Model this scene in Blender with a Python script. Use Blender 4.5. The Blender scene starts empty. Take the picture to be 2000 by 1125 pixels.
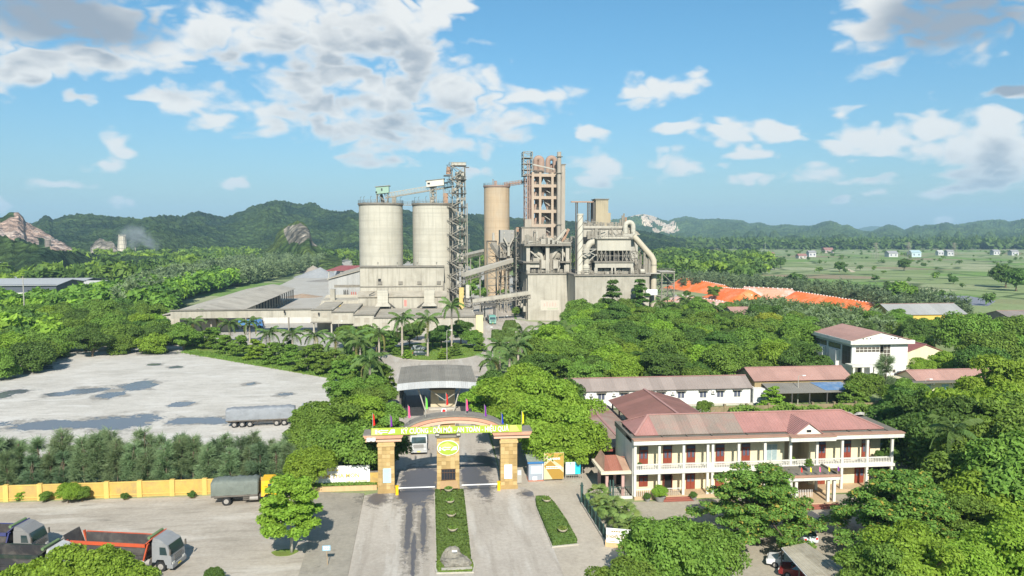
import bpy, math, random
import numpy as np
from mathutils import Vector, Matrix, noise as mnoise
R = math.radians
sc = bpy.context.scene
col = sc.collection

# ------------------------------------------------------------------ camera
CAM_H = 34.0                       # drone height above the ground, metres
FPX = 1500.0                       # focal length in pixels of a 2000 px wide frame
YAW = math.atan(160 / 1500.0)      # looks 6 degrees to the right of the entrance road (+Y)
PITCH = math.atan(107.5 / 1500.0)
cd = bpy.data.cameras.new('camera'); cam = bpy.data.objects.new('camera', cd); col.objects.link(cam)
cam.location = (0, 0, CAM_H); cam.rotation_euler = (math.pi / 2 - PITCH, 0, -YAW)
cd.sensor_width = 36.0; cd.lens = 36.0 * FPX / 2000.0; cd.clip_start = 0.5; cd.clip_end = 40000.0
sc.camera = cam

# ------------------------------------------------------------------ render and view
sc.view_settings.view_transform = 'Standard'; sc.view_settings.look = 'None'
sc.view_settings.exposure = 0.85; sc.view_settings.gamma = 1.0; sc.view_settings.use_curve_mapping = False
sc.render.engine = 'CYCLES'
cy = sc.cycles
cy.use_denoising = True; cy.denoiser = 'OPENIMAGEDENOISE'
cy.use_adaptive_sampling = True; cy.adaptive_threshold = 0.015
cy.max_bounces = 6; cy.diffuse_bounces = 4; cy.glossy_bounces = 2; cy.transmission_bounces = 3
cy.volume_bounces = 0; cy.transparent_max_bounces = 6
cy.caustics_reflective = False; cy.caustics_refractive = False

# ------------------------------------------------------------------ sun and sky
SUN_EL = 36.0
SUN_AZ = 182.0                     # the sun stands behind the camera
sd = bpy.data.lights.new('sun', 'SUN'); sun = bpy.data.objects.new('sun', sd); col.objects.link(sun)
sd.energy = 4.4; sd.angle = R(0.55); sd.color = (1.0, 0.945, 0.86)
to_sun = Vector((math.sin(R(SUN_AZ)) * math.cos(R(SUN_EL)), math.cos(R(SUN_AZ)) * math.cos(R(SUN_EL)), math.sin(R(SUN_EL))))
sun.rotation_euler = to_sun.to_track_quat('Z', 'Y').to_euler(); sun.location = to_sun * 500

def ray(px, py):
    x = (px - 1000) / FPX; y = (562.5 - py) / FPX
    f = (math.sin(YAW) * math.cos(PITCH), math.cos(YAW) * math.cos(PITCH), -math.sin(PITCH))
    r = (math.cos(YAW), -math.sin(YAW), 0)
    u = (math.sin(YAW) * math.sin(PITCH), math.cos(YAW) * math.sin(PITCH), math.cos(PITCH))
    return tuple(f[i] + x * r[i] + y * u[i] for i in range(3))
def G(px, py, z=0.0):              # a point of the ground (height z) surveyed from the photograph
    d = ray(px, py); t = (z - CAM_H) / d[2]; return (d[0] * t, d[1] * t)
def AX(px, Y, py=520):
    d = ray(px, py); return d[0] * Y / d[1]
def AZ(py, Y, px=1000):
    d = ray(px, py); return CAM_H + d[2] * Y / d[1]

class NT:                          # short-hand for node trees
    def __init__(s, tree): s.t = tree; s.n = tree.nodes; s.l = tree.links
    def new(s, kind, **kw):
        n = s.n.new(kind)
        for k, v in kw.items(): setattr(n, k, v)
        return n
    def link(s, a, b): s.l.new(a, b)
    def put(s, sock, v):
        if hasattr(v, 'is_output'): s.l.new(v, sock)
        else: sock.default_value = v
    def math(s, op, a, b=None, c=None, clamp=False):
        n = s.new('ShaderNodeMath', operation=op); n.use_clamp = clamp
        s.put(n.inputs[0], a)
        if b is not None: s.put(n.inputs[1], b)
        if c is not None: s.put(n.inputs[2], c)
        return n.outputs[0]
    def vmath(s, op, a, b=None, c=None):
        n = s.new('ShaderNodeVectorMath', operation=op); s.put(n.inputs[0], a)
        if b is not None: s.put(n.inputs[1], b)
        if c is not None: s.put(n.inputs[2], c)
        return n.outputs['Value'] if op in ('LENGTH', 'DISTANCE', 'DOT_PRODUCT') else n.outputs[0]
    def mix(s, f, a, b, blend='MIX'):
        n = s.new('ShaderNodeMix', data_type='RGBA', blend_type=blend)
        s.put(n.inputs[0], f); s.put(n.inputs[6], a); s.put(n.inputs[7], b); return n.outputs[2]
    def ramp(s, v, lo, hi, a=0.0, b=1.0, smooth=True):
        n = s.new('ShaderNodeMapRange'); n.interpolation_type = 'SMOOTHSTEP' if smooth else 'LINEAR'
        s.put(n.inputs[0], v); s.put(n.inputs[1], lo); s.put(n.inputs[2], hi); s.put(n.inputs[3], a); s.put(n.inputs[4], b)
        return n.outputs[0]
    def noise(s, vec, scale, detail=4, rough=0.55, dist=0.0, col=False):
        n = s.new('ShaderNodeTexNoise'); s.put(n.inputs['Vector'], vec); n.inputs['Scale'].default_value = scale
        n.inputs['Detail'].default_value = detail; n.inputs['Roughness'].default_value = rough; n.inputs['Distortion'].default_value = dist
        return n.outputs['Color' if col else 'Fac']
    def scale(s, vec, sx, sy, sz): return s.vmath('MULTIPLY', vec, (sx, sy, sz))

def c4(c): return (c[0], c[1], c[2], 1.0)

CLOUDS = [  # column, row, half-width, half-height of the lobes of the clouds in view, greyness
 (120,35,235,72,1),(40,130,95,40,0),(160,112,110,30,0),(330,95,130,42,0),(430,50,80,70,0),(560,70,120,95,0),(690,60,150,105,0),(800,90,110,95,0),
 (640,140,140,62,0),(860,25,65,45,0),(875,165,80,72,0),(760,190,150,72,0),(630,205,150,50,0),(345,195,68,28,0),(430,232,72,34,0),(560,236,120,30,0),
 (955,228,85,60,0),(850,268,150,46,0),(760,316,85,24,0),(700,250,120,30,0),(238,288,30,30,0),(205,328,52,20,0),(115,358,60,12,0),(155,190,50,16,0),
 (455,353,42,12,0),(235,405,40,9,0),(1850,40,215,78,1),(1700,45,55,62,0),(1100,180,48,27,0),(1040,192,45,17,0),(1250,172,68,36,0),(1350,165,38,22,0),
 (1165,330,52,40,0),(1290,318,50,36,0),(1355,330,60,20,0),(1420,258,34,25,0),(1460,300,75,13,0),(1530,250,60,18,0),(1700,272,90,30,0),(1800,238,38,30,0),
 (1640,282,38,22,0),(1660,220,24,20,0),(1590,335,70,23,0),(1685,350,80,14,0),(1460,352,45,12,0),(1722,378,34,10,0),(1640,390,20,8,0),(1900,280,110,50,0),
 (1965,305,80,55,0),(1865,365,60,18,0),(1965,355,60,20,0),(1950,178,55,16,1),(1150,262,36,18,0),(940,340,42,16,0),(1340,250,50,14,0),
 (1845,425,26,10,0),(0,385,22,18,0)]
def make_world():
    w = bpy.data.worlds.new('World'); sc.world = w; w.use_nodes = True
    w.cycles.sampling_method = 'MANUAL'; w.cycles.sample_map_resolution = 512
    nt = NT(w.node_tree); nt.n.clear()
    out = nt.new('ShaderNodeOutputWorld'); bg = nt.new('ShaderNodeBackground'); nt.link(bg.outputs[0], out.inputs[0])
    sky = nt.new('ShaderNodeTexSky', sky_type='NISHITA'); sky.sun_disc = False
    sky.sun_elevation = R(SUN_EL); sky.sun_rotation = R(SUN_AZ); sky.altitude = 0; sky.air_density = 1.15; sky.dust_density = 0.7; sky.ozone_density = 1.3
    d = nt.new('ShaderNodeTexCoord').outputs['Generated']
    sep = nt.new('ShaderNodeSeparateXYZ'); nt.link(d, sep.inputs[0])
    az = nt.math('ARCTAN2', sep.outputs[0], sep.outputs[1]); el = nt.math('ARCSINE', sep.outputs[2])
    comb = nt.new('ShaderNodeCombineXYZ'); nt.link(az, comb.inputs[0]); nt.link(el, comb.inputs[1])
    # warp the lookup a little so the lobes get billowed outlines
    p3 = nt.scale(d, 1, 1, 1.9)
    wn = nt.noise(p3, 9.0, 3, 0.6, col=True)
    warp = nt.scale(nt.vmath('SUBTRACT', wn, (0.5, 0.5, 0.5)), 0.075, 0.05, 0.0)
    P = nt.vmath('ADD', comb.outputs[0], warp)
    def field(P, lobes):
        acc = None
        for (cx, cy_, rx, ry) in lobes:
            r = ray(cx, cy_); a = math.atan2(r[0], r[1]); e = math.asin(r[2] / math.sqrt(sum(q * q for q in r)))
            sx = FPX / rx * 0.92 / max(0.75, math.cos(math.atan((cx - 1000) / FPX)) ** 1.5); sy = FPX / ry * 0.95
            q = nt.vmath('MULTIPLY_ADD', P, (sx, sy, 0), (-a * sx, -e * sy, 0))
            L = nt.vmath('LENGTH', q)
            acc = L if acc is None else nt.math('SMOOTH_MIN', acc, L, 0.35)
        return nt.math('SUBTRACT', 1.0, acc)
    lobes = [c[:4] for c in CLOUDS]
    greys = [c[:4] for c in CLOUDS if c[4]]
    def puff(v):                   # cauliflower bulges: inverted cell distance plus fractal noise
        n = nt.noise(v, 12.0, 7, 0.60); q = nt.math('ABSOLUTE', nt.math('SUBTRACT', nt.noise(v, 15.0, 2, 0.55, 0.5), 0.5))
        return nt.math('ADD', nt.math('MULTIPLY', nt.math('SUBTRACT', q, 0.085), 3.2), nt.math('MULTIPLY', nt.math('SUBTRACT', n, 0.5), 2.0))
    n1 = puff(p3)
    # the same kind of broken cumulus goes on all round the horizon and overhead
    gen = nt.noise(nt.scale(d, 1, 1, 2.6), 3.1, 5, 0.55)
    out_front = nt.ramp(nt.math('ABSOLUTE', nt.math('SUBTRACT', az, YAW)), 0.60, 0.75)
    out_front = nt.math('MAXIMUM', out_front, nt.ramp(el, 0.40, 0.55))
    genf = nt.math('SUBTRACT', nt.math('MULTIPLY', nt.math('SUBTRACT', gen, 0.56), 9.0), nt.math('MULTIPLY', nt.math('SUBTRACT', 1.0, out_front), 6.0))
    f0 = nt.math('MINIMUM', nt.math('MAXIMUM', field(P, lobes), genf), 0.85)
    dens = nt.math('ADD', f0, n1)
    alpha = nt.math('MULTIPLY', nt.ramp(dens, -0.03, 0.60), 0.97)
    # self shade: cloud above this point means less light here
    P2 = nt.vmath('ADD', P, (-0.006, 0.034, 0))
    f1 = nt.math('MINIMUM', nt.math('MAXIMUM', field(P2, [c for c in lobes if c[2]*c[3] > 1300]), genf), 0.85)
    n2 = puff(nt.vmath('ADD', p3, (0.0, 0.0, 0.055)))
    above = nt.math('ADD', f1, nt.math('MULTIPLY', n2, 0.8))
    shade = nt.math('MULTIPLY', nt.ramp(above, 0.0, 1.15), nt.ramp(dens, 0.15, 0.9))
    shade = nt.math('MAXIMUM', nt.math('MULTIPLY', shade, 0.9), nt.math('MULTIPLY', nt.ramp(field(P, greys), 0.05, 0.6), 0.98))
    K = 1 / 0.060                  # the background runs at strength 0.060
    cc = nt.mix(shade, c4((0.52 * K, 0.52 * K, 0.505 * K)), c4((0.185 * K, 0.215 * K, 0.255 * K)))
    low = nt.ramp(el, 0.0, 0.10, 0.25, 0.0)
    skyc = nt.mix(1.0, sky.outputs[0], nt.mix(nt.ramp(el, 0.0, 0.30), c4((0.60, 0.84, 1.06)), c4((0.50, 0.96, 1.17))), 'MULTIPLY')
    cc = nt.mix(low, cc, skyc)
    nt.link(nt.mix(alpha, skyc, cc), bg.inputs[0]); bg.inputs[1].default_value = 0.060
make_world()

# ------------------------------------------------------------------ helpers
XF = {}                            # world placement (location, rotation z) of things, for parts given in world coordinates
class MB:
    """collects vertices and faces; build() links them as one mesh object"""
    def __init__(s): s.v = []; s.f = []
    def add(s, vs, fs):
        b = len(s.v); s.v += [tuple(v) for v in vs]; s.f += [tuple(i + b for i in f) for f in fs]; return s
    def box(s, x0, x1, y0, y1, z0, z1):
        return s.add([(x0,y0,z0),(x1,y0,z0),(x1,y1,z0),(x0,y1,z0),(x0,y0,z1),(x1,y0,z1),(x1,y1,z1),(x0,y1,z1)],
                     [(0,3,2,1),(4,5,6,7),(0,1,5,4),(1,2,6,5),(2,3,7,6),(3,0,4,7)])
    def prism(s, poly, z0, z1):
        n = len(poly); a = sum(poly[i][0]*poly[(i+1)%n][1]-poly[(i+1)%n][0]*poly[i][1] for i in range(n))
        if a < 0: poly = poly[::-1]
        vs = [(p[0],p[1],z0) for p in poly] + [(p[0],p[1],z1) for p in poly]
        return s.add(vs, [tuple(range(n-1,-1,-1)), tuple(range(n,2*n))] + [(i,(i+1)%n,n+(i+1)%n,n+i) for i in range(n)])
    def extr(s, poly, axis, a0, a1):   # profile (u, z) pushed along x ('x': u is y) or y ('y': u is x)
        n = len(poly); a = sum(poly[i][0]*poly[(i+1)%n][1]-poly[(i+1)%n][0]*poly[i][1] for i in range(n))
        if a < 0: poly = poly[::-1]
        P = (lambda u,z,t: (t,u,z)) if axis == 'x' else (lambda u,z,t: (u,t,z))
        vs = [P(u,z,a0) for u,z in poly] + [P(u,z,a1) for u,z in poly]
        fs = [tuple(range(n-1,-1,-1)), tuple(range(n,2*n))] + [(i,(i+1)%n,n+(i+1)%n,n+i) for i in range(n)]
        if axis == 'y': fs = [f[::-1] for f in fs]
        return s.add(vs, fs)
    def cyl(s, p0, p1, r0, r1=None, n=12, caps=True):
        r1 = r0 if r1 is None else r1; p0 = Vector(p0); p1 = Vector(p1); d = (p1-p0).normalized()
        a = d.orthogonal().normalized() if abs(d.z) < 0.999 else Vector((1,0,0)); b = d.cross(a)
        vs = [p0+(a*math.cos(2*math.pi*i/n)+b*math.sin(2*math.pi*i/n))*r0 for i in range(n)] + [p1+(a*math.cos(2*math.pi*i/n)+b*math.sin(2*math.pi*i/n))*r1 for i in range(n)]
        fs = [(i,(i+1)%n,n+(i+1)%n,n+i) for i in range(n)]
        if caps: fs += [tuple(range(n-1,-1,-1)), tuple(range(n,2*n))]
        return s.add(vs, fs)
    def tube(s, pts, r, n=8, caps=True):
        pts = [Vector(p) for p in pts]; rs = r if isinstance(r,(list,tuple)) else [r]*len(pts); vs = []; prev = None
        for i,p in enumerate(pts):
            d = (pts[min(i+1,len(pts)-1)]-pts[max(i-1,0)]).normalized()
            if prev is None: a = d.orthogonal().normalized()
            else:
                a = prev-d*prev.dot(d); a = a.normalized() if a.length > 1e-4 else d.orthogonal().normalized()
            prev = a; b = d.cross(a)
            vs += [p+(a*math.cos(2*math.pi*k/n)+b*math.sin(2*math.pi*k/n))*rs[i] for k in range(n)]
        fs = [(i*n+k, i*n+(k+1)%n, (i+1)*n+(k+1)%n, (i+1)*n+k) for i in range(len(pts)-1) for k in range(n)]
        if caps: fs += [tuple(range(n-1,-1,-1)), tuple(range((len(pts)-1)*n, len(pts)*n))]
        return s.add(vs, fs)
    def bar(s, p0, p1, w, h=None):     # square-section beam
        h = w if h is None else h; p0 = Vector(p0); p1 = Vector(p1); d = (p1-p0).normalized()
        a = d.cross(Vector((0,0,1))); a = a.normalized() if a.length > 1e-3 else Vector((1,0,0)); b = a.cross(d)
        vs = []
        for p in (p0,p1): vs += [p-a*w/2-b*h/2, p+a*w/2-b*h/2, p+a*w/2+b*h/2, p-a*w/2+b*h/2]
        return s.add(vs, [(3,2,1,0),(4,5,6,7),(0,1,5,4),(1,2,6,5),(2,3,7,6),(3,0,4,7)])
    def lathe(s, prof, cx=0, cy=0, n=16, z=0):
        m = len(prof); vs = [(cx+r*math.cos(2*math.pi*k/n), cy+r*math.sin(2*math.pi*k/n), z+h) for r,h in prof for k in range(n)]
        fs = [(i*n+k, i*n+(k+1)%n, (i+1)*n+(k+1)%n, (i+1)*n+k) for i in range(m-1) for k in range(n)]
        fs += [tuple(range(n-1,-1,-1)), tuple(range((m-1)*n, m*n))]
        return s.add(vs, fs)
    def poly(s, pts): return s.add(pts, [tuple(range(len(pts)))])
    def slab(s, quad, t):               # a thin sloping panel: four corners, thickness downwards
        q = [Vector(p) for p in quad]; nrm = (q[1]-q[0]).cross(q[2]-q[0]).normalized()
        if nrm.z < 0: q = q[::-1]; nrm = -nrm
        lo = [p-nrm*t for p in q]; n = len(q)
        return s.add(q+lo, [tuple(range(n)), tuple(range(2*n-1,n-1,-1))] + [(i,n+i,n+(i+1)%n,(i+1)%n) for i in range(n)])
    def truss(s, p0, p1, w, h, bays, t):  # a box lattice beam
        p0 = Vector(p0); p1 = Vector(p1); d = (p1-p0); a = d.normalized().cross(Vector((0,0,1)))
        a = a.normalized() if a.length > 1e-3 else Vector((1,0,0)); b = a.cross(d.normalized())
        c = [a*w/2+b*h/2, a*-w/2+b*h/2, a*-w/2-b*h/2, a*w/2-b*h/2]
        for k in c: s.bar(p0+k, p1+k, t)
        for i in range(bays):
            q0 = p0+d*(i/bays); q1 = p0+d*((i+1)/bays)
            for k in range(4):
                s.bar(q0+c[k], q0+c[(k+1)%4], t*0.8)
                s.bar(q0+c[k], q1+c[(k+1)%4], t*0.7)
        for k in range(4): s.bar(p1+c[k], p1+c[(k+1)%4], t*0.8)
        return s
    def rail(s, pts, z, h=1.1, t=0.06, step=2.0):   # handrail along points at height z
        for i in range(len(pts)-1):
            a = Vector((*pts[i][:2], z)); b = Vector((*pts[i+1][:2], z)); L = (b-a).length; n = max(1,int(L/step))
            for k in range(n+1):
                p = a+(b-a)*(k/n); s.bar(p, p+Vector((0,0,h)), t)
            for hh in (h, h*0.5): s.bar(a+Vector((0,0,hh)), b+Vector((0,0,hh)), t)
        return s
    def mesh(s, name):
        me = bpy.data.meshes.new(name); me.from_pydata(s.v, [], s.f); me.update(); return me
    def build(s, name, mat, parent=None, smooth=False, local=False):
        vs = s.v
        if parent is not None and not local and parent.name in XF:
            (lx,ly,lz), rz = XF[parent.name]; c, q = math.cos(-rz), math.sin(-rz)
            vs = [((x-lx)*c-(y-ly)*q, (x-lx)*q+(y-ly)*c, z-lz) for x,y,z in vs]
        me = bpy.data.meshes.new(name); me.from_pydata(vs, [], s.f); me.update()
        if mat is not None: me.materials.append(mat)
        if smooth: me.shade_smooth()
        o = bpy.data.objects.new(name, me); col.objects.link(o)
        if parent is not None:
            o.parent = parent
            if parent.name in XF: XF[o.name] = XF[parent.name]
        return o
def smooth_angle(o, deg=40):
    me = o.data; me.shade_smooth()
    try: me.set_sharp_from_angle(angle=R(deg))
    except Exception: pass
    return o
def tag(o, label=None, cat=None, group=None, kind=None):
    if label: o['label'] = label
    if cat: o['category'] = cat
    if group: o['group'] = group
    if kind: o['kind'] = kind
    return o
def thing(name, label, cat, loc=(0,0,0), rz=0.0, group=None):
    o = bpy.data.objects.new(name, None); col.objects.link(o); o.location = loc; o.rotation_euler = (0,0,rz); o.empty_display_size = 0.5
    XF[o.name] = (tuple(loc), rz); return tag(o, label, cat, group)
def struct(name, mb, mat): return tag(mb.build(name, mat), kind='structure')
def inst(name, mesh, parent, loc=(0,0,0), rot=(0,0,0), scl=(1,1,1)):   # another piece that shares a mesh (local coordinates)
    o = bpy.data.objects.new(name, mesh); col.objects.link(o); o.parent = parent; o.location = loc; o.rotation_euler = rot; o.scale = scl; return o
def copy_tree(o, parent=None):
    c = o.copy(); col.objects.link(c)
    if parent is not None: c.parent = parent
    for ch in o.children: copy_tree(ch, c)
    return c

# ------------------------------------------------------------------ materials
MATS = {}
def mat(name, color, rough=0.75, var=0.12, scale=0.6, dirt=None, dirt_amt=0.0, dirt_scale=0.25, streak=0.0, streak_col=None, bump=0.0, bump_scale=3.0,
        corr=None, metal=0.0, spec=0.3, obj=False, rings=0.0, gloss_var=0.0):
    if name in MATS: return MATS[name]
    m = bpy.data.materials.new(name); m.use_nodes = True; nt = NT(m.node_tree); bs = nt.n['Principled BSDF']
    P = nt.new('ShaderNodeTexCoord').outputs['Object'] if obj else nt.new('ShaderNodeNewGeometry').outputs['Position']
    n = nt.noise(P, scale, 6, 0.6)
    v = nt.math('ADD', 1.0, nt.math('MULTIPLY', nt.math('SUBTRACT', n, 0.5), var * 3.2))
    fine = nt.noise(P, scale * 9, 3, 0.6)
    v = nt.math('MULTIPLY', v, nt.math('ADD', 1.0, nt.math('MULTIPLY', nt.math('SUBTRACT', fine, 0.5), var * 1.6)))
    c = nt.mix(1.0, c4(color), v, 'MULTIPLY')
    if dirt is not None and dirt_amt > 0:
        dn = nt.noise(P, dirt_scale, 7, 0.65, 0.5)
        c = nt.mix(nt.math('MULTIPLY', nt.ramp(dn, 0.42, 0.68), dirt_amt), c, c4(dirt))
    if streak > 0:
        sn = nt.noise(nt.scale(P, 1.0, 1.0, 0.055), 1.1, 6, 0.62)
        sn2 = nt.noise(nt.scale(P, 1.0, 1.0, 0.03), 3.4, 3, 0.6)
        f = nt.ramp(nt.math('ADD', nt.math('MULTIPLY', sn, 0.65), nt.math('MULTIPLY', sn2, 0.35)), 0.46, 0.66)
        c = nt.mix(nt.math('MULTIPLY', f, streak), c, c4(streak_col or tuple(q * 0.55 for q in color)))
    h = None
    if rings > 0:
        sp = nt.new('ShaderNodeSeparateXYZ'); nt.link(P, sp.inputs[0])
        rn = nt.noise(nt.scale(P, 0.02, 0.02, 1.0), 0.9, 3, 0.7)
        c = nt.mix(nt.math('MULTIPLY', nt.ramp(rn, 0.48, 0.62), rings), c, c4(tuple(q * 0.72 for q in color)))
    if corr:
        axis, sp_ = corr; sp = nt.new('ShaderNodeSeparateXYZ'); nt.link(P, sp.inputs[0])
        a = sp.outputs['XYZ'.index(axis)]
        h = nt.math('SINE', nt.math('MULTIPLY', a, 2 * math.pi / sp_))
        sheet = nt.new('ShaderNodeTexWhiteNoise'); sheet.noise_dimensions = '1D'; nt.link(nt.math('FLOOR', nt.math('DIVIDE', a, sp_ * 4)), sheet.inputs['W'])
        c = nt.mix(1.0, c, nt.math('ADD', 0.88, nt.math('MULTIPLY', sheet.outputs['Value'], 0.2)), 'MULTIPLY')
        h = nt.math('MULTIPLY', h, 0.05)
    nt.link(c, bs.inputs['Base Color'])
    bs.inputs['Roughness'].default_value = rough; bs.inputs['Metallic'].default_value = metal; bs.inputs['Specular IOR Level'].default_value = spec
    if bump > 0 or h is not None:
        b = nt.new('ShaderNodeBump'); b.inputs['Strength'].default_value = 0.8; b.inputs['Distance'].default_value = 1.0
        bn = nt.math('MULTIPLY', nt.noise(P, bump_scale, 5, 0.6), bump) if bump > 0 else None
        hh = bn if h is None else (h if bn is None else nt.math('ADD', h, bn))
        nt.link(hh, b.inputs['Height']); nt.link(b.outputs[0], bs.inputs['Normal'])
    MATS[name] = m; return m
def glass_mat(name, color, rough=0.08):
    if name in MATS: return MATS[name]
    m = mat(name, color, rough, 0.1, 0.8, spec=0.9); return m
def leaf_mat(name, color, hue=0.03, val=0.35, trans=0.28, warm=None):
    m = bpy.data.materials.new(name); m.use_nodes = True; nt = NT(m.node_tree); bs = nt.n['Principled BSDF']; out = nt.n['Material Output']
    g = nt.new('ShaderNodeNewGeometry'); oi = nt.new('ShaderNodeObjectInfo')
    isl = g.outputs['Random Per Island']
    n = nt.noise(g.outputs['Position'], 0.45, 3, 0.5)
    hs = nt.new('ShaderNodeHueSaturation')
    hv = nt.math('ADD', 0.5, nt.math('ADD', nt.math('MULTIPLY', nt.math('SUBTRACT', oi.outputs['Random'], 0.5), hue), nt.math('MULTIPLY', nt.math('SUBTRACT', n, 0.5), hue * 1.2)))
    nt.link(hv, hs.inputs['Hue'])
    vv = nt.math('ADD', 1.0 - val * 0.5, nt.math('MULTIPLY', isl, val))
    vv = nt.math('MULTIPLY', vv, nt.math('ADD', 0.86, nt.math('MULTIPLY', oi.outputs['Random'], 0.28)))
    nt.link(vv, hs.inputs['Value'])
    base = c4(color)
    if warm:
        base = nt.mix(nt.ramp(isl, 0.90, 0.97), c4(color), c4(warm)); nt.link(base, hs.inputs['Color'])
    else: hs.inputs['Color'].default_value = base
    nt.link(hs.outputs[0], bs.inputs['Base Color']); bs.inputs['Roughness'].default_value = 0.62; bs.inputs['Specular IOR Level'].default_value = 0.2
    tr = nt.new('ShaderNodeBsdfTranslucent')
    nt.link(nt.mix(1.0, hs.outputs[0], c4((1.25, 1.3, 0.5)), 'MULTIPLY'), tr.inputs['Color'])
    mx = nt.new('ShaderNodeMixShader'); mx.inputs[0].default_value = trans
    nt.link(bs.outputs[0], mx.inputs[1]); nt.link(tr.outputs[0], mx.inputs[2]); nt.link(mx.outputs[0], out.inputs[0])
    MATS[name] = m; return m

CONC = mat('weathered concrete', (0.40, 0.372, 0.305), 0.85, 0.10, 0.25, dirt=(0.25, 0.228, 0.18), dirt_amt=0.55, dirt_scale=0.12, streak=0.6, streak_col=(0.22, 0.20, 0.16), bump=0.02)
CONC_L = mat('pale silo concrete', (0.46, 0.435, 0.36), 0.85, 0.06, 0.12, dirt=(0.36, 0.33, 0.26), dirt_amt=0.45, dirt_scale=0.08, streak=0.5, streak_col=(0.30, 0.275, 0.215), rings=0.45)
CONC_D = mat('dark stained concrete', (0.22, 0.20, 0.165), 0.9, 0.2, 0.4, dirt=(0.11, 0.10, 0.085), dirt_amt=0.6, dirt_scale=0.4)
DUST_ROOF = mat('dusty cement roof', (0.36, 0.325, 0.26), 0.9, 0.18, 0.3, dirt=(0.22, 0.195, 0.15), dirt_amt=0.6, dirt_scale=0.18)
STEEL = mat('dusty grey steel', (0.235, 0.215, 0.175), 0.75, 0.2, 1.2)
STEEL_D = mat('dark steel', (0.085, 0.08, 0.07), 0.7, 0.2, 1.5)
STEEL_L = mat('dusty pale steel', (0.37, 0.35, 0.295), 0.7, 0.14, 0.8, streak=0.35)
RUST = mat('rusty dusty steel', (0.34, 0.215, 0.145), 0.85, 0.25, 1.0)

# ------------------------------------------------------------------ ground, roads, yards
def pos_nodes(m):
    m.use_nodes = True; nt = NT(m.node_tree); return nt, nt.n['Principled BSDF'], nt.new('ShaderNodeNewGeometry').outputs['Position']
def ellipses(nt, P, els, amp, nscale, edge=0.12, detail=6):
    """0..1 mask of stains: world ellipses (x, y, rx, ry) with ragged outlines"""
    n = nt.noise(P, nscale, detail, 0.62); acc = None
    for x, y, rx, ry in els:
        L = nt.vmath('LENGTH', nt.vmath('MULTIPLY_ADD', P, (1/rx, 1/ry, 0), (-x/rx, -y/ry, 0)))
        acc = L if acc is None else nt.math('MINIMUM', acc, L)
    n2 = nt.noise(P, nscale*5, 4, 0.7)
    f = nt.math('ADD', nt.math('SUBTRACT', 1.0, acc), nt.math('ADD', nt.math('MULTIPLY', nt.math('SUBTRACT', n, 0.5), amp*1.7), nt.math('MULTIPLY', nt.math('SUBTRACT', n2, 0.5), amp*0.8)))
    return nt.ramp(f, 0.0, edge)
def px_el(px, py, rx, ry):           # stain seen at a place of the photograph -> ellipse on the ground
    x, y = G(px, py); x1, _ = G(px+rx, py); _, y1 = G(px, py-ry); return (x, y, abs(x1-x), max(0.4, abs(y1-y)))

def ground_mat():
    m = bpy.data.materials.new('fields and earth'); nt, bs, P = pos_nodes(m)
    wp = nt.vmath('ADD', P, nt.scale(nt.noise(P, 0.01, 3, 0.5, col=True), 25, 25, 0))
    vo = nt.new('ShaderNodeTexVoronoi'); vo.distance = 'CHEBYCHEV'; nt.link(nt.scale(wp, 1.0, 1.0, 0), vo.inputs['Vector']); vo.inputs['Scale'].default_value = 0.016; vo.inputs['Randomness'].default_value = 0.8
    sp = nt.new('ShaderNodeSeparateColor'); nt.link(vo.outputs['Color'], sp.inputs[0])
    a = nt.mix(sp.outputs[0], c4((0.18, 0.245, 0.085)), c4((0.31, 0.325, 0.19)))
    a = nt.mix(nt.ramp(sp.outputs[1], 0.68, 0.8), a, c4((0.15, 0.25, 0.06)))
    a = nt.mix(nt.ramp(sp.outputs[2], 0.86, 0.92), a, c4((0.26, 0.21, 0.13)))
    ve = nt.new('ShaderNodeTexVoronoi'); ve.feature = 'DISTANCE_TO_EDGE'; nt.link(nt.scale(wp, 1.0, 1.6, 0), ve.inputs['Vector']); ve.inputs['Scale'].default_value = 0.011
    rows = nt.math('SINE', nt.math('MULTIPLY', nt.noise(nt.scale(P, 0.2, 1.0, 0), 0.8, 2, 0.5), 30))
    n = nt.noise(P, 0.05, 7, 0.65); n2 = nt.noise(P, 0.6, 4, 0.6)
    a = nt.mix(nt.math('MULTIPLY', nt.ramp(n, 0.50, 0.7), 0.5), a, c4((0.11, 0.165, 0.05)))
    a = nt.mix(1.0, a, nt.math('ADD', 0.6, nt.math('MULTIPLY', n2, 0.8)), 'MULTIPLY')
    a = nt.mix(nt.ramp(rows, 0.3, 1.0, 0.0, 0.25), a, c4((0.19, 0.17, 0.12)))
    a = nt.mix(nt.ramp(ve.outputs['Distance'], 0.015, 0.05, 0.85, 0.0), a, c4((0.055, 0.085, 0.03)))
    nt.link(a, bs.inputs['Base Color']); bs.inputs['Roughness'].default_value = 0.95; bs.inputs['Specular IOR Level'].default_value = 0.1
    return m
struct('ground', MB().poly([(-9000,-600,0),(9500,-600,0),(9500,11800,0),(-9000,11800,0)]), ground_mat())

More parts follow.
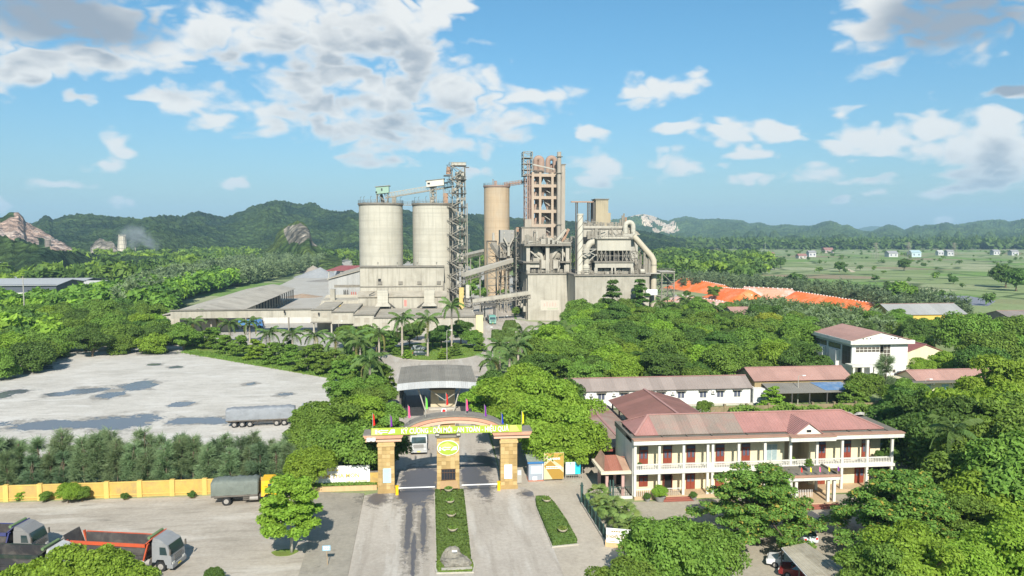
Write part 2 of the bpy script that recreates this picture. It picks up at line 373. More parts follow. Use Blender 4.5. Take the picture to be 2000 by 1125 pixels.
def pave_mat(name, color, dark, wet=None, wet_col=(0.05,0.05,0.055), wet_rough=0.12, amp=1.3, nscale=0.25, tracks=0.3, light=None, ax=(1.0,0.18), stain=0.5):
    m = bpy.data.materials.new(name); nt, bs, P = pos_nodes(m)
    n = nt.noise(P, 0.09, 7, 0.62, 0.4); t = nt.noise(nt.scale(P, ax[0], ax[1], 1), 0.9, 5, 0.6); f = nt.noise(P, 2.2, 4, 0.65)
    c = nt.mix(nt.math('MULTIPLY', nt.ramp(n, 0.40, 0.70), stain), c4(color), c4(dark))
    c = nt.mix(nt.math('MULTIPLY', nt.ramp(t, 0.46, 0.70), tracks), c, c4(dark))
    if light: c = nt.mix(nt.math('MULTIPLY', nt.ramp(nt.noise(nt.scale(P, ax[0], ax[1], 1), 0.35, 5, 0.6), 0.5, 0.66), 0.8), c, c4(light))
    c = nt.mix(nt.ramp(nt.noise(nt.scale(P, ax[0], ax[1], 1), 0.5, 7, 0.68, 0.6), 0.60, 0.72, 0.0, 0.6), c, c4(tuple(q*0.6 for q in dark)))
    c = nt.mix(1.0, c, nt.math('ADD', 0.72, nt.math('MULTIPLY', f, 0.56)), 'MULTIPLY')
    rough = 0.9
    if wet:
        w = ellipses(nt, P, wet, amp, nscale)
        damp = ellipses(nt, P, [(x, y, rx*1.25+0.5, ry*1.35+0.5) for x, y, rx, ry in wet], amp*1.1, nscale*1.6, 0.4)
        c = nt.mix(nt.math('MULTIPLY', damp, 0.55), c, c4(tuple(q*0.35 for q in dark)))
        c = nt.mix(w, c, c4(wet_col)); r = nt.math('SUBTRACT', 0.9, nt.math('MULTIPLY', w, 0.9 - wet_rough)); nt.link(r, bs.inputs['Roughness'])
    else: bs.inputs['Roughness'].default_value = rough
    bs.inputs['Specular IOR Level'].default_value = 0.35
    nt.link(c, bs.inputs['Base Color'])
    b = nt.new('ShaderNodeBump'); b.inputs['Strength'].default_value = 0.35; b.inputs['Distance'].default_value = 0.06
    hn = nt.noise(P, 1.5, 5, 0.65)
    if wet: hn = nt.math('MULTIPLY', hn, nt.math('SUBTRACT', 1.0, w))
    nt.link(hn, b.inputs['Height']); nt.link(b.outputs[0], bs.inputs['Normal'])
    return m
def sheet(name, pts, z, m): return struct(name, MB().poly([(x, y, z) for x, y in pts]), m)

YARD_M = pave_mat('grey yard dust', (0.50, 0.47, 0.415), (0.31, 0.285, 0.24),
    [px_el(215,772,28,7), px_el(170,764,40,6), px_el(268,754,36,9), px_el(115,770,26,4), px_el(355,790,24,5), px_el(230,825,75,14), px_el(100,830,110,9), px_el(380,822,60,7), px_el(420,823,40,5), px_el(30,765,26,4), px_el(60,720,40,4), px_el(310,690,40,3),
     px_el(300,712,14,2.4), px_el(345,717,14,2), px_el(490,750,14,2.5), px_el(0,775,22,4), px_el(20,700,45,4), px_el(560,770,16,3)],
    wet_col=(0.12, 0.13, 0.145), wet_rough=0.2, amp=1.5, nscale=0.16, ax=(0.35, 1.0), tracks=0.45, stain=0.45, light=(0.55, 0.525, 0.475))
sheet('yard', [(-260,116),(-24,116),(-17.5,128),(-17,180),(-20.3,181),(-69.4,226),(-76,246),(-113,248),(-125,232),(-190,200),(-260,190)], 0.02, YARD_M)
LOT_M = pave_mat('truck lot dust', (0.40, 0.355, 0.29), (0.24, 0.21, 0.165), None, tracks=0.55, light=(0.48, 0.44, 0.375), ax=(0.22, 1.0))
sheet('truck_lot', [(-120,50),(-11.5,50),(-12.6,76),(-15.3,101),(-120,101)], 0.02, LOT_M)
WALK_M = pave_mat('cracked pavement concrete', (0.31, 0.28, 0.225), (0.18, 0.16, 0.13), [(-7.6,97.6,1.4,1.8)], wet_col=(0.10,0.09,0.07), amp=1.2, nscale=0.9, tracks=0.35, ax=(1.0, 0.5))
struct('pavement', MB().prism([(-12.5,50),(-8.35,50),(-8.35,76),(-8.75,99.6),(-15.6,100.9),(-13.5,84)], 0.0, 0.10), WALK_M)
ROAD_M = pave_mat('pale concrete road', (0.42, 0.375, 0.315), (0.27, 0.235, 0.19),
    [(-2.75,90.5,0.42,11.5),(-1.0,88,0.36,8.0),(-2.0,80,0.30,5.5),(-2.2,99,2.6,4.6),(-1.5,105,2.8,6.0),(-6.9,97.5,1.2,2.2),(5.6,106,1.6,6),(7.0,101,0.8,5),(12.6,97.5,0.9,1.1),(7.8,112,1.3,5)],
    wet_col=(0.105, 0.10, 0.105), wet_rough=0.42, amp=1.1, nscale=0.7, tracks=0.5, light=(0.48, 0.445, 0.39), ax=(1.0, 0.10))
sheet('road', [(-8.3,50),(13.0,50),(13.0,80),(13.2,98),(12.2,100),(9.6,101),(9.6,128),(14,150),(14,196),(17,206),(19,238),(24,252),(60,262),(60,282),(39,290),(33,300),(44,420),(34,420),(20,282),(18,262),(-14,250),(-14,206),(-10,196),(-10,150),(-5.4,128),(-5.4,101),(-8.7,99)], 0.024, ROAD_M)
FORE_M = pave_mat('driveway concrete', (0.42, 0.37, 0.295), (0.29, 0.25, 0.195), None, tracks=0.32, ax=(0.6, 0.4))
sheet('driveway', [(13.0,50),(24,50),(24,94),(26,98),(26,128),(10,128),(9.6,101),(12.2,100),(13.2,98),(13.0,80)], 0.02, FORE_M)
sheet('office_courtyard', [(24.02,50),(86,50),(86,92.9),(24.02,92.9)], 0.022, pave_mat('courtyard concrete', (0.36, 0.32, 0.245), (0.24, 0.21, 0.16), None, tracks=0.2, ax=(0.7, 0.7)))
PLANT_M = pave_mat('plant yard cement dust', (0.40, 0.38, 0.335), (0.30, 0.27, 0.22), None, tracks=0.35, ax=(0.5, 1.0))
sheet('plant_yard', [(-95,250),(-40,236),(-14.2,225),(-14.2,250),(18,262),(20,282),(34,420),(44,420),(34,300),(60.2,283),(90,300),(90,420),(40,800),(-60,1000),(-170,1000),(-108,720),(-98,520),(-96,400),(-95,290)], 0.012, PLANT_M)
sheet('back_yard', [(24,94.2),(100,94.2),(108,128),(64,131),(64,143),(24,143)], 0.016, pave_mat('back yard earth', (0.27, 0.235, 0.165), (0.15, 0.14, 0.075), None, tracks=0.3, ax=(0.7, 0.7)))
GRASS_G = mat('lawn turf', (0.15, 0.22, 0.045), 0.95, 0.3, 0.5, dirt=(0.16,0.16,0.045), dirt_amt=0.5, dirt_scale=0.3, spec=0.1)
lawn_pts = [(1.5+13.6*math.cos(a)*(1 if math.sin(a) < 0.3 else 0.95), 221+17*math.sin(a)) for a in [2*math.pi*i/40 for i in range(40)]]
struct('lawn', MB().prism(lawn_pts, 0.0, 0.16), GRASS_G)
struct('lawn_kerb', MB().prism([((x-1.5)*1.025+1.5, (y-221)*1.02+221) for x, y in lawn_pts], 0.0, 0.13), mat('kerb concrete', (0.42,0.39,0.33), 0.9, 0.2, 1.0))
# grass verge along the yard hedge
struct('verge', MB().prism([(-76,247),(-70,225),(-21,179),(-17,176),(-15,182),(-55,222),(-66,250)], 0.0, 0.09), GRASS_G)
# ragged grass stands in the verge, the lawn and the planted beds: far too many blades to count
def grass_field(name, label, inside, n, h, seed, m, z0=0.1):
    rng = np.random.default_rng(seed); v = []; f = []; k = 0
    while k < n:
        x, y = inside(rng)
        a = rng.uniform(0, math.tau); hh = h * rng.uniform(0.5, 1.3); w = hh * 0.5; tx, ty = rng.normal(0, 0.35, 2) * hh
        b = len(v); v += [(x-w*math.cos(a), y-w*math.sin(a), z0), (x+w*math.cos(a), y+w*math.sin(a), z0), (x+tx, y+ty, z0+hh)]; f.append((b, b+1, b+2)); k += 1
    mb = MB(); mb.v = v; mb.f = f; return tag(mb.build(name, m), label, 'grass', kind='stuff')
GRASS_B = leaf_mat('grass blades', (0.16, 0.24, 0.045), 0.05, 0.5, 0.3)
def in_verge(rng):
    t = rng.uniform(0, 1); x = -70+t*50; y = 226-t*46; return x+rng.normal(1.0, 1.2), y+rng.normal(1.2, 1.2)
grass_field('verge_grass', 'rough green grass strip along the far edge of the grey yard', in_verge, 9000, 0.34, 3, GRASS_B)
def in_lawn(rng):
    a = rng.uniform(0, math.tau); r = math.sqrt(rng.uniform(0, 1)); return 1.5+13*r*math.cos(a), 221+16.3*r*math.sin(a)
grass_field('lawn_grass', 'short green grass of the round garden behind the weighbridge', in_lawn, 9000, 0.2, 4, GRASS_B, 0.16)

# ------------------------------------------------------------------ hills
def hill_mat(name, green, dark, rock=None, rock_amt=0.0, blotch=0.9):
    m = bpy.data.materials.new(name); nt, bs, P = pos_nodes(m)
    n = nt.noise(P, 0.012, 6, 0.6); n2 = nt.noise(P, 0.09, 5, 0.7); vo = nt.new('ShaderNodeTexVoronoi'); nt.link(P, vo.inputs['Vector']); vo.inputs['Scale'].default_value = 0.11
    c = nt.mix(nt.math('MULTIPLY', nt.ramp(n, 0.40, 0.62), blotch), c4(green), c4(dark))
    c = nt.mix(1.0, c, nt.math('ADD', 0.45, nt.math('MULTIPLY', n2, 1.1)), 'MULTIPLY')
    c = nt.mix(1.0, c, nt.ramp(vo.outputs['Distance'], 0.0, 0.85, 1.25, 0.62), 'MULTIPLY')
    if rock:
        r = nt.ramp(nt.noise(nt.scale(P, 1, 1, 0.5), 0.03, 6, 0.65), 0.60 - rock_amt, 0.66 - rock_amt)
        rc = nt.mix(nt.noise(nt.scale(P, 1, 1, 0.4), 0.12, 6, 0.7), c4(tuple(q*0.45 for q in rock)), c4(tuple(min(1, q*1.5) for q in rock)))
        c = nt.mix(r, c, rc)
    nt.link(c, bs.inputs['Base Color']); bs.inputs['Roughness'].default_value = 0.95; bs.inputs['Specular IOR Level'].default_value = 0.05
    b = nt.new('ShaderNodeBump'); b.inputs['Strength'].default_value = 1.0; b.inputs['Distance'].default_value = 7.0
    nt.link(nt.math('ADD', nt.math('MULTIPLY', nt.ramp(vo.outputs['Distance'], 0.0, 0.9, 1.0, 0.0), 0.8), n2), b.inputs['Height']); nt.link(b.outputs[0], bs.inputs['Normal'])
    return m
def hills(name, prof, d_foot, d_ridge, m, step=2.0, rows=46, lump=0.22, lump_size=170.0, canopy=3.0, seed=0, power=0.85, rock=None, rock_mat=None):
    x0, x1 = prof[0][0], prof[-1][0]; n = int((x1-x0)/step)+1; V = []; FC = []; back = 8
    xs = [p[0] for p in prof]; ys = [p[1] for p in prof]; inf = []
    for j in range(rows+back):
        for i in range(n):
            px = x0+i*step; py = float(np.interp(px, xs, ys)); d = ray(px, py); L = math.hypot(d[0], d[1]); ux, uy = d[0]/L, d[1]/L
            wob = 1+0.06*math.sin(px*0.013+seed)+0.04*math.sin(px*0.031+seed*2)
            t = j/(rows-1) if j < rows else 1.0
            D = (d_foot+(d_ridge-d_foot)*t)*wob if j < rows else (d_ridge+(j-rows+1)*(d_ridge-d_foot)*0.08)*wob
            zr = CAM_H+d[2]/L*d_ridge*wob
            X, Y = ux*D, uy*D
            q = Vector((X/lump_size+seed*7.3, Y/lump_size, seed*1.7))
            bump = 1.0-abs(mnoise.noise(q))*1.8
            bump2 = 1.0-abs(mnoise.noise(q*2.3+Vector((5,1,3))))*1.8
            if j < rows:
                s = t**power; env = math.sin(math.pi*min(1, t*1.0))**0.7
                z = zr*(s*(1-lump*env)+lump*env*(0.62*bump+0.38*bump2)*(0.35+0.9*s))
                lim = CAM_H+(d[2]/L)*D
                if t < 0.97: z = min(z, max(lim-1.0, zr*s*0.6))
            else: z = zr*(1-((j-rows+1)/back)**1.5)
            z += canopy*mnoise.noise(Vector((X/11.0, Y/11.0, seed)))+canopy*0.6*mnoise.noise(Vector((X/5.0, Y/5.0, seed+4)))
            V.append((X, Y, z if 0 < j else -6.0)); inf.append((px, t))
    for j in range(rows+back-1):
        for i in range(n-1): FC.append((j*n+i, j*n+i+1, (j+1)*n+i+1, (j+1)*n+i))
    mb = MB(); mb.v = V; mb.f = FC; o = mb.build(name, m, smooth=True); tag(o, kind='structure')
    if rock:
        o.data.materials.append(rock_mat); mi = np.zeros(len(FC), dtype=np.int32)
        for k, f in enumerate(FC):
            px, t = inf[f[0]]
            X, Y, Z = V[f[0]]
            w = mnoise.noise(Vector((X/45, Y/45, Z/30)))*0.12
            if rock(px+w*60, t+w): mi[k] = 1
        o.data.polygons.foreach_set('material_index', mi)
    return o
HILL_L = hill_mat('forested hill', (0.060, 0.098, 0.030), (0.022, 0.045, 0.022), blotch=0.95)  # greens darkened to carry the cloud shadow on the left ridge
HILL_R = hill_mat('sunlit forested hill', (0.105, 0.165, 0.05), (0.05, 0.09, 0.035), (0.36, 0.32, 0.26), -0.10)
ROCK_P = hill_mat('pink quarry rock', (0.42, 0.30, 0.235), (0.25, 0.19, 0.16), (0.50, 0.40, 0.33), 0.05)
ROCK_W = hill_mat('bare white rock', (0.78, 0.64, 0.48), (0.60, 0.49, 0.37), (0.72, 0.62, 0.5), 0.05)
ROCK_C = hill_mat('grey limestone cliff', (0.30, 0.27, 0.215), (0.16, 0.145, 0.115), (0.40, 0.36, 0.30), 0.02, 1.0)
hills('far_hills', [(1650,452),(1676,447),(1692,443),(1704,441.5),(1716,442),(1740,447),(1770,452),(1800,455)], 6500, 8000, HILL_R, 2, 16, 0.1, 500, 3, 9)
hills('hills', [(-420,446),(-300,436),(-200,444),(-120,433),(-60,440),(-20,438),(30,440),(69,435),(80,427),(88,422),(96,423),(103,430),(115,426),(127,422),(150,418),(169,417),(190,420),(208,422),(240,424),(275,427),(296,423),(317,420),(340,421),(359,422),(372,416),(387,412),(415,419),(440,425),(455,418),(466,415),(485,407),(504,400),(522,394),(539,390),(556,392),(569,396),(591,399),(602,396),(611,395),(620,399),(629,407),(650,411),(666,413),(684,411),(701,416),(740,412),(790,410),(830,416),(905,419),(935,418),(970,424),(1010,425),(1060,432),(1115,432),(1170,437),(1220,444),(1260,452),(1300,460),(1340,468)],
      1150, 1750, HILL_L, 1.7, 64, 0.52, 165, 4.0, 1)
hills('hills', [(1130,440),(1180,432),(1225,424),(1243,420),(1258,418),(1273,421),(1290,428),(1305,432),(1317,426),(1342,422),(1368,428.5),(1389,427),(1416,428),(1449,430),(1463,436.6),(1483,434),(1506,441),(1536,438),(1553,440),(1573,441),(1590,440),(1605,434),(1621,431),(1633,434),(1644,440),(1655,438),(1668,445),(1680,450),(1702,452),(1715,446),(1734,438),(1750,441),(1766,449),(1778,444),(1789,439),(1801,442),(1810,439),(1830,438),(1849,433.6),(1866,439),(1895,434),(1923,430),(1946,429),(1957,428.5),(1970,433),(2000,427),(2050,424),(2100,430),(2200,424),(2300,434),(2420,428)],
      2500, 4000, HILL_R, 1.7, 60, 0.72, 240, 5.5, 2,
      rock=lambda px, t: (abs(px-(1246+(1-t)*50)) < 7 and t > 0.06) or (abs(px-(1258+(1-t)*95)) < 9 and t > 0.36) or (1243 < px < 1280 and t > 0.84), rock_mat=ROCK_W)
fh = [(1180, 462)]; rg = random.Random(12); q = 1215
while q < 2080:
    w = rg.uniform(22, 48); h = rg.uniform(5, 15); fh += [(q, 464), (q+w*0.25, 464-h*0.72), (q+w*0.5, 464-h), (q+w*0.75, 464-h*0.68)]; q += w*rg.uniform(0.8, 1.25)
hills('foothills', fh+[(q+30, 466)], 2250, 2650, HILL_R, 1.7, 30, 0.35, 110, 4.5, 11)
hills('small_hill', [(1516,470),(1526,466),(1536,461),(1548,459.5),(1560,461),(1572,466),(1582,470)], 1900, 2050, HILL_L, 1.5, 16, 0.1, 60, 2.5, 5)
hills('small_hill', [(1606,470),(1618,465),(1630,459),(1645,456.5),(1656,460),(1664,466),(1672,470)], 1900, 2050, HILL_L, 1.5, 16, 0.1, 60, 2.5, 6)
# the quarried hill at the left edge
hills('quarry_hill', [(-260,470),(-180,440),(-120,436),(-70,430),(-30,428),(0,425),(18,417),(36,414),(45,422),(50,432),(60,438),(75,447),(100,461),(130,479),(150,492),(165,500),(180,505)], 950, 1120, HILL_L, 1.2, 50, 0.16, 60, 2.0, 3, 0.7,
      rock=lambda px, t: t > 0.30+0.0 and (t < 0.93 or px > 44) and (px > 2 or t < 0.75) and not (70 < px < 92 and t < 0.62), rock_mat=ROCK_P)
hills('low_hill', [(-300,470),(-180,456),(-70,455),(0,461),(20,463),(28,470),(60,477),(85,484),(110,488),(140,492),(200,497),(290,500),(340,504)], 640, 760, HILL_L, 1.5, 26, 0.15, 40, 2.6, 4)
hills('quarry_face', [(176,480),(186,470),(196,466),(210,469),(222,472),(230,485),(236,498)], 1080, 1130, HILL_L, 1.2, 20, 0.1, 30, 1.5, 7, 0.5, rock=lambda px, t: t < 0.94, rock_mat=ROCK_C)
# the limestone cliff in front of the wooded ridge
hills('cliff', [(470,502),(497,494),(520,486),(536,472),(541,455),(550,446),(560,441),(570,435),(580,431),(588,433),(596,437),(604,447),(607,458),(610,470),(615,476),(630,488),(646,498),(668,505)], 760, 880, hill_mat('grassy scree', (0.10,0.14,0.035), (0.05,0.085,0.025)), 1.0, 50, 0.08, 30, 1.3, 8, 0.62,
      rock=lambda px, t: 553 < px < 616 and 0.28 < t < 0.93 and px < 560+t*52+12 and px > 548+ (1-t)*16, rock_mat=ROCK_C)

# ------------------------------------------------------------------ haze: thin even air over the whole valley
def haze():
    m = bpy.data.materials.new('valley air'); m.use_nodes = True; nt = NT(m.node_tree); nt.n.remove(nt.n['Principled BSDF'])
    v = nt.new('ShaderNodeVolumePrincipled'); v.inputs['Color'].default_value = (0.50, 0.78, 1.0, 1); v.inputs['Density'].default_value = HAZE
    v.inputs['Anisotropy'].default_value = 0.0
    nt.link(v.outputs[0], nt.n['Material Output'].inputs['Volume'])
    o = MB().box(-9100, 9600, -700, 11900, -8, 420).build('haze', m); tag(o, 'thin bluish haze lying over the whole valley', 'haze', kind='stuff')
HAZE = 0.00012
haze()

struct('grass_patch', MB().prism([(-15.64+1.35*math.cos(a)*(1+0.15*math.sin(3*a)), 81.7+0.9*math.sin(a)) for a in [math.tau*i/18 for i in range(18)]], 0.0, 0.06), GRASS_G)

# ================================================================== the cement works
def silo(label, px0, px1, py_top, Y, m, rim_m, roof_extra=None):
    x0, x1 = AX(px0, Y, 450), AX(px1, Y, 450); r = (x1-x0)/2; cx = (x0+x1)/2; zt = AZ(py_top, Y)
    t = thing('cement_silo', label, 'silo', (cx, Y, 0))
    mb = MB(); n = 72
    mb.lathe([(r+0.35, 0), (r+0.35, 1.2), (r, 1.3), (r, zt-1.1)], cx, Y, n); smooth_angle(mb.build('shell', m, t), 30)
    smooth_angle(MB().lathe([(r-0.4, zt-1.1), (r+0.16, zt-1.1), (r+0.16, zt-0.72), (r+0.42, zt-0.7), (r+0.42, zt), (0.5, zt+0.35)], cx, Y, n).build('roof_slab', rim_m, t), 30)
    rb = MB(); pts = [(cx+(r+0.2)*math.cos(a), Y+(r+0.2)*math.sin(a)) for a in [math.tau*k/36 for k in range(37)]]
    rb.rail(pts, zt, 1.1, 0.07, 1.6); rb.build('railing', STEEL, t)
    return t, cx, r, zt
s1, s1x, sr, s1z = silo('pale concrete cement silo on the left of the pair behind the packing house', 701.5, 787, 398, 320, CONC_L, CONC_D)
s2, s2x, _, s2z = silo('pale concrete cement silo beside the tall elevator tower', 806, 891, 398, 320, CONC_L, CONC_D)
for t, cx, z in ((s1, s1x, s1z), (s2, s2x, s2z)):      # lamp posts and vents on the silo roofs
    for k in range(7):
        a = math.pi+math.pi*(k+0.5)/7
        x, y = cx+(sr-0.6)*math.cos(a), 320+(sr-0.6)*math.sin(a)
        MB().bar((x, y, z), (x, y, z+2.2), 0.1).bar((x, y, z+2.2), (x+0.5, y-0.2, z+2.5), 0.12).build('roof_lamp', STEEL_D, t)
bridge = MB(); bx0, bx1 = s1x+sr*0.95, s2x-sr*0.95
bridge.box(bx0, bx1, 318, 319.4, s1z-0.9, s1z-0.6); bridge.rail([(bx0, 318), (bx1, 318)], s1z-0.6, 1.1, 0.07); bridge.rail([(bx0, 319.4), (bx1, 319.4)], s1z-0.6, 1.1, 0.07)
tag(bridge.build('silo_footbridge', STEEL), 'narrow steel footbridge joining the two pale silo roofs', 'footbridge')

# ---- packing house in front of the silos
Yp = 303
def packing():
    x0, x1 = AX(703, Yp), AX(867, Yp); t = thing('packing_house', 'beige concrete packing house standing against the two pale silos', 'factory building', ((x0+x1)/2, Yp, 0))
    zt = AZ(521, Yp); z2 = AZ(566, Yp)
    MB().box(x0, x1, Yp, 312.5, 0, zt).build('wall', CONC, t)
    MB().box(x0-0.3, x1+0.3, Yp-0.55, 312, zt, zt+0.35).build('roof_slab', CONC_D, t)
    MB().box(x1-0.5, x1+0.002, Yp-0.35, Yp-0.003, z2-1, zt-5.5).build('downpipe', CONC_D, t)
    for px in (738, 776, 815, 853):
        x = AX(px, Yp); MB().cyl((x, Yp+0.6, zt+0.35), (x, Yp+0.6, zt+1.5), 0.16, n=8).cyl((x, Yp+0.6, zt+1.4), (x, Yp+0.1, zt+2.1), 0.2, n=8).build('roof_vent', STEEL_L, t)
    for px in (742, 782, 819, 857):
        x = AX(px, Yp); z = AZ(551, Yp); MB().box(x-0.85, x+0.85, Yp-0.35, Yp-0.003, z-0.6, z+0.6).build('louvre_box', CONC_D, t)
    x = AX(741, Yp); z = AZ(546, Yp); MB().box(x-0.55, x+0.55, Yp-0.02, Yp+0.1, z-0.65, z+0.65).build('window', mat('dark opening', (0.012, 0.012, 0.012), 0.6), t)
    MB().box(x0-0.4, x1+0.2, Yp-0.25, Yp-0.003, AZ(558, Yp)-0.18, AZ(558, Yp)+0.18).build('ledge', CONC_D, t)
    # lower front block
    Yl = 298; xa, xb = AX(699, Yl), AX(871, Yl); za = AZ(577, Yl)
    MB().box(xa, xb, Yl, Yp-0.004, 0, za).build('front_wall', CONC, t)
    MB().slab([(xa-0.3, Yl-0.6, za), (xb+0.3, Yl-0.6, za), (xb+0.3, Yp, z2), (xa-0.3, Yp, z2)], 0.3).build('canopy_roof', DUST_ROOF, t)
    for px in (747, 838):
        c = AX(px, Yl-2); ch = MB(); zb = AZ(600, Yl-2)
        ch.box(c-2.0, c+2.0, Yl-3.2, Yl-0.003, zb+2.2, AZ(568, Yl-2)+0.6); b = ch.build('chute', CONC_L, t)
        MB().add([(c-2.0, Yl-3.2, zb+2.19), (c+2.0, Yl-3.2, zb+2.19), (c+2.0, Yl-0.1, zb+2.19), (c-2.0, Yl-0.1, zb+2.19), (c-3.0, Yl-4.0, zb+0.9), (c+3.0, Yl-4.0, zb+0.9), (c+3.0, Yl-0.1, zb+0.9), (c-3.0, Yl-0.1, zb+0.9)],
                 [(0,1,2,3),(7,6,5,4),(4,5,1,0),(5,6,2,1),(6,7,3,2),(7,4,0,3)]).build('chute_hood', CONC, t)
        for dx in (-2.6, 2.6): MB().bar((c+dx, Yl-3.6, zb-4), (c+dx, Yl-3.6, zb+1), 0.3).build('chute_leg', STEEL_D, t)
        MB().rail([(c-2, Yl-3.2), (c+2, Yl-3.2), (c+2, Yl)], AZ(568, Yl-2)+0.6, 1.0, 0.06, 1.3).build('chute_railing', STEEL, t)
    for a, b in (((757, 588), (771, 599)), ((829, 588), (814, 599)), ((720, 574), (731, 568))):
        MB().bar((AX(a[0], Yl-0.4), Yl-0.4, AZ(a[1], Yl)), (AX(b[0], Yl-0.4), Yl-0.4, AZ(b[1], Yl)), 0.4).build('strut', STEEL_D, t)
    p0, p1 = AX(788.5, Yl), AX(793.5, Yl); MB().box(p0, p1, Yl-0.06, Yl-0.003, AZ(596, Yl), AZ(584, Yl)).build('poster', mat('faded red poster', (0.55, 0.20, 0.17), 0.7), t)
    for k in range(5):
        x = xa+(xb-xa)*(k+0.5)/5; MB().box(x-0.08, x+0.08, Yl-0.12, Yl-0.002, 0, za-0.35).build('pilaster', CONC_D, t)
packing()

# ---- low loading building along the front of the works
def loading():
    Y = 263; t = thing('loading_building', 'long low beige loading building with stepped parapets behind the palms', 'factory building', (AX(640, Y), Y, 0))
    def zz(py): return AZ(py, Y, 640)
    secs = [(330, 606, 604, 619), (606, 646, 605, 628), (646, 689, 609.5, 632), (689, 729, 615, 637), (729, 929, 621, 655)]
    for i, (a, b, top, bot) in enumerate(secs):
        y = Y-0.5*i; xa, xb = AX(a, y), AX(b, y); zt, zb = zz(top), zz(bot) if i < 4 else 0
        MB().box(xa, xb-0.004, y, y+0.5, zb, zt).build('wall', CONC, t)
        MB().box(xa-0.15, xb+0.1, y-0.45, y+0.9, zt+0.003, zt+0.28).build('coping', CONC_D, t)
        if i == 0:
            MB().box(xa, xb, y+0.9, y+7, zt-0.5, zt-0.25).build('roof', DUST_ROOF, t)
            for px in (476, 560):
                MB().box(AX(px, y), AX(px, y)+0.45, y+0.03, y+0.47, 0, zb).build('column', CONC_D, t)
        else:
            MB().box(xa, xb, y+0.9, 297.5, zt-0.9+0.004*i, zt-0.3+0.004*i).build('roof', DUST_ROOF, t)
            if i < 4: MB().box(xa+0.6, xb-0.6, y+9, y+9.4, 0, zb-0.01).build('inner_wall', CONC, t)
            for px in ((a+8, a+26) if i < 4 else (750, 800, 850, 900)):
                c = AX(px, y); zc = (zt+max(zb, zt-5.0))/2; MB().box(c-0.9, c+0.9, y-0.05, y-0.002, zc-0.6, zc+0.9).build('panel', DUST_ROOF, t)
    for px in (610, 645, 688, 728):
        MB().box(AX(px, Y-1)-0.25, AX(px, Y-1)+0.25, Y-0.3, Y+0.3, 0, zz(630)).build('column', CONC, t)
    MB().box(AX(605, Y), AX(646, Y), Y-0.9, Y+0.4, zz(630), zz(628.2)).build('ledge', CONC_D, t)
    xe = AX(929, Y-2); MB().box(xe, AX(943, Y-2), Y-3, Y+3, 0, zz(616)).build('end_pier', mat('cream plaster', (0.62, 0.52, 0.30), 0.85, 0.1, 0.8, streak=0.3), t)
    MB().box(xe-0.2, AX(943, Y-2)+0.2, Y-3.2, Y+3.2, zz(616)+0.003, zz(616)+0.3).build('end_coping', CONC_D, t)
    for px, py in ((622, 612), (555, 607)):
        MB().box(AX(px, Y)-0.25, AX(px, Y)+0.25, Y-1.2, Y-1.0, zz(py)-0.5, zz(py)+0.4).build('opening', MATS['dark opening'], t)
loading()
# a paved hall wall behind the open part
Yh = 296
def backhall():
    t = thing('lorry_shelter', 'pale wall of the low lorry shelter seen under the long beam', 'shelter', (AX(530, Yh), Yh, 0))
    MB().box(AX(512, Yh), AX(606, Yh), Yh, Yh+8, 0, AZ(611, Yh)).build('wall', mat('pale dusty plaster', (0.50, 0.48, 0.44), 0.85, 0.08, 0.4, streak=0.3), t)
    MB().box(AX(512, Yh), AX(606, Yh), Yh-0.3, Yh+8.2, AZ(611, Yh)+0.003, AZ(611, Yh)+0.3).build('roof', DUST_ROOF, t)
backhall()

# ---- long open shed on the left
def long_shed():
    t = thing('long_shed', 'long open sided grey roofed store running away left of the packing house', 'shed', (-79, 330, 0))
    roof = mat('weathered fibre cement roof', (0.40, 0.365, 0.30), 0.9, 0.14, 0.25, dirt=(0.25, 0.225, 0.18), dirt_amt=0.5, dirt_scale=0.12, corr=('Y', 1.0))
    n = 6; Y0, Y1 = 271, 398
    for k in range(n):
        a, b = Y0+(Y1-Y0)*k/n, Y0+(Y1-Y0)*(k+1)/n-0.02
        MB().slab([(-79, a, 8.3), (-79, b, 8.3), (-68, b, 5.9), (-68, a, 5.9)], 0.15).build('roof_panel', roof, t)
        MB().slab([(-79, a, 8.3), (-79, b, 8.3), (-92, b, 5.9), (-92, a, 5.9)], 0.15).build('roof_panel', roof, t)
    MB().box(-91, -90.7, Y0, Y1, 0, 5.9).build('back_wall', CONC_D, t)
    MB().box(-90.7, -69, Y0+0.5, Y0+0.8, 0, 5.8).build('end_wall', CONC, t)
    MB().box(-69.6, -69.3, Y0+1, Y0+44, 0, 5.7).build('side_wall', CONC, t)
    for k in range(15):
        y = Y0+46+(Y1-Y0-47)*k/14; MB().box(-69.4, -68.9, y, y+0.5, 0, 5.8).build('column', CONC, t)
    for k in range(5):
        y = Y0+50+k*14; MB().box(-82, -73, y, y+9, 0, 3.2+0.6*(k % 2)).build('cement_stack', mat('stacked grey sacks', (0.07, 0.075, 0.085), 0.8, 0.3, 1.0), t)
    MB().box(-69.7, -69.2, Y0+30, Y0+33, 1.2, 4.2).build('window', MATS['dark opening'], t)
long_shed()
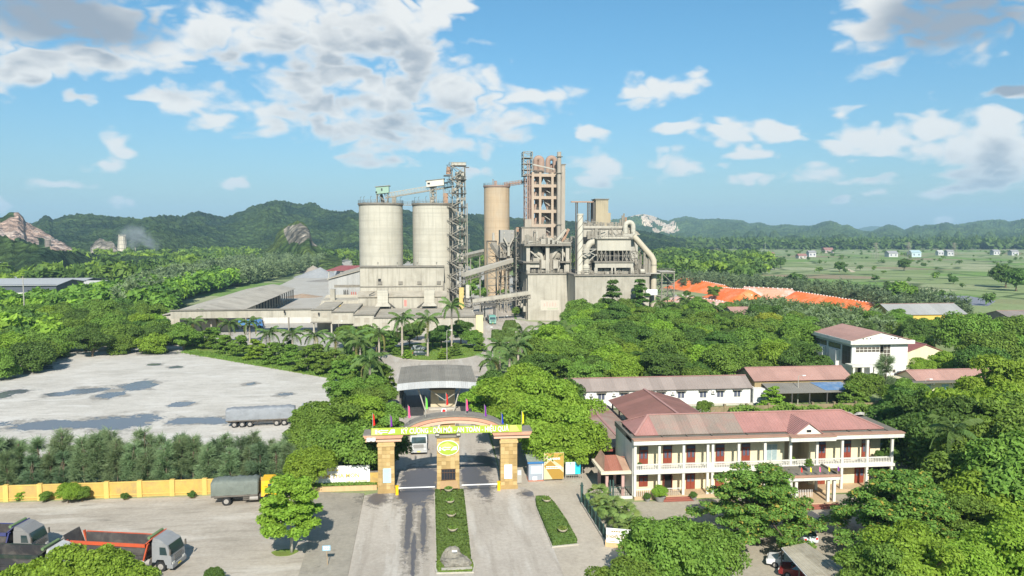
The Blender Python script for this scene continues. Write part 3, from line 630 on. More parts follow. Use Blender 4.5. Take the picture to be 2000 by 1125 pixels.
# ---- grey warehouse beside the packing house
def warehouse():
    Y = 335; x0, x1 = AX(641, Y), AX(712, Y); zl, zr = AZ(544, Y), AZ(525, Y)
    t = thing('corrugated_warehouse', 'grey corrugated warehouse with a sloping roof left of the silos', 'warehouse', ((x0+x1)/2, Y, 0))
    wm = mat('grey corrugated wall', (0.36, 0.36, 0.345), 0.7, 0.08, 0.3, streak=0.4, corr=('X', 0.9))
    MB().extr([(x0, 0), (x1, 0), (x1, zr), (x0, zl)], 'y', Y, Y+70).build('wall', wm, t)
    MB().slab([(x0-0.6, Y-0.8, zl+0.3), (x1, Y-0.8, zr+0.3), (x1, Y+71, zr+0.3), (x0-0.6, Y+71, zl+0.3)], 0.25).build('roof', DUST_ROOF, t)
    MB().box(AX(652, Y), x1-0.1, Y-0.06, Y-0.003, AZ(559, Y), AZ(554, Y)).build('dark_band', CONC_D, t)
    for px in (671, 674, 678):
        MB().bar((AX(px, Y-1), Y-1, AZ(590, Y)), (AX(px, Y-1), Y-1, AZ(563, Y)), 0.35).build('pipe', STEEL_D, t)
    for px in (686, 690, 694):
        MB().bar((AX(px, Y-2), Y-2, AZ(592, Y)), (AX(px, Y-2), Y-2, AZ(567, Y)), 0.4).build('red_pipe', mat('red oxide paint', (0.36, 0.10, 0.075), 0.7), t)
    Y2 = 312; xa, xb = AX(626, Y2), AX(700, Y2); z = AZ(575, Y2)
    a = thing('dusty_annexe', 'low dusty flat roofed annexe with a yellow edge beside the packing house', 'annexe', (xa, Y2, 0))
    MB().box(xa, xb, Y2+1, Y2+21, 0, z-1.9).build('wall', CONC, a)
    MB().slab([(xa-0.5, Y2, z-3.3), (xb, Y2, z-3.3), (xb, Y2+21, z-1.2), (xa-0.5, Y2+21, z-1.2)], 0.3).build('roof', mat('cement dust sheet', (0.50, 0.45, 0.35), 0.9, 0.1, 0.3, dirt=(0.34,0.30,0.22), dirt_amt=0.5), a)
    MB().box(xa+1.5, xb-0.2, Y2+0.3, Y2+0.5, z-4.4, z-3.75).build('yellow_edge', mat('yellow paint', (0.66, 0.43, 0.035), 0.6), a)
    for px in (647, 657): MB().box(AX(px, Y2)-0.9, AX(px, Y2)+0.9, Y2+2, Y2+5, z-3.2, AZ(563 if px == 647 else 585, Y2)).build('hopper_box', CONC, a)
warehouse()
def red_shed():
    Y = 500; x0, x1 = AX(641, Y), AX(712, Y); t = thing('red_roofed_shed', 'distant open shed with a dark red roof beyond the grey warehouse', 'shed', (x0, Y, 0))
    z = AZ(526, Y); rm = mat('dark red sheet roof', (0.27, 0.075, 0.07), 0.7, 0.12, 0.2, dirt=(0.20,0.10,0.09), dirt_amt=0.4)
    MB().slab([(x0-1, Y-1, z), (x1+2, Y-1, z), (x1+2, Y+16, AZ(517, 516)), (x0+6, Y+16, AZ(517, 516))], 0.4).build('roof', rm, t)
    for k in range(4):
        x = x0+(x1-x0)*k/3; MB().box(x, x+0.6, Y, Y+0.6, 0, z-0.5).build('column', STEEL_L, t)
    MB().box(x0+2, x1, Y+14, Y+15, 0, z).build('back_wall', mat('blue grey sheet', (0.25, 0.28, 0.31), 0.7), t)
red_shed()
def heap(name, label, px, py, rx_m, h, m, ry=None, seed=1, seg=22):
    x, y = G(px, py); ry = ry or rx_m; mb = MB(); n = 36; V = [(x, y, h)]; Fc = []
    for j in range(1, seg+1):
        t = j/seg
        for i in range(n):
            a = math.tau*i/n; q = 1+0.22*mnoise.noise(Vector((math.cos(a)*1.6, math.sin(a)*1.6, seed))); w = t*q
            X, Y = x+rx_m*w*math.cos(a), y+ry*w*math.sin(a)
            z = h*(1-t)**1.15+0.05*h*mnoise.noise(Vector((X/2.5, Y/2.5, seed)))*(1-t)
            V.append((X, Y, max(0.0, z) if j < seg else -0.1))
    for i in range(n): Fc.append((0, 1+i, 1+(i+1) % n))
    for j in range(seg-1):
        for i in range(n): Fc.append((1+j*n+i, 1+(j+1)*n+i, 1+(j+1)*n+(i+1) % n, 1+j*n+(i+1) % n))
    mb.v = V; mb.f = Fc; return tag(mb.build(name, m, smooth=True), label, 'heap')
GRAVEL = mat('blue grey gravel', (0.27, 0.275, 0.275), 0.95, 0.2, 0.5)
heap('gravel_heap', 'large blue grey gravel heap beside the distant red shed', 625, 541, 20, 7.5, GRAVEL, 16, 1)
heap('gravel_heap', 'smaller brown gravel heap behind the large grey one', 612, 532, 12, 6.0, mat('brown gravel', (0.28, 0.245, 0.20), 0.95, 0.2, 0.5), 10, 2)
heap('rubble_heap', 'low long reddish rubble heap in the middle of the works yard', 592, 580, 11, 1.8, mat('reddish rubble', (0.30, 0.235, 0.17), 0.95, 0.3, 1.0, dirt=(0.28,0.13,0.06), dirt_amt=0.5, dirt_scale=0.5), 6, 3)
heap('gravel_heap', 'flat dark ash heap in the middle of the works yard', 640, 549, 16, 1.6, mat('dark ash', (0.21, 0.195, 0.17), 0.95, 0.2, 0.5), 9, 4)

# ---- bucket elevator tower
def lattice_tower(t, x0, x1, y0, y1, z0, z1, levels, m, tt=0.32, brace=True, name='frame'):
    mb = MB(); C = [(x0, y0), (x1, y0), (x1, y1), (x0, y1)]
    for x, y in C: mb.bar((x, y, z0), (x, y, z1), tt)
    zs = [z0+(z1-z0)*k/levels for k in range(levels+1)]
    for k in range(1, levels+1):
        for i in range(4):
            a, b = C[i], C[(i+1) % 4]; mb.bar((*a, zs[k]), (*b, zs[k]), tt*0.8)
            if brace:
                if k % 2: mb.bar((*a, zs[k-1]), (*b, zs[k]), tt*0.55)
                else: mb.bar((*b, zs[k-1]), (*a, zs[k]), tt*0.55)
    return mb.build(name, m, t), zs
def elevator():
    Y = 308; x0, x1 = AX(884, Y, 450), AX(909, Y, 450); zt = AZ(324, Y)
    t = thing('elevator_tower', 'tall steel bucket elevator tower with stairs beside the right silo', 'elevator tower', ((x0+x1)/2, Y, 0))
    fr, zs = lattice_tower(t, x0, x1, Y, Y+5, 0, zt, 11, STEEL)
    for k, z in enumerate(zs[1:], 1):
        pl = MB().box(x0-(0.6 if k % 2 else 1.4), x1+0.5, Y-0.7, Y+5.4, z-0.1, z+0.08); p = pl.build('platform', STEEL_D, t)
        MB().rail([(x0-1.2, Y-0.6), (x1+0.4, Y-0.6)], z+0.08, 1.1, 0.09, 1.4).rail([(x0-1.2, Y-0.6), (x0-1.2, Y+5)], z+0.08, 1.1, 0.09, 1.4).build('railing', STEEL, p)
        if k < len(zs):
            za = zs[k-1]; mid = (za+z)/2; sx0, sx1 = x0-0.9, x1-1.0
            st = MB().bar((sx0, Y-1.0, za), (sx1, Y-1.0, mid), 0.9, 0.3).bar((sx1, Y-1.9, mid), (sx0, Y-1.9, z), 0.9, 0.3)
            st.bar((sx0, Y-1.5, za+1), (sx1, Y-1.5, mid+1), 0.09).bar((sx1, Y-2.4, mid+1), (sx0, Y-2.4, z+1), 0.09).box(sx1-0.3, sx1+1.0, Y-2.4, Y-0.6, mid-0.1, mid+0.05)
            st.build('stair_flight', STEEL, t)
            MB().bar((x0-2.2, Y-2.0, z-0.2), (x0-0.2, Y-1.2, z-2.2), 0.16).bar((x0-2.4, Y-2.2, z-0.1), (x0, Y-2.2, z-0.1), 0.16).build('bracket', STEEL_D, t)
    xm = (x0+x1)/2
    for dx in (-0.4, 1.3): MB().box(xm+dx-0.45, xm+dx+0.45, Y+1.6, Y+3.2, 0, zt-3.5).build('bucket_casing', STEEL_L, t)
    MB().box(xm-1.3, xm+2.2, Y+1.2, Y+3.6, zt-5.5, zt-2.5).build('head_casing', STEEL_L, t)
    MB().cyl((x0-1.4, Y+1.5, AZ(341, Y)), (x0-1.4, Y+1.5, AZ(326, Y)), 1.1, 0.8, 10).build('dust_collector', RUST, t)
    MB().box(x0-3.4, x0, Y-0.5, Y+4, AZ(343, Y)-0.3, AZ(343, Y)).build('side_platform', STEEL_D, t)
    MB().box(x0-0.3, x1+0.2, Y-0.4, Y+5.4, zt+0.002, AZ(318, Y)).build('roof_house', mat('pale sheet metal', (0.56, 0.53, 0.45), 0.6, 0.06, 0.6), t)
    MB().bar((x1, Y+2, zt-0.6), (x1+1.7, Y+2, zt-0.6), 0.35).build('hoist_beam', STEEL_D, t)
    MB().cyl((xm+0.4, Y+0.7, AZ(352, Y)), (xm+0.4, Y+0.7, AZ(335, Y)), 0.7, 0.55, 10).cyl((xm-1.5, Y+0.7, AZ(372, Y)), (xm+0.6, Y+0.7, AZ(352, Y)), 0.5, n=8).build('spout', STEEL_L, t)
    MB().bar((x1+0.7, Y, 0), (x1+0.7, Y, AZ(397, Y)), 0.4).build('vertical_duct', STEEL, t)
    b = MB(); rng = random.Random(5)
    for k in range(26):
        z = rng.uniform(2, zt-6); x = rng.uniform(x0, x1-0.6); w = rng.uniform(0.5, 1.4); b.box(x, x+w, Y-0.3+rng.random(), Y+1.2, z, z+rng.uniform(0.5, 1.6))
    tag(b.build('machinery', STEEL, t), kind='stuff')
elevator()
# ---- conveyor gallery on top of the silos
def top_gallery():
    Y = 316; t = thing('silo_conveyor', 'sloping conveyor gallery with a green head house on top of the silos', 'conveyor', (s1x, Y, s1z))
    P0 = (AX(752, Y, 385), Y, AZ(384, Y)); P1 = (AX(886, Y, 360), Y, AZ(361, Y))
    MB().truss(P0, P1, 2.4, 2.0, 22, 0.16).build('truss', STEEL_L, t)
    MB().slab([(P0[0], Y-1.0, P0[2]-0.6), (P1[0], Y-1.0, P1[2]-0.6), (P1[0], Y+1.0, P1[2]-0.6), (P0[0], Y+1.0, P0[2]-0.6)], 0.25).build('belt', STEEL, t)
    gm = mat('faded green sheet', (0.25, 0.37, 0.29), 0.7, 0.1, 0.6, streak=0.3)
    x0, x1 = AX(735, Y, 380), AX(760, Y, 380); zb, za, zc = AZ(381, Y), AZ(368, Y), AZ(365.5, Y)
    h = MB().extr([(x0, zb), (x1, zb+0.6), (x1, zc), (x0, za)], 'y', Y-2.6, Y+2.6).build('head_house', gm, t)
    MB().slab([(x0-0.4, Y-3, za+0.25), (x1+0.5, Y-3, zc+0.3), (x1+0.5, Y+3, zc+0.3), (x0-0.4, Y+3, za+0.25)], 0.15).build('head_roof', STEEL_L, t)
    MB().box(AX(747, Y), AX(749.5, Y), Y-2.66, Y-2.603, AZ(375, Y), AZ(370, Y)).build('window', MATS['dark opening'], h)
    MB().box(AX(736, Y), AX(739, Y), Y-2.66, Y-2.603, AZ(379.5, Y), AZ(376, Y)).build('window', MATS['dark opening'], h)
    MB().bar((x0+0.3, Y-2, s1z), (x0+0.3, Y-2, zb), 0.35).bar((x1-0.6, Y-2, s1z), (x1-0.6, Y-2, zb), 0.35).bar((x0+0.3, Y+2, s1z), (x0+0.3, Y+2, zb), 0.35).bar((x1-0.6, Y+2, s1z), (x1-0.6, Y+2, zb), 0.35).bar((x0+0.3, Y-2, zb), (x1-0.6, Y-2, s1z), 0.25).build('house_legs', STEEL, t)
    MB().cyl(((x0+x1)/2, Y, s1z), ((x0+x1)/2-0.6, Y, zb), 0.8, 0.5, 8).build('spout', STEEL_D, t)
    a, b = AX(767, Y), AX(775, Y); MB().box(a, b, Y-1.1, Y+1.1, s1z, AZ(381, Y)-0.6).build('support', STEEL, t)
    m0, m1 = AX(833, Y, 360), AX(867, Y, 360)
    MB().extr([(m0, AZ(367, Y)), (m1, AZ(363, Y)), (m1, AZ(351, Y)), (m0, AZ(355, Y))], 'y', Y-2.4, Y+2.4).build('drive_house', mat('pale sheet metal', (0.5,0.5,0.5)), t)
    MB().slab([(m0-0.4, Y-2.7, AZ(354.6, Y)), (m1+0.4, Y-2.7, AZ(350.2, Y)), (m1+0.4, Y+2.7, AZ(350.2, Y)), (m0-0.4, Y+2.7, AZ(354.6, Y))], 0.15).build('drive_roof', STEEL, t)
    MB().box(AX(836, Y), AX(841, Y), Y-2.46, Y-2.403, AZ(362, Y), AZ(358.5, Y)).build('window', MATS['dark opening'], t)
    fr, _ = lattice_tower(t, AX(841, Y), AX(853, Y), Y-1.5, Y+1.5, s2z, AZ(367, Y), 3, STEEL, 0.3, True, 'support_frame')
    MB().cyl((AX(847, Y), Y, s2z), (AX(846, Y), Y, AZ(368, Y)), 0.55, n=8).box(AX(842, Y), AX(847, Y), Y-0.8, Y+0.8, s2z, s2z+2.2).build('spout', STEEL_L, t)
    c = AX(871, Y); MB().box(c-1, c+1, Y-1, Y+1, s2z, AZ(378, Y)).build('filter_box', RUST, t)
    MB().rail([(c-1, Y-1), (c+1, Y-1)], AZ(378, Y), 1.6, 0.1, 1).build('filter_rail', STEEL, t)
    MB().bar((AX(868, Y), Y-1.2, s2z), (AX(868, Y), Y-1.2, AZ(352, Y)), 0.3).build('mast', STEEL, t)
    MB().bar((AX(869, Y), Y, AZ(358, Y)), (AX(884, Y), Y, AZ(354, Y)), 1.2, 0.25).build('walkway', STEEL_D, t)
top_gallery()

# ---- orange clinker silo and its gallery
ORANGE_C = mat('orange stained concrete', (0.455, 0.34, 0.215), 0.85, 0.06, 0.1, dirt=(0.37, 0.315, 0.235), dirt_amt=0.6, dirt_scale=0.05, streak=0.5, streak_col=(0.33, 0.22, 0.125), rings=0.3)
s3, s3x, s3r, s3z = silo('tall slim orange stained clinker silo behind the works road', 945.5, 995, 363, 400, ORANGE_C, mat('pinkish dusty steel', (0.28, 0.195, 0.155), 0.8, 0.2, 1.0))
PINK_ST = MATS['pinkish dusty steel']
MB().box(s3x-1.6, s3x-0.2, 396, 398, s3z, s3z+2.3).cyl((s3x-2.2, 397, s3z), (s3x-2.2, 397, s3z+3.2), 0.2, n=6).build('roof_machine', PINK_ST, s3)
def clinker_bridge():
    Y = 400; P0 = (AX(985, Y, 360), Y, AZ(360.5, Y)); P1 = (AX(1030, Y, 355), Y, AZ(354, Y))
    t = thing('clinker_bridge', 'inclined pinkish gallery between the orange silo and the preheater tower', 'conveyor', P0)
    MB().truss(P0, P1, 2.2, 2.0, 8, 0.2).build('truss', PINK_ST, t)
    MB().bar(P0, P1, 1.9, 0.9).build('belt_cover', PINK_ST, t)
clinker_bridge()

# ---- preheater tower
def preheater():
    Y = 392; t = thing('preheater_tower', 'tall orange dusted concrete frame of the kiln preheater tower', 'preheater tower', (AX(1063, Y), Y, 0))
    cm = mat('orange dusted concrete frame', (0.40, 0.315, 0.235), 0.85, 0.12, 0.2, dirt=(0.30, 0.225, 0.16), dirt_amt=0.5, dirt_scale=0.1, streak=0.45, streak_col=(0.37,0.25,0.17))
    gm = mat('grey dusted concrete', (0.34, 0.30, 0.245), 0.85, 0.12, 0.3, streak=0.5)
    cols = [1040.5, 1054.8, 1078.6, 1089]; xs = [AX(p, Y, 420) for p in cols]; floors = [AZ(p, Y) for p in (462, 439, 411, 384, 361, 340)]
    zt = AZ(336, Y); depth = 15
    for j, y in enumerate((Y, Y+depth/2, Y+depth)):
        for i, x in enumerate(xs): MB().box(x-0.6, x+0.6, y-0.5+0.003*i, y+0.7, 0, zt).build('column', cm, t)
    for z in floors+[AZ(480, Y)]:
        mb = MB()
        for y in (Y-0.45, Y+depth/2-0.4, Y+depth-0.4):
            for i in range(3): mb.box(xs[i]+0.59, xs[i+1]-0.59, y, y+0.9, z-1.2, z+0.2)
        for x in (xs[0], xs[-1]): mb.box(x-0.4, x+0.4, Y+0.71, Y+depth-0.51, z-1.0, z+0.18)
        b = mb.build('floor_beams', cm, t); MB().box(xs[0]-0.3, xs[-1]+0.3, Y+0.1, Y+depth, z+0.21, z+0.42).build('floor_slab', gm, b)
        MB().rail([(xs[0]+0.7, Y-0.3), (xs[-1]-0.7, Y-0.3)], z+0.22, 1.2, 0.09, 1.5).build('railing', STEEL, b)
    # cyclones and ducts inside the bays
    cyc = mat('dusty refractory steel', (0.30, 0.205, 0.155), 0.8, 0.15, 0.6)
    for k, z in enumerate(floors[:-1]):
        h = floors[k+1]-z; xm = (xs[1]+xs[2])/2
        smooth_angle(MB().lathe([(0.5, 0.3), (0.6, h*0.2), (1.9, h*0.62), (1.9, h*0.93), (0.9, h*0.97)], xm-(1.2 if k % 2 else -1.2), Y+4, 14, z).build('cyclone', cyc, t))
        smooth_angle(MB().lathe([(0.6, 0.3), (0.7, h*0.25), (1.7, h*0.6), (1.7, h*0.93), (0.8, h*0.97)], xm+(1.9 if k % 2 else -2.0), Y+9, 14, z).build('cyclone', cyc, t))
        MB().cyl((xs[0]+1.6, Y+3, z+0.4), (xs[0]+2.6, Y+4, z+h*0.9), 0.6, n=10).build('duct', cyc, t)
        MB().box(xs[0]+1.0, xs[1]-1.0, Y+6, Y+9, z+0.43, z+h*0.5).build('equipment', STEEL, t)
        MB().box(xs[2]+0.6, xs[3]-0.6, Y+6.5, Y+9, z+0.43, z+h*0.7).build('equipment', PINK_ST, t)
        MB().bar((xs[1]+0.8, Y+2, z+h*0.8), (xs[2]-0.8, Y+2, z+h*0.35), 0.35).build('pipe', STEEL_L, t)
    # top ducts: two big goosenecks
    z0 = zt+0.2
    for a, b, top in ((1046, 1057, 306), (1070, 1084, 305.5)):
        xa, xb = AX(a, Y+5, 330), AX(b, Y+5, 330); zz_ = AZ(top, Y+5); r = (xb-xa)/2; xc = (xa+xb)/2
        pts = [(xa, Y+5, z0)]+[(xc-r*math.cos(q), Y+5, zz_-1.3-r*0.6+r*math.sin(q)) for q in [math.pi*k/10 for k in range(11)]]+[(xb, Y+5, z0)]
        smooth_angle(MB().tube(pts, [1.25+0.05*i if a == 1046 else 1.35 for i in range(len(pts))], 14).build('gooseneck_duct', cyc, t), 50)
    MB().lathe([(2.6, 0), (2.6, 2.5), (1.4, 4.2)], AX(1052, Y+8), Y+8, 16, z0).build('top_cyclone', cyc, t)
    MB().lathe([(2.6, 0), (2.6, 3.2), (1.4, 5)], AX(1080, Y+9), Y+9, 16, z0).build('top_cyclone', cyc, t)
    MB().bar((AX(1041, Y), Y, AZ(321, Y)), (AX(1082, Y), Y, AZ(330, Y)), 0.7).build('pipe', STEEL_L, t)
    MB().rail([(xs[0], Y-0.2), (xs[-1], Y-0.2)], zt+0.3, 1.2, 0.1, 1.4).build('top_railing', STEEL, t)
    # stair and elevator lattice on the left
    lx0, lx1 = AX(1026, Y, 400), AX(1037.5, Y, 400)
    lattice_tower(t, lx0, lx1, Y+1, Y+6, 0, AZ(340, Y), 11, PINK_ST, 0.4, True, 'stair_frame')
    lattice_tower(t, AX(1022.5, Y, 300), AX(1040, Y, 300), Y, Y+7, AZ(343, Y), AZ(296, Y), 4, STEEL, 0.4, True, 'top_frame')
    for p in (1030, 1033.5): MB().bar((AX(p, Y), Y+0.3, 0), (AX(p, Y), Y+0.3, AZ(312, Y)), 0.55).build('riser', PINK_ST, t)
    for k in range(4):
        z = AZ(343, Y)+(AZ(296, Y)-AZ(343, Y))*k/4; MB().box(AX(1022.5, Y)-0.4, AX(1040, Y), Y-0.3, Y+7, z-0.1, z+0.15).build('platform', STEEL, t)
    MB().box(AX(1025, Y), AX(1039, Y), Y, Y+5, 0, AZ(428, Y)).build('stair_base', gm, t)
    # stack and right wall
    xa, xb = AX(1087.3, Y-2, 400), AX(1095.3, Y-2, 400); r = (xb-xa)/2; xc = (xa+xb)/2
    smooth_angle(MB().lathe([(r, 0), (r, AZ(296, Y-2))], xc, Y-2.6, 20).build('stack', gm, t), 50)
    for p in (305, 337, 438): MB().lathe([(r+0.05, -0.2), (r+0.7, -0.2), (r+0.7, 0.1), (r+0.05, 0.12)], xc, Y-2.6, 20, AZ(p, Y-2)).build('stack_gallery', STEEL, t)
    MB().box(AX(1096, Y), AX(1103.5, Y), Y+0.5, Y+12, 0, AZ(321, Y)).build('lift_shaft', gm, t)
    MB().box(AX(1096, Y)-0.2, AX(1103.5, Y)+0.3, Y+0.2, Y+12.3, AZ(321, Y)+0.004, AZ(320, Y)+0.2).build('shaft_cap', CONC_D, t)
preheater()

# ---- the mill building: two concrete basement blocks with open machine decks on top
MILL_W = mat('cement dusted plate', (0.40, 0.372, 0.31), 0.8, 0.1, 0.4, dirt=(0.28,0.255,0.205), dirt_amt=0.4, streak=0.35)
DARK = MATS['dark opening']
def clutter(parent, seed, n, x0, x1, y0, y1, z, hmax=1.8, m=None, name='machinery'):
    rng = random.Random(seed); b = MB()
    for k in range(n):
        x, y = rng.uniform(x0, x1), rng.uniform(y0, y1); w, h = rng.uniform(0.3, 1.3), rng.uniform(0.5, hmax)
        q = rng.random()
        if q < 0.5: b.box(x, x+w, y, y+w, z, z+h)
        elif q < 0.75: b.cyl((x, y, z), (x, y, z+h), w*0.4, n=8)
        else: b.bar((x, y, z+h), (x+rng.uniform(-3, 3), y+rng.uniform(-1, 1), z+h*rng.uniform(0.2, 1.4)), 0.22)
    return tag(b.build(name, m or STEEL, parent), kind='stuff')
def mill_a():
    Y = 296; x0, x1 = AX(1031, Y, 560), AX(1109.5, Y, 560); zt = AZ(536, Y)
    t = thing('mill_block', 'concrete mill block with open machine deck beside the works road', 'factory building', (x0, Y, 0))
    MB().box(x0, x1, Y, Y+38, 0, zt).build('basement', CONC, t)
    MB().box(x0-0.6, x1+0.3, Y-0.5, Y+38, zt+0.003, zt+0.5).build('deck_slab', CONC_D, t)
    MB().rail([(x0-0.4, Y+30), (x0-0.4, Y-0.3), (x1, Y-0.3)], zt+0.5, 1.1, 0.1, 1.6).build('railing', STEEL, t)
    for k in range(9):
        y = Y+2+k*4; MB().bar((x0-0.35, y, 0), (x0-0.35, y, zt), 0.3).build('pipe', STEEL, t)
    for k in range(8):
        y = Y+3+k*4.4; z = 3+(k*5.7) % 11; MB().box(x0-1.4, x0-0.004, y, y+2.6, z, z+2.2).build('side_box', STEEL_D if k % 2 else CONC, t)
    # faded emblem on the front wall
    ea, eb, z0, z1 = AX(1056, Y), AX(1093, Y), AZ(607, Y), AZ(587, Y)
    e = MB().box(ea, eb, Y-0.05, Y-0.003, z0, z1).build('faded_emblem', mat('faded white paint', (0.455, 0.42, 0.35), 0.85, 0.12, 1.5), t)
    MB().box(ea+2.6, eb-0.6, Y-0.07, Y-0.052, z0+0.4, z0+0.9).build('green_bar', mat('faded green paint', (0.37,0.39,0.29), 0.85, 0.2, 2), e)
    rm = mat('faded red paint', (0.47, 0.35, 0.29), 0.85, 0.2, 2)
    for k in range(5): MB().box(ea+1.2+k*1.1, ea+1.75+k*1.1, Y-0.07, Y-0.052, z0+1.6, z0+2.8+0.5*(k % 2)).build('red_mark', rm, e)
    # upper frame
    zr = AZ(478, Y); zm = AZ(512, Y); cols = [1033, 1071, 1110]
    for p in cols:
        for y in (Y+0.6, Y+10, Y+20): MB().box(AX(p, Y)-0.9, AX(p, Y)+0.5, y, y+1.2, zt+0.5, zr-0.5).build('column', MILL_W, t)
    MB().box(AX(1098.5, Y), AX(1101, Y), Y+1.0, Y+1.8, zm+0.3, zr-0.5).build('column', MILL_W, t)
    MB().box(AX(1024, Y), AX(1115, Y), Y-0.6, Y+22, zr-0.5, zr+0.25).build('roof_slab', CONC_D, t)
    for a, b in ((1022, 1054), (1094, 1113)): MB().box(AX(a, Y), AX(b, Y), Y-0.3, Y+20, zm-0.35, zm+0.2).build('mid_slab', CONC_D, t)
    MB().box(AX(1032, Y), AX(1054, Y), Y+0.8, Y+1.4, AZ(523, Y), zm-0.353).build('panel_wall', MILL_W, t)
    for a, b in ((1036, 1044), (1048, 1052)): MB().box(AX(a, Y), AX(b, Y), Y+1.5, Y+1.7, zt+0.52, AZ(523, Y)-0.02).build('opening', DARK, t)
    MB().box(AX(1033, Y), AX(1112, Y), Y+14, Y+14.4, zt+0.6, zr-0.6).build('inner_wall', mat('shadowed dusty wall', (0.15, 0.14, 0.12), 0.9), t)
    # hoppers, cyclones and chevron ducts
    for p, w in ((1049, 2.6), (1084, 3.0)):
        x = AX(p, Y+5); smooth_angle(MB().lathe([(0.6, 0), (0.8, 1.5), (w, 5.2), (w, 6.3), (w*0.5, 8.4), (0.5, 8.8)], x, Y+6, 16, AZ(525, Y)).build('cyclone', CONC, t), 40)
    x = AX(1092, Y+3); z = AZ(512, Y); MB().tube([(x-4.5, Y+3, z-0.5), (x-0.6, Y+3, z+4.7), (x, Y+3, z+4.9), (x+0.6, Y+3, z+4.7), (x+4.2, Y+3, z-0.2)], 0.62, 10).build('chevron_duct', MILL_W, t)
    x = AX(1052, Y+2.5); MB().bar((x-3.5, Y+2.5, z+4.4), (x+0.7, Y+2.5, z+1.0), 0.5).build('inclined_duct', STEEL_L, t)
    MB().box(x-2.3, x+0.3, Y+2, Y+4, z-1, z+1.5).build('fan_casing', CONC, t)
    smooth_angle(MB().tube([(x+1.5, Y+3, zt+1), (x+1.5, Y+3, z+1), (x+0.8, Y+3, z+2.6), (x-0.6, Y+3, z+3.2)], 0.9, 12).build('elbow_duct', CONC, t), 50)
    for p in (1062, 1085):
        x = AX(p, Y+1.8); c = MB().box(x-1.0, x+1.0, Y+1.2, Y+3.0, AZ(525, Y), AZ(509, Y)).build('filter_cabinet', MILL_W, t)
        for dx in (-0.8, 0.8): MB().bar((x+dx, Y+1.4, zt+0.5), (x+dx, Y+1.4, AZ(525, Y)), 0.2).build('cabinet_leg', STEEL, c)
        MB().tube([(x+1.5, Y+1.6, AZ(508, Y)), (x+1.7, Y+1.6, AZ(520, Y)), (x+0.9, Y+1.6, zt+0.7)], 0.28, 8).build('hose', STEEL_L, c)
    MB().box(AX(1103, Y), AX(1107, Y), Y+1, Y+3, zt+0.5, AZ(518, Y)).build('cabinet', MILL_W, t)
    clutter(t, 11, 34, x0+1, x1-1, Y+0.5, Y+4, zt+0.5, 1.5)
    # roof machinery and plant room
    MB().box(AX(1019, Y+14), AX(1066, Y+14), Y+14, Y+36, zr-8, AZ(445, Y+14)).build('plant_room', mat('grey dusted concrete', (0.4, 0.4, 0.4)), t)
    MB().box(AX(1019, Y+14)-0.3, AX(1066, Y+14)+0.3, Y+13.7, Y+36.3, AZ(445, Y+14)+0.003, AZ(445, Y+14)+0.4).build('plant_room_roof', CONC_D, t)
    MB().bar((AX(1042, Y+13), Y+13, zr), (AX(1042, Y+13), Y+13, AZ(451, Y)), 0.25).bar((AX(1042, Y+13), Y+13, AZ(451, Y)), (AX(1047, Y+13), Y+13, AZ(451, Y)), 0.2).build('davit', STEEL_D, t)
    MB().box(AX(1047, Y+13.5), AX(1050, Y+13.5), Y+13.4, Y+13.9, zr+0.3, AZ(452, Y)).build('door', MILL_W, t)
    MB().rail([(AX(1024, Y), Y-0.4), (AX(1114, Y), Y-0.4)], zr+0.25, 1.2, 0.1, 1.5).build('roof_railing', STEEL, t)
    for p, h in ((1036, 1.5), (1060, 2.2), (1073, 2.6), (1078, 1.8), (1091, 1.3)):
        x = AX(p, Y+3); MB().box(x-0.9, x+0.9, Y+2, Y+4.5, zr+0.25, zr+h).build('roof_unit', MILL_W if h > 2 else STEEL_L, t)
    MB().bar((AX(1084, Y+6), Y+6, zr+1.0), (AX(1105, Y+6), Y+6, AZ(448, Y+6)), 1.4, 0.9).build('inclined_chute', MILL_W, t)
    MB().bar((AX(1098, Y+8), Y+8, zr+1.0), (AX(1110, Y+8), Y+8, AZ(447, Y+6)), 1.3, 1.0).build('rusty_chute', RUST, t)
    MB().box(AX(1090, Y+2), AX(1113, Y+2), Y+1, Y+4, zr+0.26, zr+0.95).build('pale_duct', CONC_L, t)
    clutter(t, 12, 60, AX(1066, Y+8), AX(1114, Y+8), Y+3, Y+20, zr+0.25, 3.2)
    clutter(t, 13, 26, AX(1026, Y), AX(1066, Y), Y+1, Y+12, zr+0.25, 1.6)
    clutter(t, 14, 40, x0+1, x1-1, Y+2, Y+9, zt+0.5, 8, STEEL); clutter(t, 15, 30, x0+1, x1-1, Y+3, Y+11, AZ(512, Y), 6, STEEL_D); clutter(t, 16, 36, AX(1020, Y+10), AX(1064, Y+10), Y+8, Y+13, zr+0.25, 4, STEEL)
    lattice_tower(t, AX(1115.5, Y), AX(1122, Y), Y+1, Y+4, zt+0.5, AZ(462, Y), 6, STEEL, 0.24, True, 'stair_tower')
    return zt
ZB = mill_a()
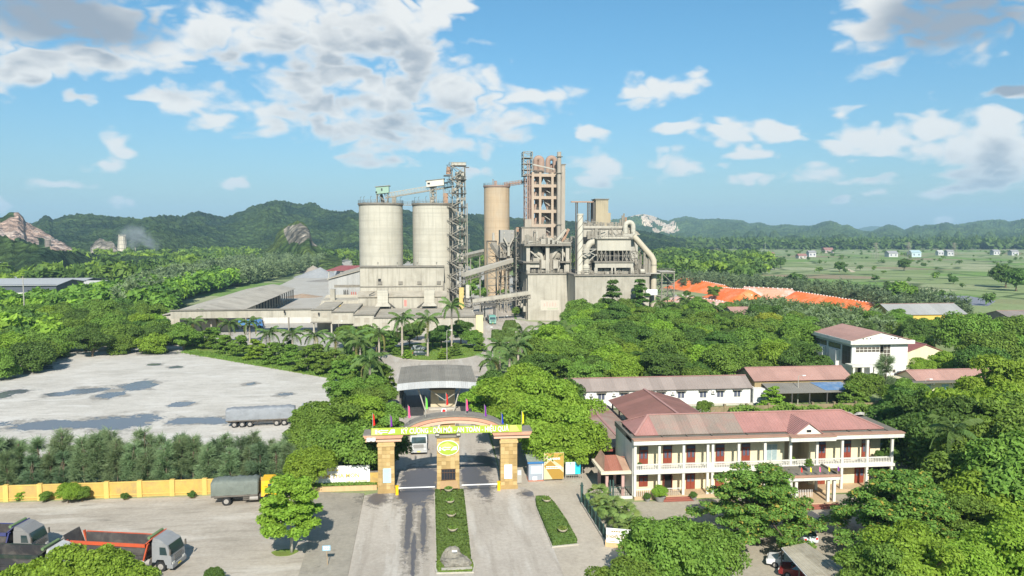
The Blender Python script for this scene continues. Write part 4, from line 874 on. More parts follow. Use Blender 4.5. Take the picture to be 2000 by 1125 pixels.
def mill_b():
    Y = 280; x0, x1 = AX(1123.5, Y, 560), AX(1268, Y, 560); zt = AZ(540, Y)
    t = thing('mill_block', 'wide concrete mill block with bag filter and tall stack behind the treetops', 'factory building', (x0, Y, 0))
    MB().box(x0, x1, Y, Y+40, 0, zt).build('basement', CONC, t)
    MB().box(x0-0.5, x1+0.4, Y-0.6, Y+40, zt+0.003, zt+0.6).build('deck_slab', CONC_D, t)
    for k in range(9):
        x = x0+(x1-x0)*(k+0.5)/9; MB().box(x-0.3, x+0.3, Y-0.06, Y-0.002, 0, zt-0.02).build('wall_joint', CONC, t)
    MB().rail([(x0, Y-0.4), (x1, Y-0.4)], zt+0.6, 1.1, 0.1, 1.6).build('railing', STEEL, t)
    MB().box(x1+0.45, AX(1290, Y), Y+6, Y+30, 0, zt-0.3).build('side_bay', CONC, t)
    MB().box(AX(1262, Y), AX(1291, Y), Y+0.3, Y+31, zt+0.62, zt+0.95).build('side_bay_roof', STEEL_L, t)
    # steel stack with helical strakes
    r = (AX(1138.5, Y+3)-AX(1127, Y+3))/2; xc = AX(1132.7, Y+3); zs = AZ(417, Y+3); zb = zt+0.6
    st = smooth_angle(MB().lathe([(r, 0), (r, zs-zb-0.5), (r+0.15, zs-zb-0.5), (r+0.15, zs-zb)], xc, Y+3, 24, zb).build('stack', mat('cream painted stack', (0.52, 0.485, 0.40), 0.7, 0.06, 0.4, streak=0.3), t), 40)
    for ph in (0, math.tau/3, 2*math.tau/3):
        pts = [(xc+(r+0.06)*math.cos(ph+k*0.33), Y+3+(r+0.06)*math.sin(ph+k*0.33), zb+3.2+(zs-zb-4)*k/42) for k in range(43)]
        MB().tube(pts, 0.075, 5).build('strake', STEEL_D, st)
    xs2 = AX(1145, Y+3); smooth_angle(MB().lathe([(1.45, 0), (1.45, 2.0), (1.3, 3.2), (0.6, 3.8)], xs2, Y+3, 18, zb).build('silencer', CONC_L, t), 40)
    for k in range(3): MB().lathe([(1.46, 0), (1.53, 0), (1.53, 0.14), (1.46, 0.14)], xs2, Y+3, 18, zb+0.6+k*0.7).build('band', STEEL_D, t)
    # elbow duct from the fan to the filter
    pts = [(AX(1146, Y+5), Y+5, AZ(517, Y)), (AX(1144, Y+5), Y+5, AZ(497, Y)), (AX(1146, Y+5), Y+5, AZ(485, Y)), (AX(1152, Y+5), Y+5, AZ(476, Y)), (AX(1160, Y+5), Y+5, AZ(472, Y)), (AX(1172, Y+5), Y+5, AZ(471, Y))]
    smooth_angle(MB().tube(pts, [1.2, 1.2, 1.25, 1.3, 1.3, 1.3], 16).build('elbow_duct', CONC_L, t), 60)
    smooth_angle(MB().cyl((AX(1146, Y+3), Y+3.5, AZ(497, Y)), (AX(1146, Y+3), Y+5.5, AZ(497, Y)), 1.6, n=18).build('fan_casing', STEEL_L, t), 40)
    for q in (((1138, 500), (1165, 487)), ((1138, 487), (1165, 500)), ((1150, 510), (1165, 497)), ((1140, 487), (1166, 487))):
        (a, b), (c, d) = q; MB().bar((AX(a, Y+1), Y+1, AZ(b, Y)), (AX(c, Y+1), Y+1, AZ(d, Y)), 0.28).build('brace', STEEL_L, t)
    # concrete table, lattice and bag filter
    fa, fb = AX(1163, Y), AX(1238, Y); z1 = AZ(524, Y); z2 = AZ(514, Y)
    MB().box(fa-0.3, fb+0.3, Y+0.4, Y+12, z2-0.02, z2+0.55).build('table_slab', CONC_D, t)
    MB().box(fa, fb, Y+0.8, Y+1.5, z1, z2-0.024).build('table_beam', MILL_W, t)
    for p in (1165, 1198, 1201, 1236):
        for y in (Y+0.7, Y+10): MB().box(AX(p, Y)-0.6, AX(p, Y)+0.6, y, y+1.0, zb, z1).build('table_column', MILL_W, t)
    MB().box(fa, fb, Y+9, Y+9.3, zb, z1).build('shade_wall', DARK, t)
    for p, w in ((1176, 1.6), (1190, 1.2), (1210, 1.6), (1226, 1.4)): MB().box(AX(p, Y)-w, AX(p, Y)+w*0.6, Y+3, Y+5, zb, zb+1.9).build('motor', STEEL_L if p % 4 else STEEL, t)
    MB().bar((AX(1205, Y), Y+2.5, zb), (AX(1216, Y), Y+2.5, z1), 0.3).build('brace', STEEL_L, t)
    z3 = AZ(490, Y); z4 = AZ(467.5, Y); ga, gb = AX(1167.5, Y), AX(1233, Y)
    lat = MB(); n = 8
    for k in range(n+1):
        x = ga+(gb-ga)*k/n
        for y in (Y+1, Y+10): lat.bar((x, y, z2+0.55), (x, y, z3), 0.22)
        if k < n:
            x2 = ga+(gb-ga)*(k+1)/n
            for y in (Y+1, Y+10):
                lat.bar((x, y, (z2+z3)/2+0.3), (x2, y, (z2+z3)/2+0.3), 0.16)
                if k in (0, 1, 6, 7): lat.bar((x, y, z2+0.55), (x2, y, z3), 0.14); lat.bar((x2, y, z2+0.55), (x, y, z3), 0.14)
    lat.bar((ga, Y+1, z3-0.1), (ga, Y+10, z3-0.1), 0.2); lat.build('filter_lattice', STEEL, t)
    for k in range(4):
        a, b = ga+(gb-ga)*k/4+0.25, ga+(gb-ga)*(k+1)/4-0.25; c = (a+b)/2
        MB().add([(a, Y+1.3, z3), (b, Y+1.3, z3), (b, Y+9.7, z3), (a, Y+9.7, z3), (c-0.4, Y+5, z3-2.6), (c+0.4, Y+5, z3-2.6), (c+0.4, Y+6, z3-2.6), (c-0.4, Y+6, z3-2.6)],
                 [(3,2,1,0),(4,5,6,7),(0,1,5,4),(1,2,6,5),(2,3,7,6),(3,0,4,7)]).build('hopper', STEEL, t)
    MB().box(ga, gb, Y+0.9, Y+10.1, z3+0.003, z4).build('bag_filter', mat('cream corrugated plate', (0.46, 0.43, 0.355), 0.75, 0.06, 0.4, streak=0.3, corr=('X', 0.55)), t)
    MB().box(ga-0.5, gb+0.5, Y+0.3, Y+10.6, z4+0.003, z4+0.3).build('filter_top', CONC_D, t)
    MB().rail([(ga-0.4, Y+0.4), (gb+0.4, Y+0.4)], z4+0.3, 1.1, 0.1, 1.4).build('filter_railing', STEEL_L, t)
    MB().box(AX(1172, Y), AX(1230, Y), Y+2.5, Y+4, z4+0.31, z4+0.9).build('pulse_pipes', CONC_L, t)
    clutter(t, 21, 24, ga, gb, Y+2, Y+8, z4+0.3, 1.0)
    # wide roof building behind
    Yb = Y+14; ba, bb = AX(1139, Yb), AX(1232, Yb); bz = AZ(441, Yb)
    MB().box(ba, bb, Yb, Yb+16, zb, bz).build('mill_hall', MILL_W, t)
    MB().extr([(bb+0.004, AZ(459, Yb)), (AX(1251, Yb), AZ(459, Yb)), (AX(1247, Yb), AZ(454, Yb)), (bb+0.004, AZ(443, Yb))], 'y', Yb+1, Yb+15).build('lean_to_roof', DUST_ROOF, t)
    MB().box(bb+0.01, AX(1248, Yb), Yb+2, Yb+14, zb, AZ(459, Yb)-0.01).build('lean_to_wall', STEEL_L, t)
    MB().box(ba-0.3, bb+0.2, Yb-0.4, Yb+0.2, bz-1.2, bz-0.8).build('cornice', CONC_D, t)
    MB().rail([(ba, Yb), (bb, Yb)], bz, 1.2, 0.1, 1.5).build('hall_railing', STEEL, t)
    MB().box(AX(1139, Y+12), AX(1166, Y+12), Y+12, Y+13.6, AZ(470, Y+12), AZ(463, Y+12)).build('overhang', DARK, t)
    clutter(t, 22, 55, ba, bb, Yb+1, Yb+12, bz, 1.6)
    for p, h in ((1218, 2.5), (1222, 4.2), (1225, 5.0), (1229, 3.5)): MB().cyl((AX(p, Yb), Yb+6, bz), (AX(p, Yb), Yb+6, bz+h), 0.35, n=8).build('vent_pipe', RUST if p == 1229 else STEEL, t)
    # head tower and T beam
    Yt = Y+22; a, b = AX(1163, Yt), AX(1187, Yt); tz = AZ(389, Yt)
    MB().box(a, b, Yt, Yt+7, bz-3, tz).build('head_tower', mat('ochre stained concrete', (0.36, 0.305, 0.205), 0.85, 0.1, 0.4, dirt=(0.25,0.22,0.165), dirt_amt=0.5, streak=0.5), t)
    MB().box(a-0.4, b+0.3, Yt-0.4, Yt+7.4, tz+0.003, tz+0.35).build('tower_cap', CONC_D, t)
    MB().box(AX(1158.5, Yt), a-0.004, Yt+1, Yt+6, bz-3, tz-1).build('tower_stair_wall', STEEL_D, t)
    MB().box(b+0.004, AX(1193, Yt), Yt+1, Yt+6, bz-3, AZ(415, Yt)).build('tower_annexe', MATS['ochre stained concrete'], t)
    ta = AX(1117, Yt); MB().box(ta, a-0.41, Yt+2, Yt+3.5, AZ(394.5, Yt), AZ(392, Yt)).build('transfer_beam', RUST, t)
    for p in (1126.5, 1129.5, 1149.5, 1152.5): MB().bar((AX(p, Yt), Yt+2.7, zb), (AX(p, Yt), Yt+2.7, AZ(394.5, Yt)), 0.4).build('beam_post', STEEL_D, t)
    clutter(t, 23, 22, AX(1150, Yt), a, Yt+0.5, Yt+4, bz, 3.0, STEEL_D)
    # inverted U duct and the long discharge duct
    za = AZ(438, Yb-1); xa, xb = AX(1220, Yb-1), AX(1235, Yb-1)
    rr = (xb-xa)/2; pts = [(xa, Yb-1.5, AZ(456, Yb))]+[((xa+xb)/2-rr*math.cos(q), Yb-1.5, za-rr*0.5+rr*math.sin(q)) for q in [math.pi*k/8 for k in range(9)]]+[(xb, Yb-1.5, AZ(458, Yb))]
    smooth_angle(MB().tube(pts, 0.95, 14).build('gooseneck_duct', CONC_L, t), 60)
    MB().box(xa-1.2, xb+1.2, Yb-3, Yb-0.1, AZ(464, Yb), AZ(456.5, Yb)).build('duct_box', MILL_W, t)
    Yd = Y+4; pts = [(AX(1236, Yd), Yd, AZ(461, Yd)), (AX(1243, Yd), Yd, AZ(468, Yd)), (AX(1262, Yd), Yd, AZ(490, Yd)), (AX(1272, Yd), Yd, AZ(501, Yd)), (AX(1276.5, Yd), Yd, AZ(510, Yd)), (AX(1277, Yd), Yd, AZ(520, Yd)), (AX(1277, Yd), Yd, 2)]
    smooth_angle(MB().tube(pts, 1.12, 18).build('discharge_duct', mat('ochre dusted plate', (0.46, 0.405, 0.305), 0.8, 0.08, 0.4, streak=0.3), t), 60)
    MB().cyl((AX(1277, Yd), Yd, AZ(519, Yd)), (AX(1277, Yd), Yd, AZ(518.3, Yd)), 1.25, n=18).build('flange', STEEL_D, t)
    du = MB()
    for (p, q), (r_, s_) in (((1237, 470), (1262, 497)), ((1234, 490), (1258, 497)), ((1236, 467), (1243, 497)), ((1243, 497), (1254, 478)), ((1234, 497), (1268, 497)), ((1248, 497), (1258, 487)), ((1252, 515), (1252, 497)), ((1246, 530), (1246, 497)), ((1262, 533), (1262, 497))):
        du.bar((AX(p, Yd+2), Yd+2, AZ(q, Yd+2)), (AX(r_, Yd+2), Yd+2, AZ(s_, Yd+2)), 0.24)
    du.build('duct_trestle', STEEL, t)
    smooth_angle(MB().cyl((AX(1250, Y+3), Y+3, zb+0.9), (AX(1258, Y+3), Y+3, zb+0.9), 0.9, n=14).build('tank', CONC_L, t), 40)
    clutter(t, 24, 40, x0+1, x1-4, Y+0.6, Y+3, zb, 1.3)
    clutter(t, 25, 40, AX(1140, Y+8), AX(1166, Y+8), Y+6, Y+12, zb, 6.5)
    clutter(t, 26, 60, AX(1170, Y+3), AX(1232, Y+3), Y+2, Y+9, z2+0.55, 5, STEEL_D); clutter(t, 27, 30, AX(1236, Y+6), AX(1264, Y+6), Y+4, Y+12, zb, 9, STEEL); clutter(t, 28, 40, ba, bb, Yb-3, Yb-0.2, z4, 4.5, STEEL)
    # bracing lattice at the far right end
    fr, zs = lattice_tower(t, AX(1293, Y+6), AX(1317, Y+6), Y+6, Y+14, 0, zt+0.6, 4, STEEL, 0.35, True, 'end_lattice')
    MB().box(AX(1288, Y+6), AX(1318, Y+6), Y+5.5, Y+14.5, zt+0.97, zt+1.25).build('end_deck', STEEL_L, t)
    MB().rail([(AX(1284, Y+6), Y+5.6), (AX(1317, Y+6), Y+5.6)], zt+1.25, 1.0, 0.1, 1.6).build('end_railing', STEEL, t)
    w0, w1 = AX(1262, Y-1), AX(1284, Y-1); MB().box(w0, w1, Y-1.5, Y-0.15, AZ(578, Y), AZ(567, Y)).build('white_panel', mat('white sheet', (0.7, 0.7, 0.69), 0.6, 0.05), t)
mill_b()

# ---- hopper house, conveyors and trestles between the silos and the mill
def hopper_house():
    Y = 330; x0, x1 = AX(977, Y), AX(1006, Y); t = thing('hopper_house', 'grey steel hopper house with a forked chute on a trestle behind the works road', 'hopper', (x0, Y, 0))
    zt, zm = AZ(449, Y), AZ(474, Y); gm = mat('grey sheet steel', (0.27, 0.265, 0.245), 0.7, 0.1, 0.5, streak=0.4)
    MB().box(x0, x1, Y, Y+7, zm, zt).build('bin', gm, t)
    xm = (x0+x1)/2; MB().add([(x0, Y, zm-0.003), (x1, Y, zm-0.003), (x1, Y+7, zm-0.003), (x0, Y+7, zm-0.003), (xm-1, Y+2.5, zm-4.5), (xm+1, Y+2.5, zm-4.5), (xm+1, Y+4.5, zm-4.5), (xm-1, Y+4.5, zm-4.5)],
        [(3,2,1,0),(4,5,6,7),(0,1,5,4),(1,2,6,5),(2,3,7,6),(3,0,4,7)]).build('hopper', gm, t)
    fk = AX(993.5, Y-1)
    for px in (984, 1003): MB().bar((AX(px, Y-1), Y-1, AZ(464, Y)), (fk, Y-1, AZ(482, Y)), 0.9, 0.6).build('forked_chute', STEEL_L, t)
    MB().bar((fk, Y-1, AZ(482, Y)), (fk, Y-1, AZ(500, Y)), 1.1).build('forked_chute', STEEL_L, t)
    MB().cyl((AX(985, Y), Y-0.3, AZ(455, Y)), (AX(985, Y), Y-0.05, AZ(455, Y)), 0.3, n=8).cyl((AX(1000, Y), Y-0.3, AZ(455, Y)), (AX(1000, Y), Y-0.05, AZ(455, Y)), 0.3, n=8).build('lamp', CONC_L, t)
    lattice_tower(t, x0, x1, Y, Y+7, 0, zm, 8, STEEL, 0.34, True, 'trestle')
    clutter(t, 31, 40, x0, x1, Y, Y+6, AZ(505, Y), 5)
    MB().box(x0-0.8, x1+2.5, Y-1.5, Y+8, AZ(503, Y)-0.2, AZ(503, Y)).build('platform', STEEL_D, t)
    # second stair trestle next to the mill
    lattice_tower(t, AX(1008, Y-14), AX(1018, Y-14), Y-14, Y-8, 0, AZ(447, Y), 9, STEEL, 0.3, True, 'stair_trestle')
    for k in range(9): MB().box(AX(1006, Y-14), AX(1020, Y-14), Y-14.4, Y-8, k*3.6+2.9, k*3.6+3.1).build('landing', STEEL_D, t)
    MB().box(AX(1009, Y-13), AX(1014, Y-13), Y-12, Y-9, AZ(453, Y), AZ(447, Y)+0.6).build('vent_head', RUST, t)
hopper_house()
def steep():
    Y = 345; t = thing('steep_conveyor', 'steep enclosed conveyor on dark trestles in front of the orange silo', 'conveyor', (AX(965, Y), Y, 0))
    P0, P1 = (AX(962, Y), Y, AZ(476, Y)), (AX(996, Y-10), Y-10, AZ(527, Y-10))
    MB().bar(P0, P1, 2.6, 1.9).build('gallery', STEEL, t)
    lattice_tower(t, AX(953, Y), AX(971, Y), Y+2, Y+7, 0, AZ(472, Y), 9, STEEL, 0.32, True, 'trestle')
    MB().box(AX(953, Y), AX(971, Y), Y+1.5, Y+7.5, AZ(472, Y)+0.002, AZ(470, Y)).build('top_deck', STEEL_D, t)
    MB().box(AX(963, Y), AX(967, Y), Y+3, Y+5, AZ(470, Y), AZ(460, Y)).build('head_drive', STEEL_L, t)
    MB().lathe([(0.5, 0), (0.5, 1.2)], AX(965, Y), Y+4, 8, AZ(460, Y)).build('vent', STEEL_L, t)
    for k in range(7):
        p = 968+k*4; q = 486+k*6; MB().bar((AX(p, Y-2), Y-2, AZ(q, Y)), (AX(p+((-1)**k)*3, Y-2), Y-2, 0), 0.4).build('trestle_leg', STEEL, t)
steep()
def belt(name, label, A, B, w, h, m, legs=(), truss=True):
    t = thing(name, label, 'conveyor', A)
    MB().bar(A, B, w, h).build('gallery', m, t)
    if truss: MB().truss((A[0], A[1], A[2]-h*0.9), (B[0], B[1], B[2]-h*0.9), w, h*0.9, 16, 0.16).build('truss', STEEL, t)
    for (f, dx) in legs:
        p = Vector(A)+(Vector(B)-Vector(A))*f; MB().bar((p.x+dx, p.y, 0), (p.x, p.y, p.z-h*0.6), 0.45).build('leg', STEEL, t)
    return t
belt('long_conveyor', 'long grey inclined conveyor from the elevator foot up to the hopper house', (AX(905, 306), 306, AZ(536, 306)), (AX(1002, 326), 326, AZ(508, 326)), 2.4, 1.7, mat('pale sheet metal 2', (0.40, 0.375, 0.32), 0.7, 0.12, 0.5), ((0.32, 0), (0.85, 0.5), (0.88, -1.5)))
belt('low_conveyor', 'low inclined conveyor crossing above the works road to the mill block', (AX(921, 292), 292, AZ(587, 292)), (AX(1034, 297), 297, AZ(572, 297)), 2.6, 1.4, CONC, ((0.22, 0), (0.45, 0)))
belt('far_conveyor', 'thin far conveyor reaching the foot of the orange silo', (AX(902, 420), 420, AZ(499, 420)), (AX(946, 405), 405, AZ(489, 405)), 2.0, 1.4, STEEL_L, ((0.4, 0), (0.8, 0)))
def transfer_house():
    Y = 291; x0, x1 = AX(906, Y), AX(924, Y); t = thing('transfer_house', 'small concrete and steel transfer house at the foot of the elevator tower', 'plant room', (x0, Y, 0))
    MB().box(x0, x1, Y, Y+6, 0, AZ(603, Y)).build('base', CONC, t); MB().box(x0-0.3, x1+0.3, Y-0.3, Y+6.3, AZ(603, Y)+0.003, AZ(601.5, Y)).build('slab', CONC_D, t)
    lattice_tower(t, x0+0.3, x1-0.3, Y+0.4, Y+5, AZ(601.5, Y), AZ(583, Y), 2, STEEL, 0.3, True, 'frame')
    MB().box(x0-0.4, x1+0.4, Y, Y+5.5, AZ(583, Y)+0.002, AZ(582, Y)).build('deck', STEEL_D, t)
    MB().box(AX(910, Y), AX(917, Y), Y+1, Y+4, AZ(582, Y), AZ(557, Y)).build('filter_case', CONC_L, t)
    MB().bar((x1, Y+1, AZ(585, Y)), (AX(918, Y), Y+1, AZ(556, Y)), 0.2).bar((x1, Y+1, AZ(585, Y)), (AX(927, Y), Y+1, AZ(577, Y)), 0.2).build('ladder', STEEL, t)
    MB().box(AX(897, Y), AX(906, Y), Y+2, Y+5, 0, AZ(562, Y)).build('yellow_panel', mat('ochre sheet', (0.50, 0.38, 0.14), 0.7, 0.2, 1.0), t)
    # weigh frame over the works road
    g = thing('loading_gantry', 'dark steel loading gantry standing over the works road', 'gantry', (AX(950, 287), 287, 0))
    a, b = AX(942, 287), AX(967, 287); z = AZ(597, 287)
    for x in (a, b):
        for y in (287, 293): MB().bar((x, y, 0), (x, y, z), 0.35).build('post', STEEL_D, g)
    MB().box(a-0.4, b+0.4, 286.5, 293.5, z+0.002, z+0.5).build('deck', STEEL_D, g)
    MB().bar((a, 287, z-1.5), (a+1.2, 287, z), 0.2).bar((b, 287, z-1.5), (b-1.2, 287, z), 0.2).build('brace', STEEL_D, g)
transfer_house()

# ================================================================== entrance gate and forecourt
def text_mesh(s, size, bold=0.0, extrude=0.01, align='CENTER', shear=0.0, xscale=1.0):
    cu = bpy.data.curves.new('lettering', 'FONT'); cu.body = s; cu.size = size; cu.extrude = extrude; cu.offset = bold; cu.align_x = align; cu.align_y = 'CENTER'; cu.shear = shear; cu.resolution_u = 2
    o = bpy.data.objects.new('lettering_tmp', cu); col.objects.link(o)
    dg = bpy.context.evaluated_depsgraph_get(); me = bpy.data.meshes.new_from_object(o.evaluated_get(dg)); bpy.data.objects.remove(o)
    if xscale != 1.0:
        for v in me.vertices: v.co.x *= xscale
    return me
def lettering(name, s, size, m, parent, loc, rot=(math.pi/2, 0, 0), **kw):   # loc in world coordinates, parent without rotation
    me = text_mesh(s, size, **kw); me.name = name; me.materials.append(m)
    o = bpy.data.objects.new(name, me); col.objects.link(o); o.parent = parent
    (lx, ly, lz), rz = XF[parent.name]; c, q = math.cos(-rz), math.sin(-rz); x, y = loc[0]-lx, loc[1]-ly
    o.location = (x*c-y*q, x*q+y*c, loc[2]-lz); o.rotation_euler = rot; return o
WHITE = mat('white paint', (0.78, 0.78, 0.76), 0.55, 0.03, 1.0)
SAND = mat('sandstone tile', (0.44, 0.305, 0.125), 0.7, 0.16, 1.4, dirt=(0.40, 0.27, 0.11), dirt_amt=0.45, dirt_scale=0.9, streak=0.25)
SAND2 = mat('pale sandstone tile', (0.50, 0.355, 0.16), 0.7, 0.14, 1.6, streak=0.2)
SAND3 = mat('darker sandstone tile', (0.37, 0.25, 0.10), 0.7, 0.16, 1.2, streak=0.3)
JOINT = mat('tile mortar', (0.36, 0.25, 0.11), 0.9)
PEACH = mat('peach render', (0.53, 0.275, 0.18), 0.75, 0.08, 0.8, streak=0.25)
PEACH2 = mat('pale peach render', (0.62, 0.39, 0.275), 0.75, 0.06, 0.8)
LIME = mat('lime banner vinyl', (0.33, 0.42, 0.045), 0.5, 0.05, 0.6)
LIME2 = mat('pale lime vinyl', (0.50, 0.52, 0.14), 0.5, 0.05, 0.6)
CRED, CGREEN, CBLUE, CPINK, CPURP, CYEL = [mat(n, c, 0.75, 0.05) for n, c in (('red cloth', (0.72, 0.02, 0.015)), ('lime cloth', (0.22, 0.78, 0.10)), ('blue cloth', (0.02, 0.06, 0.45)), ('pink cloth', (0.85, 0.11, 0.30)), ('purple cloth', (0.22, 0.035, 0.36)), ('yellow cloth', (0.88, 0.72, 0.02)))]
GATE_Y = 99.5
def logo(parent, x, y, z, w, m, flip=False):    # the company mark: a bracket-like K, a fine line of type, a slanted tail
    h = w*0.13
    MB().add([(x-w/2, y, z-h), (x-w/2+h*0.7, y, z-h), (x-w/2+h*0.7, y, z+h*0.7), (x-w/2, y, z+h*0.7)], [(0,1,2,3)]).build('logo_mark', m, parent)
    MB().add([(x-w/2+h*0.8, y, z), (x-w/2+h*2.2, y, z+h*0.7), (x-w/2+h*2.9, y, z+h*0.7), (x-w/2+h*1.5, y, z-0.1*h), (x-w/2+h*2.9, y, z-h), (x-w/2+h*2.1, y, z-h)], [(0,5,4,3,2,1)]).build('logo_mark', m, parent)
    for k, (a, b, dz) in enumerate(((-0.24, 0.16, 0.35), (-0.24, 0.12, -0.45))): MB().add([(x+a*w, y, z+dz*h-0.12*h), (x+b*w, y, z+dz*h-0.12*h), (x+b*w, y, z+dz*h+0.18*h), (x+a*w, y, z+dz*h+0.18*h)], [(0,1,2,3)]).build('logo_line', m, parent)
    MB().add([(x+0.14*w, y, z-h), (x+w/2, y, z-h*0.7), (x+w/2, y, z+h*0.7), (x+0.32*w, y, z+h*0.7)], [(0,1,2,3)]).build('logo_mark', m, parent)
def gate():
    Y = GATE_Y; t = thing('entrance_gate', 'sandstone factory gate with a low peach arch and a lime slogan banner', 'gate', (2.1, Y, 0))
    def pillar(x0, x1, y0, y1, zt, cols, rows):
        p = MB().box(x0+0.03, x1-0.03, y0+0.03, y1-0.03, 0, zt).build('pillar', JOINT, t)
        w = (x1-x0)/cols; h = zt/rows; ms = []
        for mm in (SAND, SAND2, SAND3):
            me = MB().box(-w/2+0.014, w/2-0.014, -0.03, 0.03, -h/2+0.013, h/2-0.013).mesh('tile'); me.materials.append(mm); ms.append(me)
        d = y1-y0; nside = 2; ws = d/nside; sm = MB().box(-0.03, 0.03, -ws/2+0.014, ws/2-0.014, -h/2+0.013, h/2-0.013).mesh('tile'); sm.materials.append(SAND)
        rng = random.Random(int(x0*7))
        for j in range(rows):
            for i in range(cols): inst('tile', rng.choice(ms), p, (x0+w*(i+0.5)-2.1, y0+0.02-Y, h*(j+0.5)))
            for i in range(nside):
                for xx in (x0+0.02, x1-0.02): inst('tile', sm, p, (xx-2.1, y0+ws*(i+0.5)-Y, h*(j+0.5)))
        MB().box(x0-0.08, x1+0.08, y0-0.08, y1+0.08, 0, 0.55).build('plinth', SAND3, p)
        return p
    zc = 6.25
    for x0, x1, in ((-6.95, -4.85), (9.1, 11.3)):
        p = pillar(x0, x1, Y, Y+1.6, zc, 4, 12)
        cp = MB(); cp.box(x0-0.12, x1+0.12, Y-0.12, Y+1.72, zc+0.002, zc+0.3); cp.box(x0-0.02, x1+0.02, Y-0.02, Y+1.62, zc+0.302, 6.92); cp.build('capital', SAND2, p)
    pillar(0.7, 3.6, Y-0.6, Y+1.4, 7.4, 5, 14)
    MB().box(0.5, 3.8, Y-0.8, Y+1.6, 7.41, 7.68).build('centre_cap', CONC_D, t)
    for x in (0.75, 3.5):
        fl = MB().box(x-0.28, x+0.28, Y-1.1, Y-0.75, 7.7, 8.05).build('floodlight', STEEL_D, t); MB().box(x-0.22, x+0.22, Y-1.16, Y-1.103, 7.74, 8.0).build('lamp_glass', CONC_L, fl)
    for x in (-8.05, -7.45):
        fl = smooth_angle(MB().lathe([(0.1, -0.25), (0.3, -0.1), (0.3, 0.25), (0.1, 0.3)], x, Y-0.55, 14, 7.3).build('floodlight', WHITE, t))
    # side beams: peach ledges with a dark weathered top
    for a, b in ((-8.8, -3.6), (7.9, 13.25)):
        MB().extr([(a+0.3, 6.93), (b-0.3, 6.93), (b-0.3, 7.42), (a+0.3, 7.42)], 'y', Y-0.2, Y+1.9).build('beam', PEACH2, t)
        MB().extr([(a+0.25, 7.423), (b-0.25, 7.423), (b, 7.85), (a, 7.85)], 'y', Y-0.5, Y+2.3).build('cornice', PEACH, t)
        MB().box(a, b, Y-0.5, Y+2.3, 7.853, 8.0).build('top_slab', CONC_D, t)
    # arch
    xc, z0 = 3.0, 7.6; hs, rise = 6.9, 2.55; n = 36
    def arc(k, dr): q = math.pi*k/n; return (xc-(hs-dr)*math.cos(q), z0+(rise-dr*0.55)*math.sin(q)**0.9)
    def ring(d0, d1, y0, y1, name, m):
        mb = MB(); V = []
        for k in range(n+1):
            a = arc(k, d0); b = arc(k, d1); V += [(a[0], y0, a[1]), (a[0], y1, a[1]), (b[0], y1, b[1]), (b[0], y0, b[1])]
        Fc = [(4*k+i, 4*k+4+i, 4*k+4+(i+1) % 4, 4*k+(i+1) % 4) for k in range(n) for i in range(4)]+[(0,1,2,3), (4*n+3, 4*n+2, 4*n+1, 4*n)]
        mb.v = V; mb.f = [f[::-1] for f in Fc]; return smooth_angle(mb.build(name, m, t), 35)
    ring(0.0, 0.35, Y-0.1, Y+2.4, 'arch_top', CONC_D); ring(0.36, 1.15, Y, Y+2.2, 'arch_fascia', PEACH); ring(1.16, 2.0, Y+0.15, Y+2.0, 'arch_soffit', PEACH2)
    MB().box(1.2, 3.1, Y+0.5, Y+1.35, 7.69, 9.1).build('arch_strut', SAND, t)
    # slogan banner
    b = MB(); z0, z1 = 7.93, 8.88; b.add([(-7.72, Y-0.62, z0), (11.84, Y-0.62, z0-0.05), (11.84, Y-0.62, z1-0.05), (-7.72, Y-0.62, z1), (-7.72, Y-0.56, z0), (11.84, Y-0.56, z0-0.05), (11.84, Y-0.56, z1-0.05), (-7.72, Y-0.56, z1)], [(0,1,2,3),(7,6,5,4),(0,4,5,1),(1,5,6,2),(2,6,7,3),(3,7,4,0)])
    bn = b.build('slogan_banner', LIME, t)
    for x in (-7.7, 10.2): MB().add([(x, Y-0.626, z0+0.02), (x+1.4, Y-0.626, z0+0.02), (x+0.9, Y-0.626, z1-0.08), (x+0.1, Y-0.626, z1-0.08)], [(0,1,2,3)]).build('banner_facet', LIME2, bn)
    lettering('banner_lettering', 'KỶ CƯƠNG - ĐỔI MỚI - AN TOÀN - HIỆU QUẢ', 0.92, WHITE, bn, (3.1, Y-0.635, 8.34), bold=0.012, xscale=0.72)
    logo(bn, -5.95, Y-0.635, 8.42, 2.5, WHITE)
    # oval company sign
    def oval(rx, rz, y, name, m, par):
        V = [(2.15+rx*math.cos(math.tau*k/40), y, 6.02+rz*math.sin(math.tau*k/40)) for k in range(40)]; V += [(v[0], y+0.08, v[2]) for v in V]
        return MB().add(V, [tuple(range(40)), tuple(range(79, 39, -1))]+[(k, 40+k, 40+(k+1) % 40, (k+1) % 40) for k in range(40)]).build(name, m, par)
    o = oval(1.42, 1.0, Y-0.72, 'oval_sign', WHITE, t); oval(1.33, 0.92, Y-0.735, 'sign_face', LIME, o)
    MB().add([(1.0, Y-0.74, 6.35), (2.1, Y-0.74, 6.8), (2.9, Y-0.74, 6.3), (2.2, Y-0.74, 5.9)], [(0,1,2,3)]).build('sign_facet', LIME2, o)
    logo(o, 2.15, Y-0.745, 5.98, 2.3, WHITE)
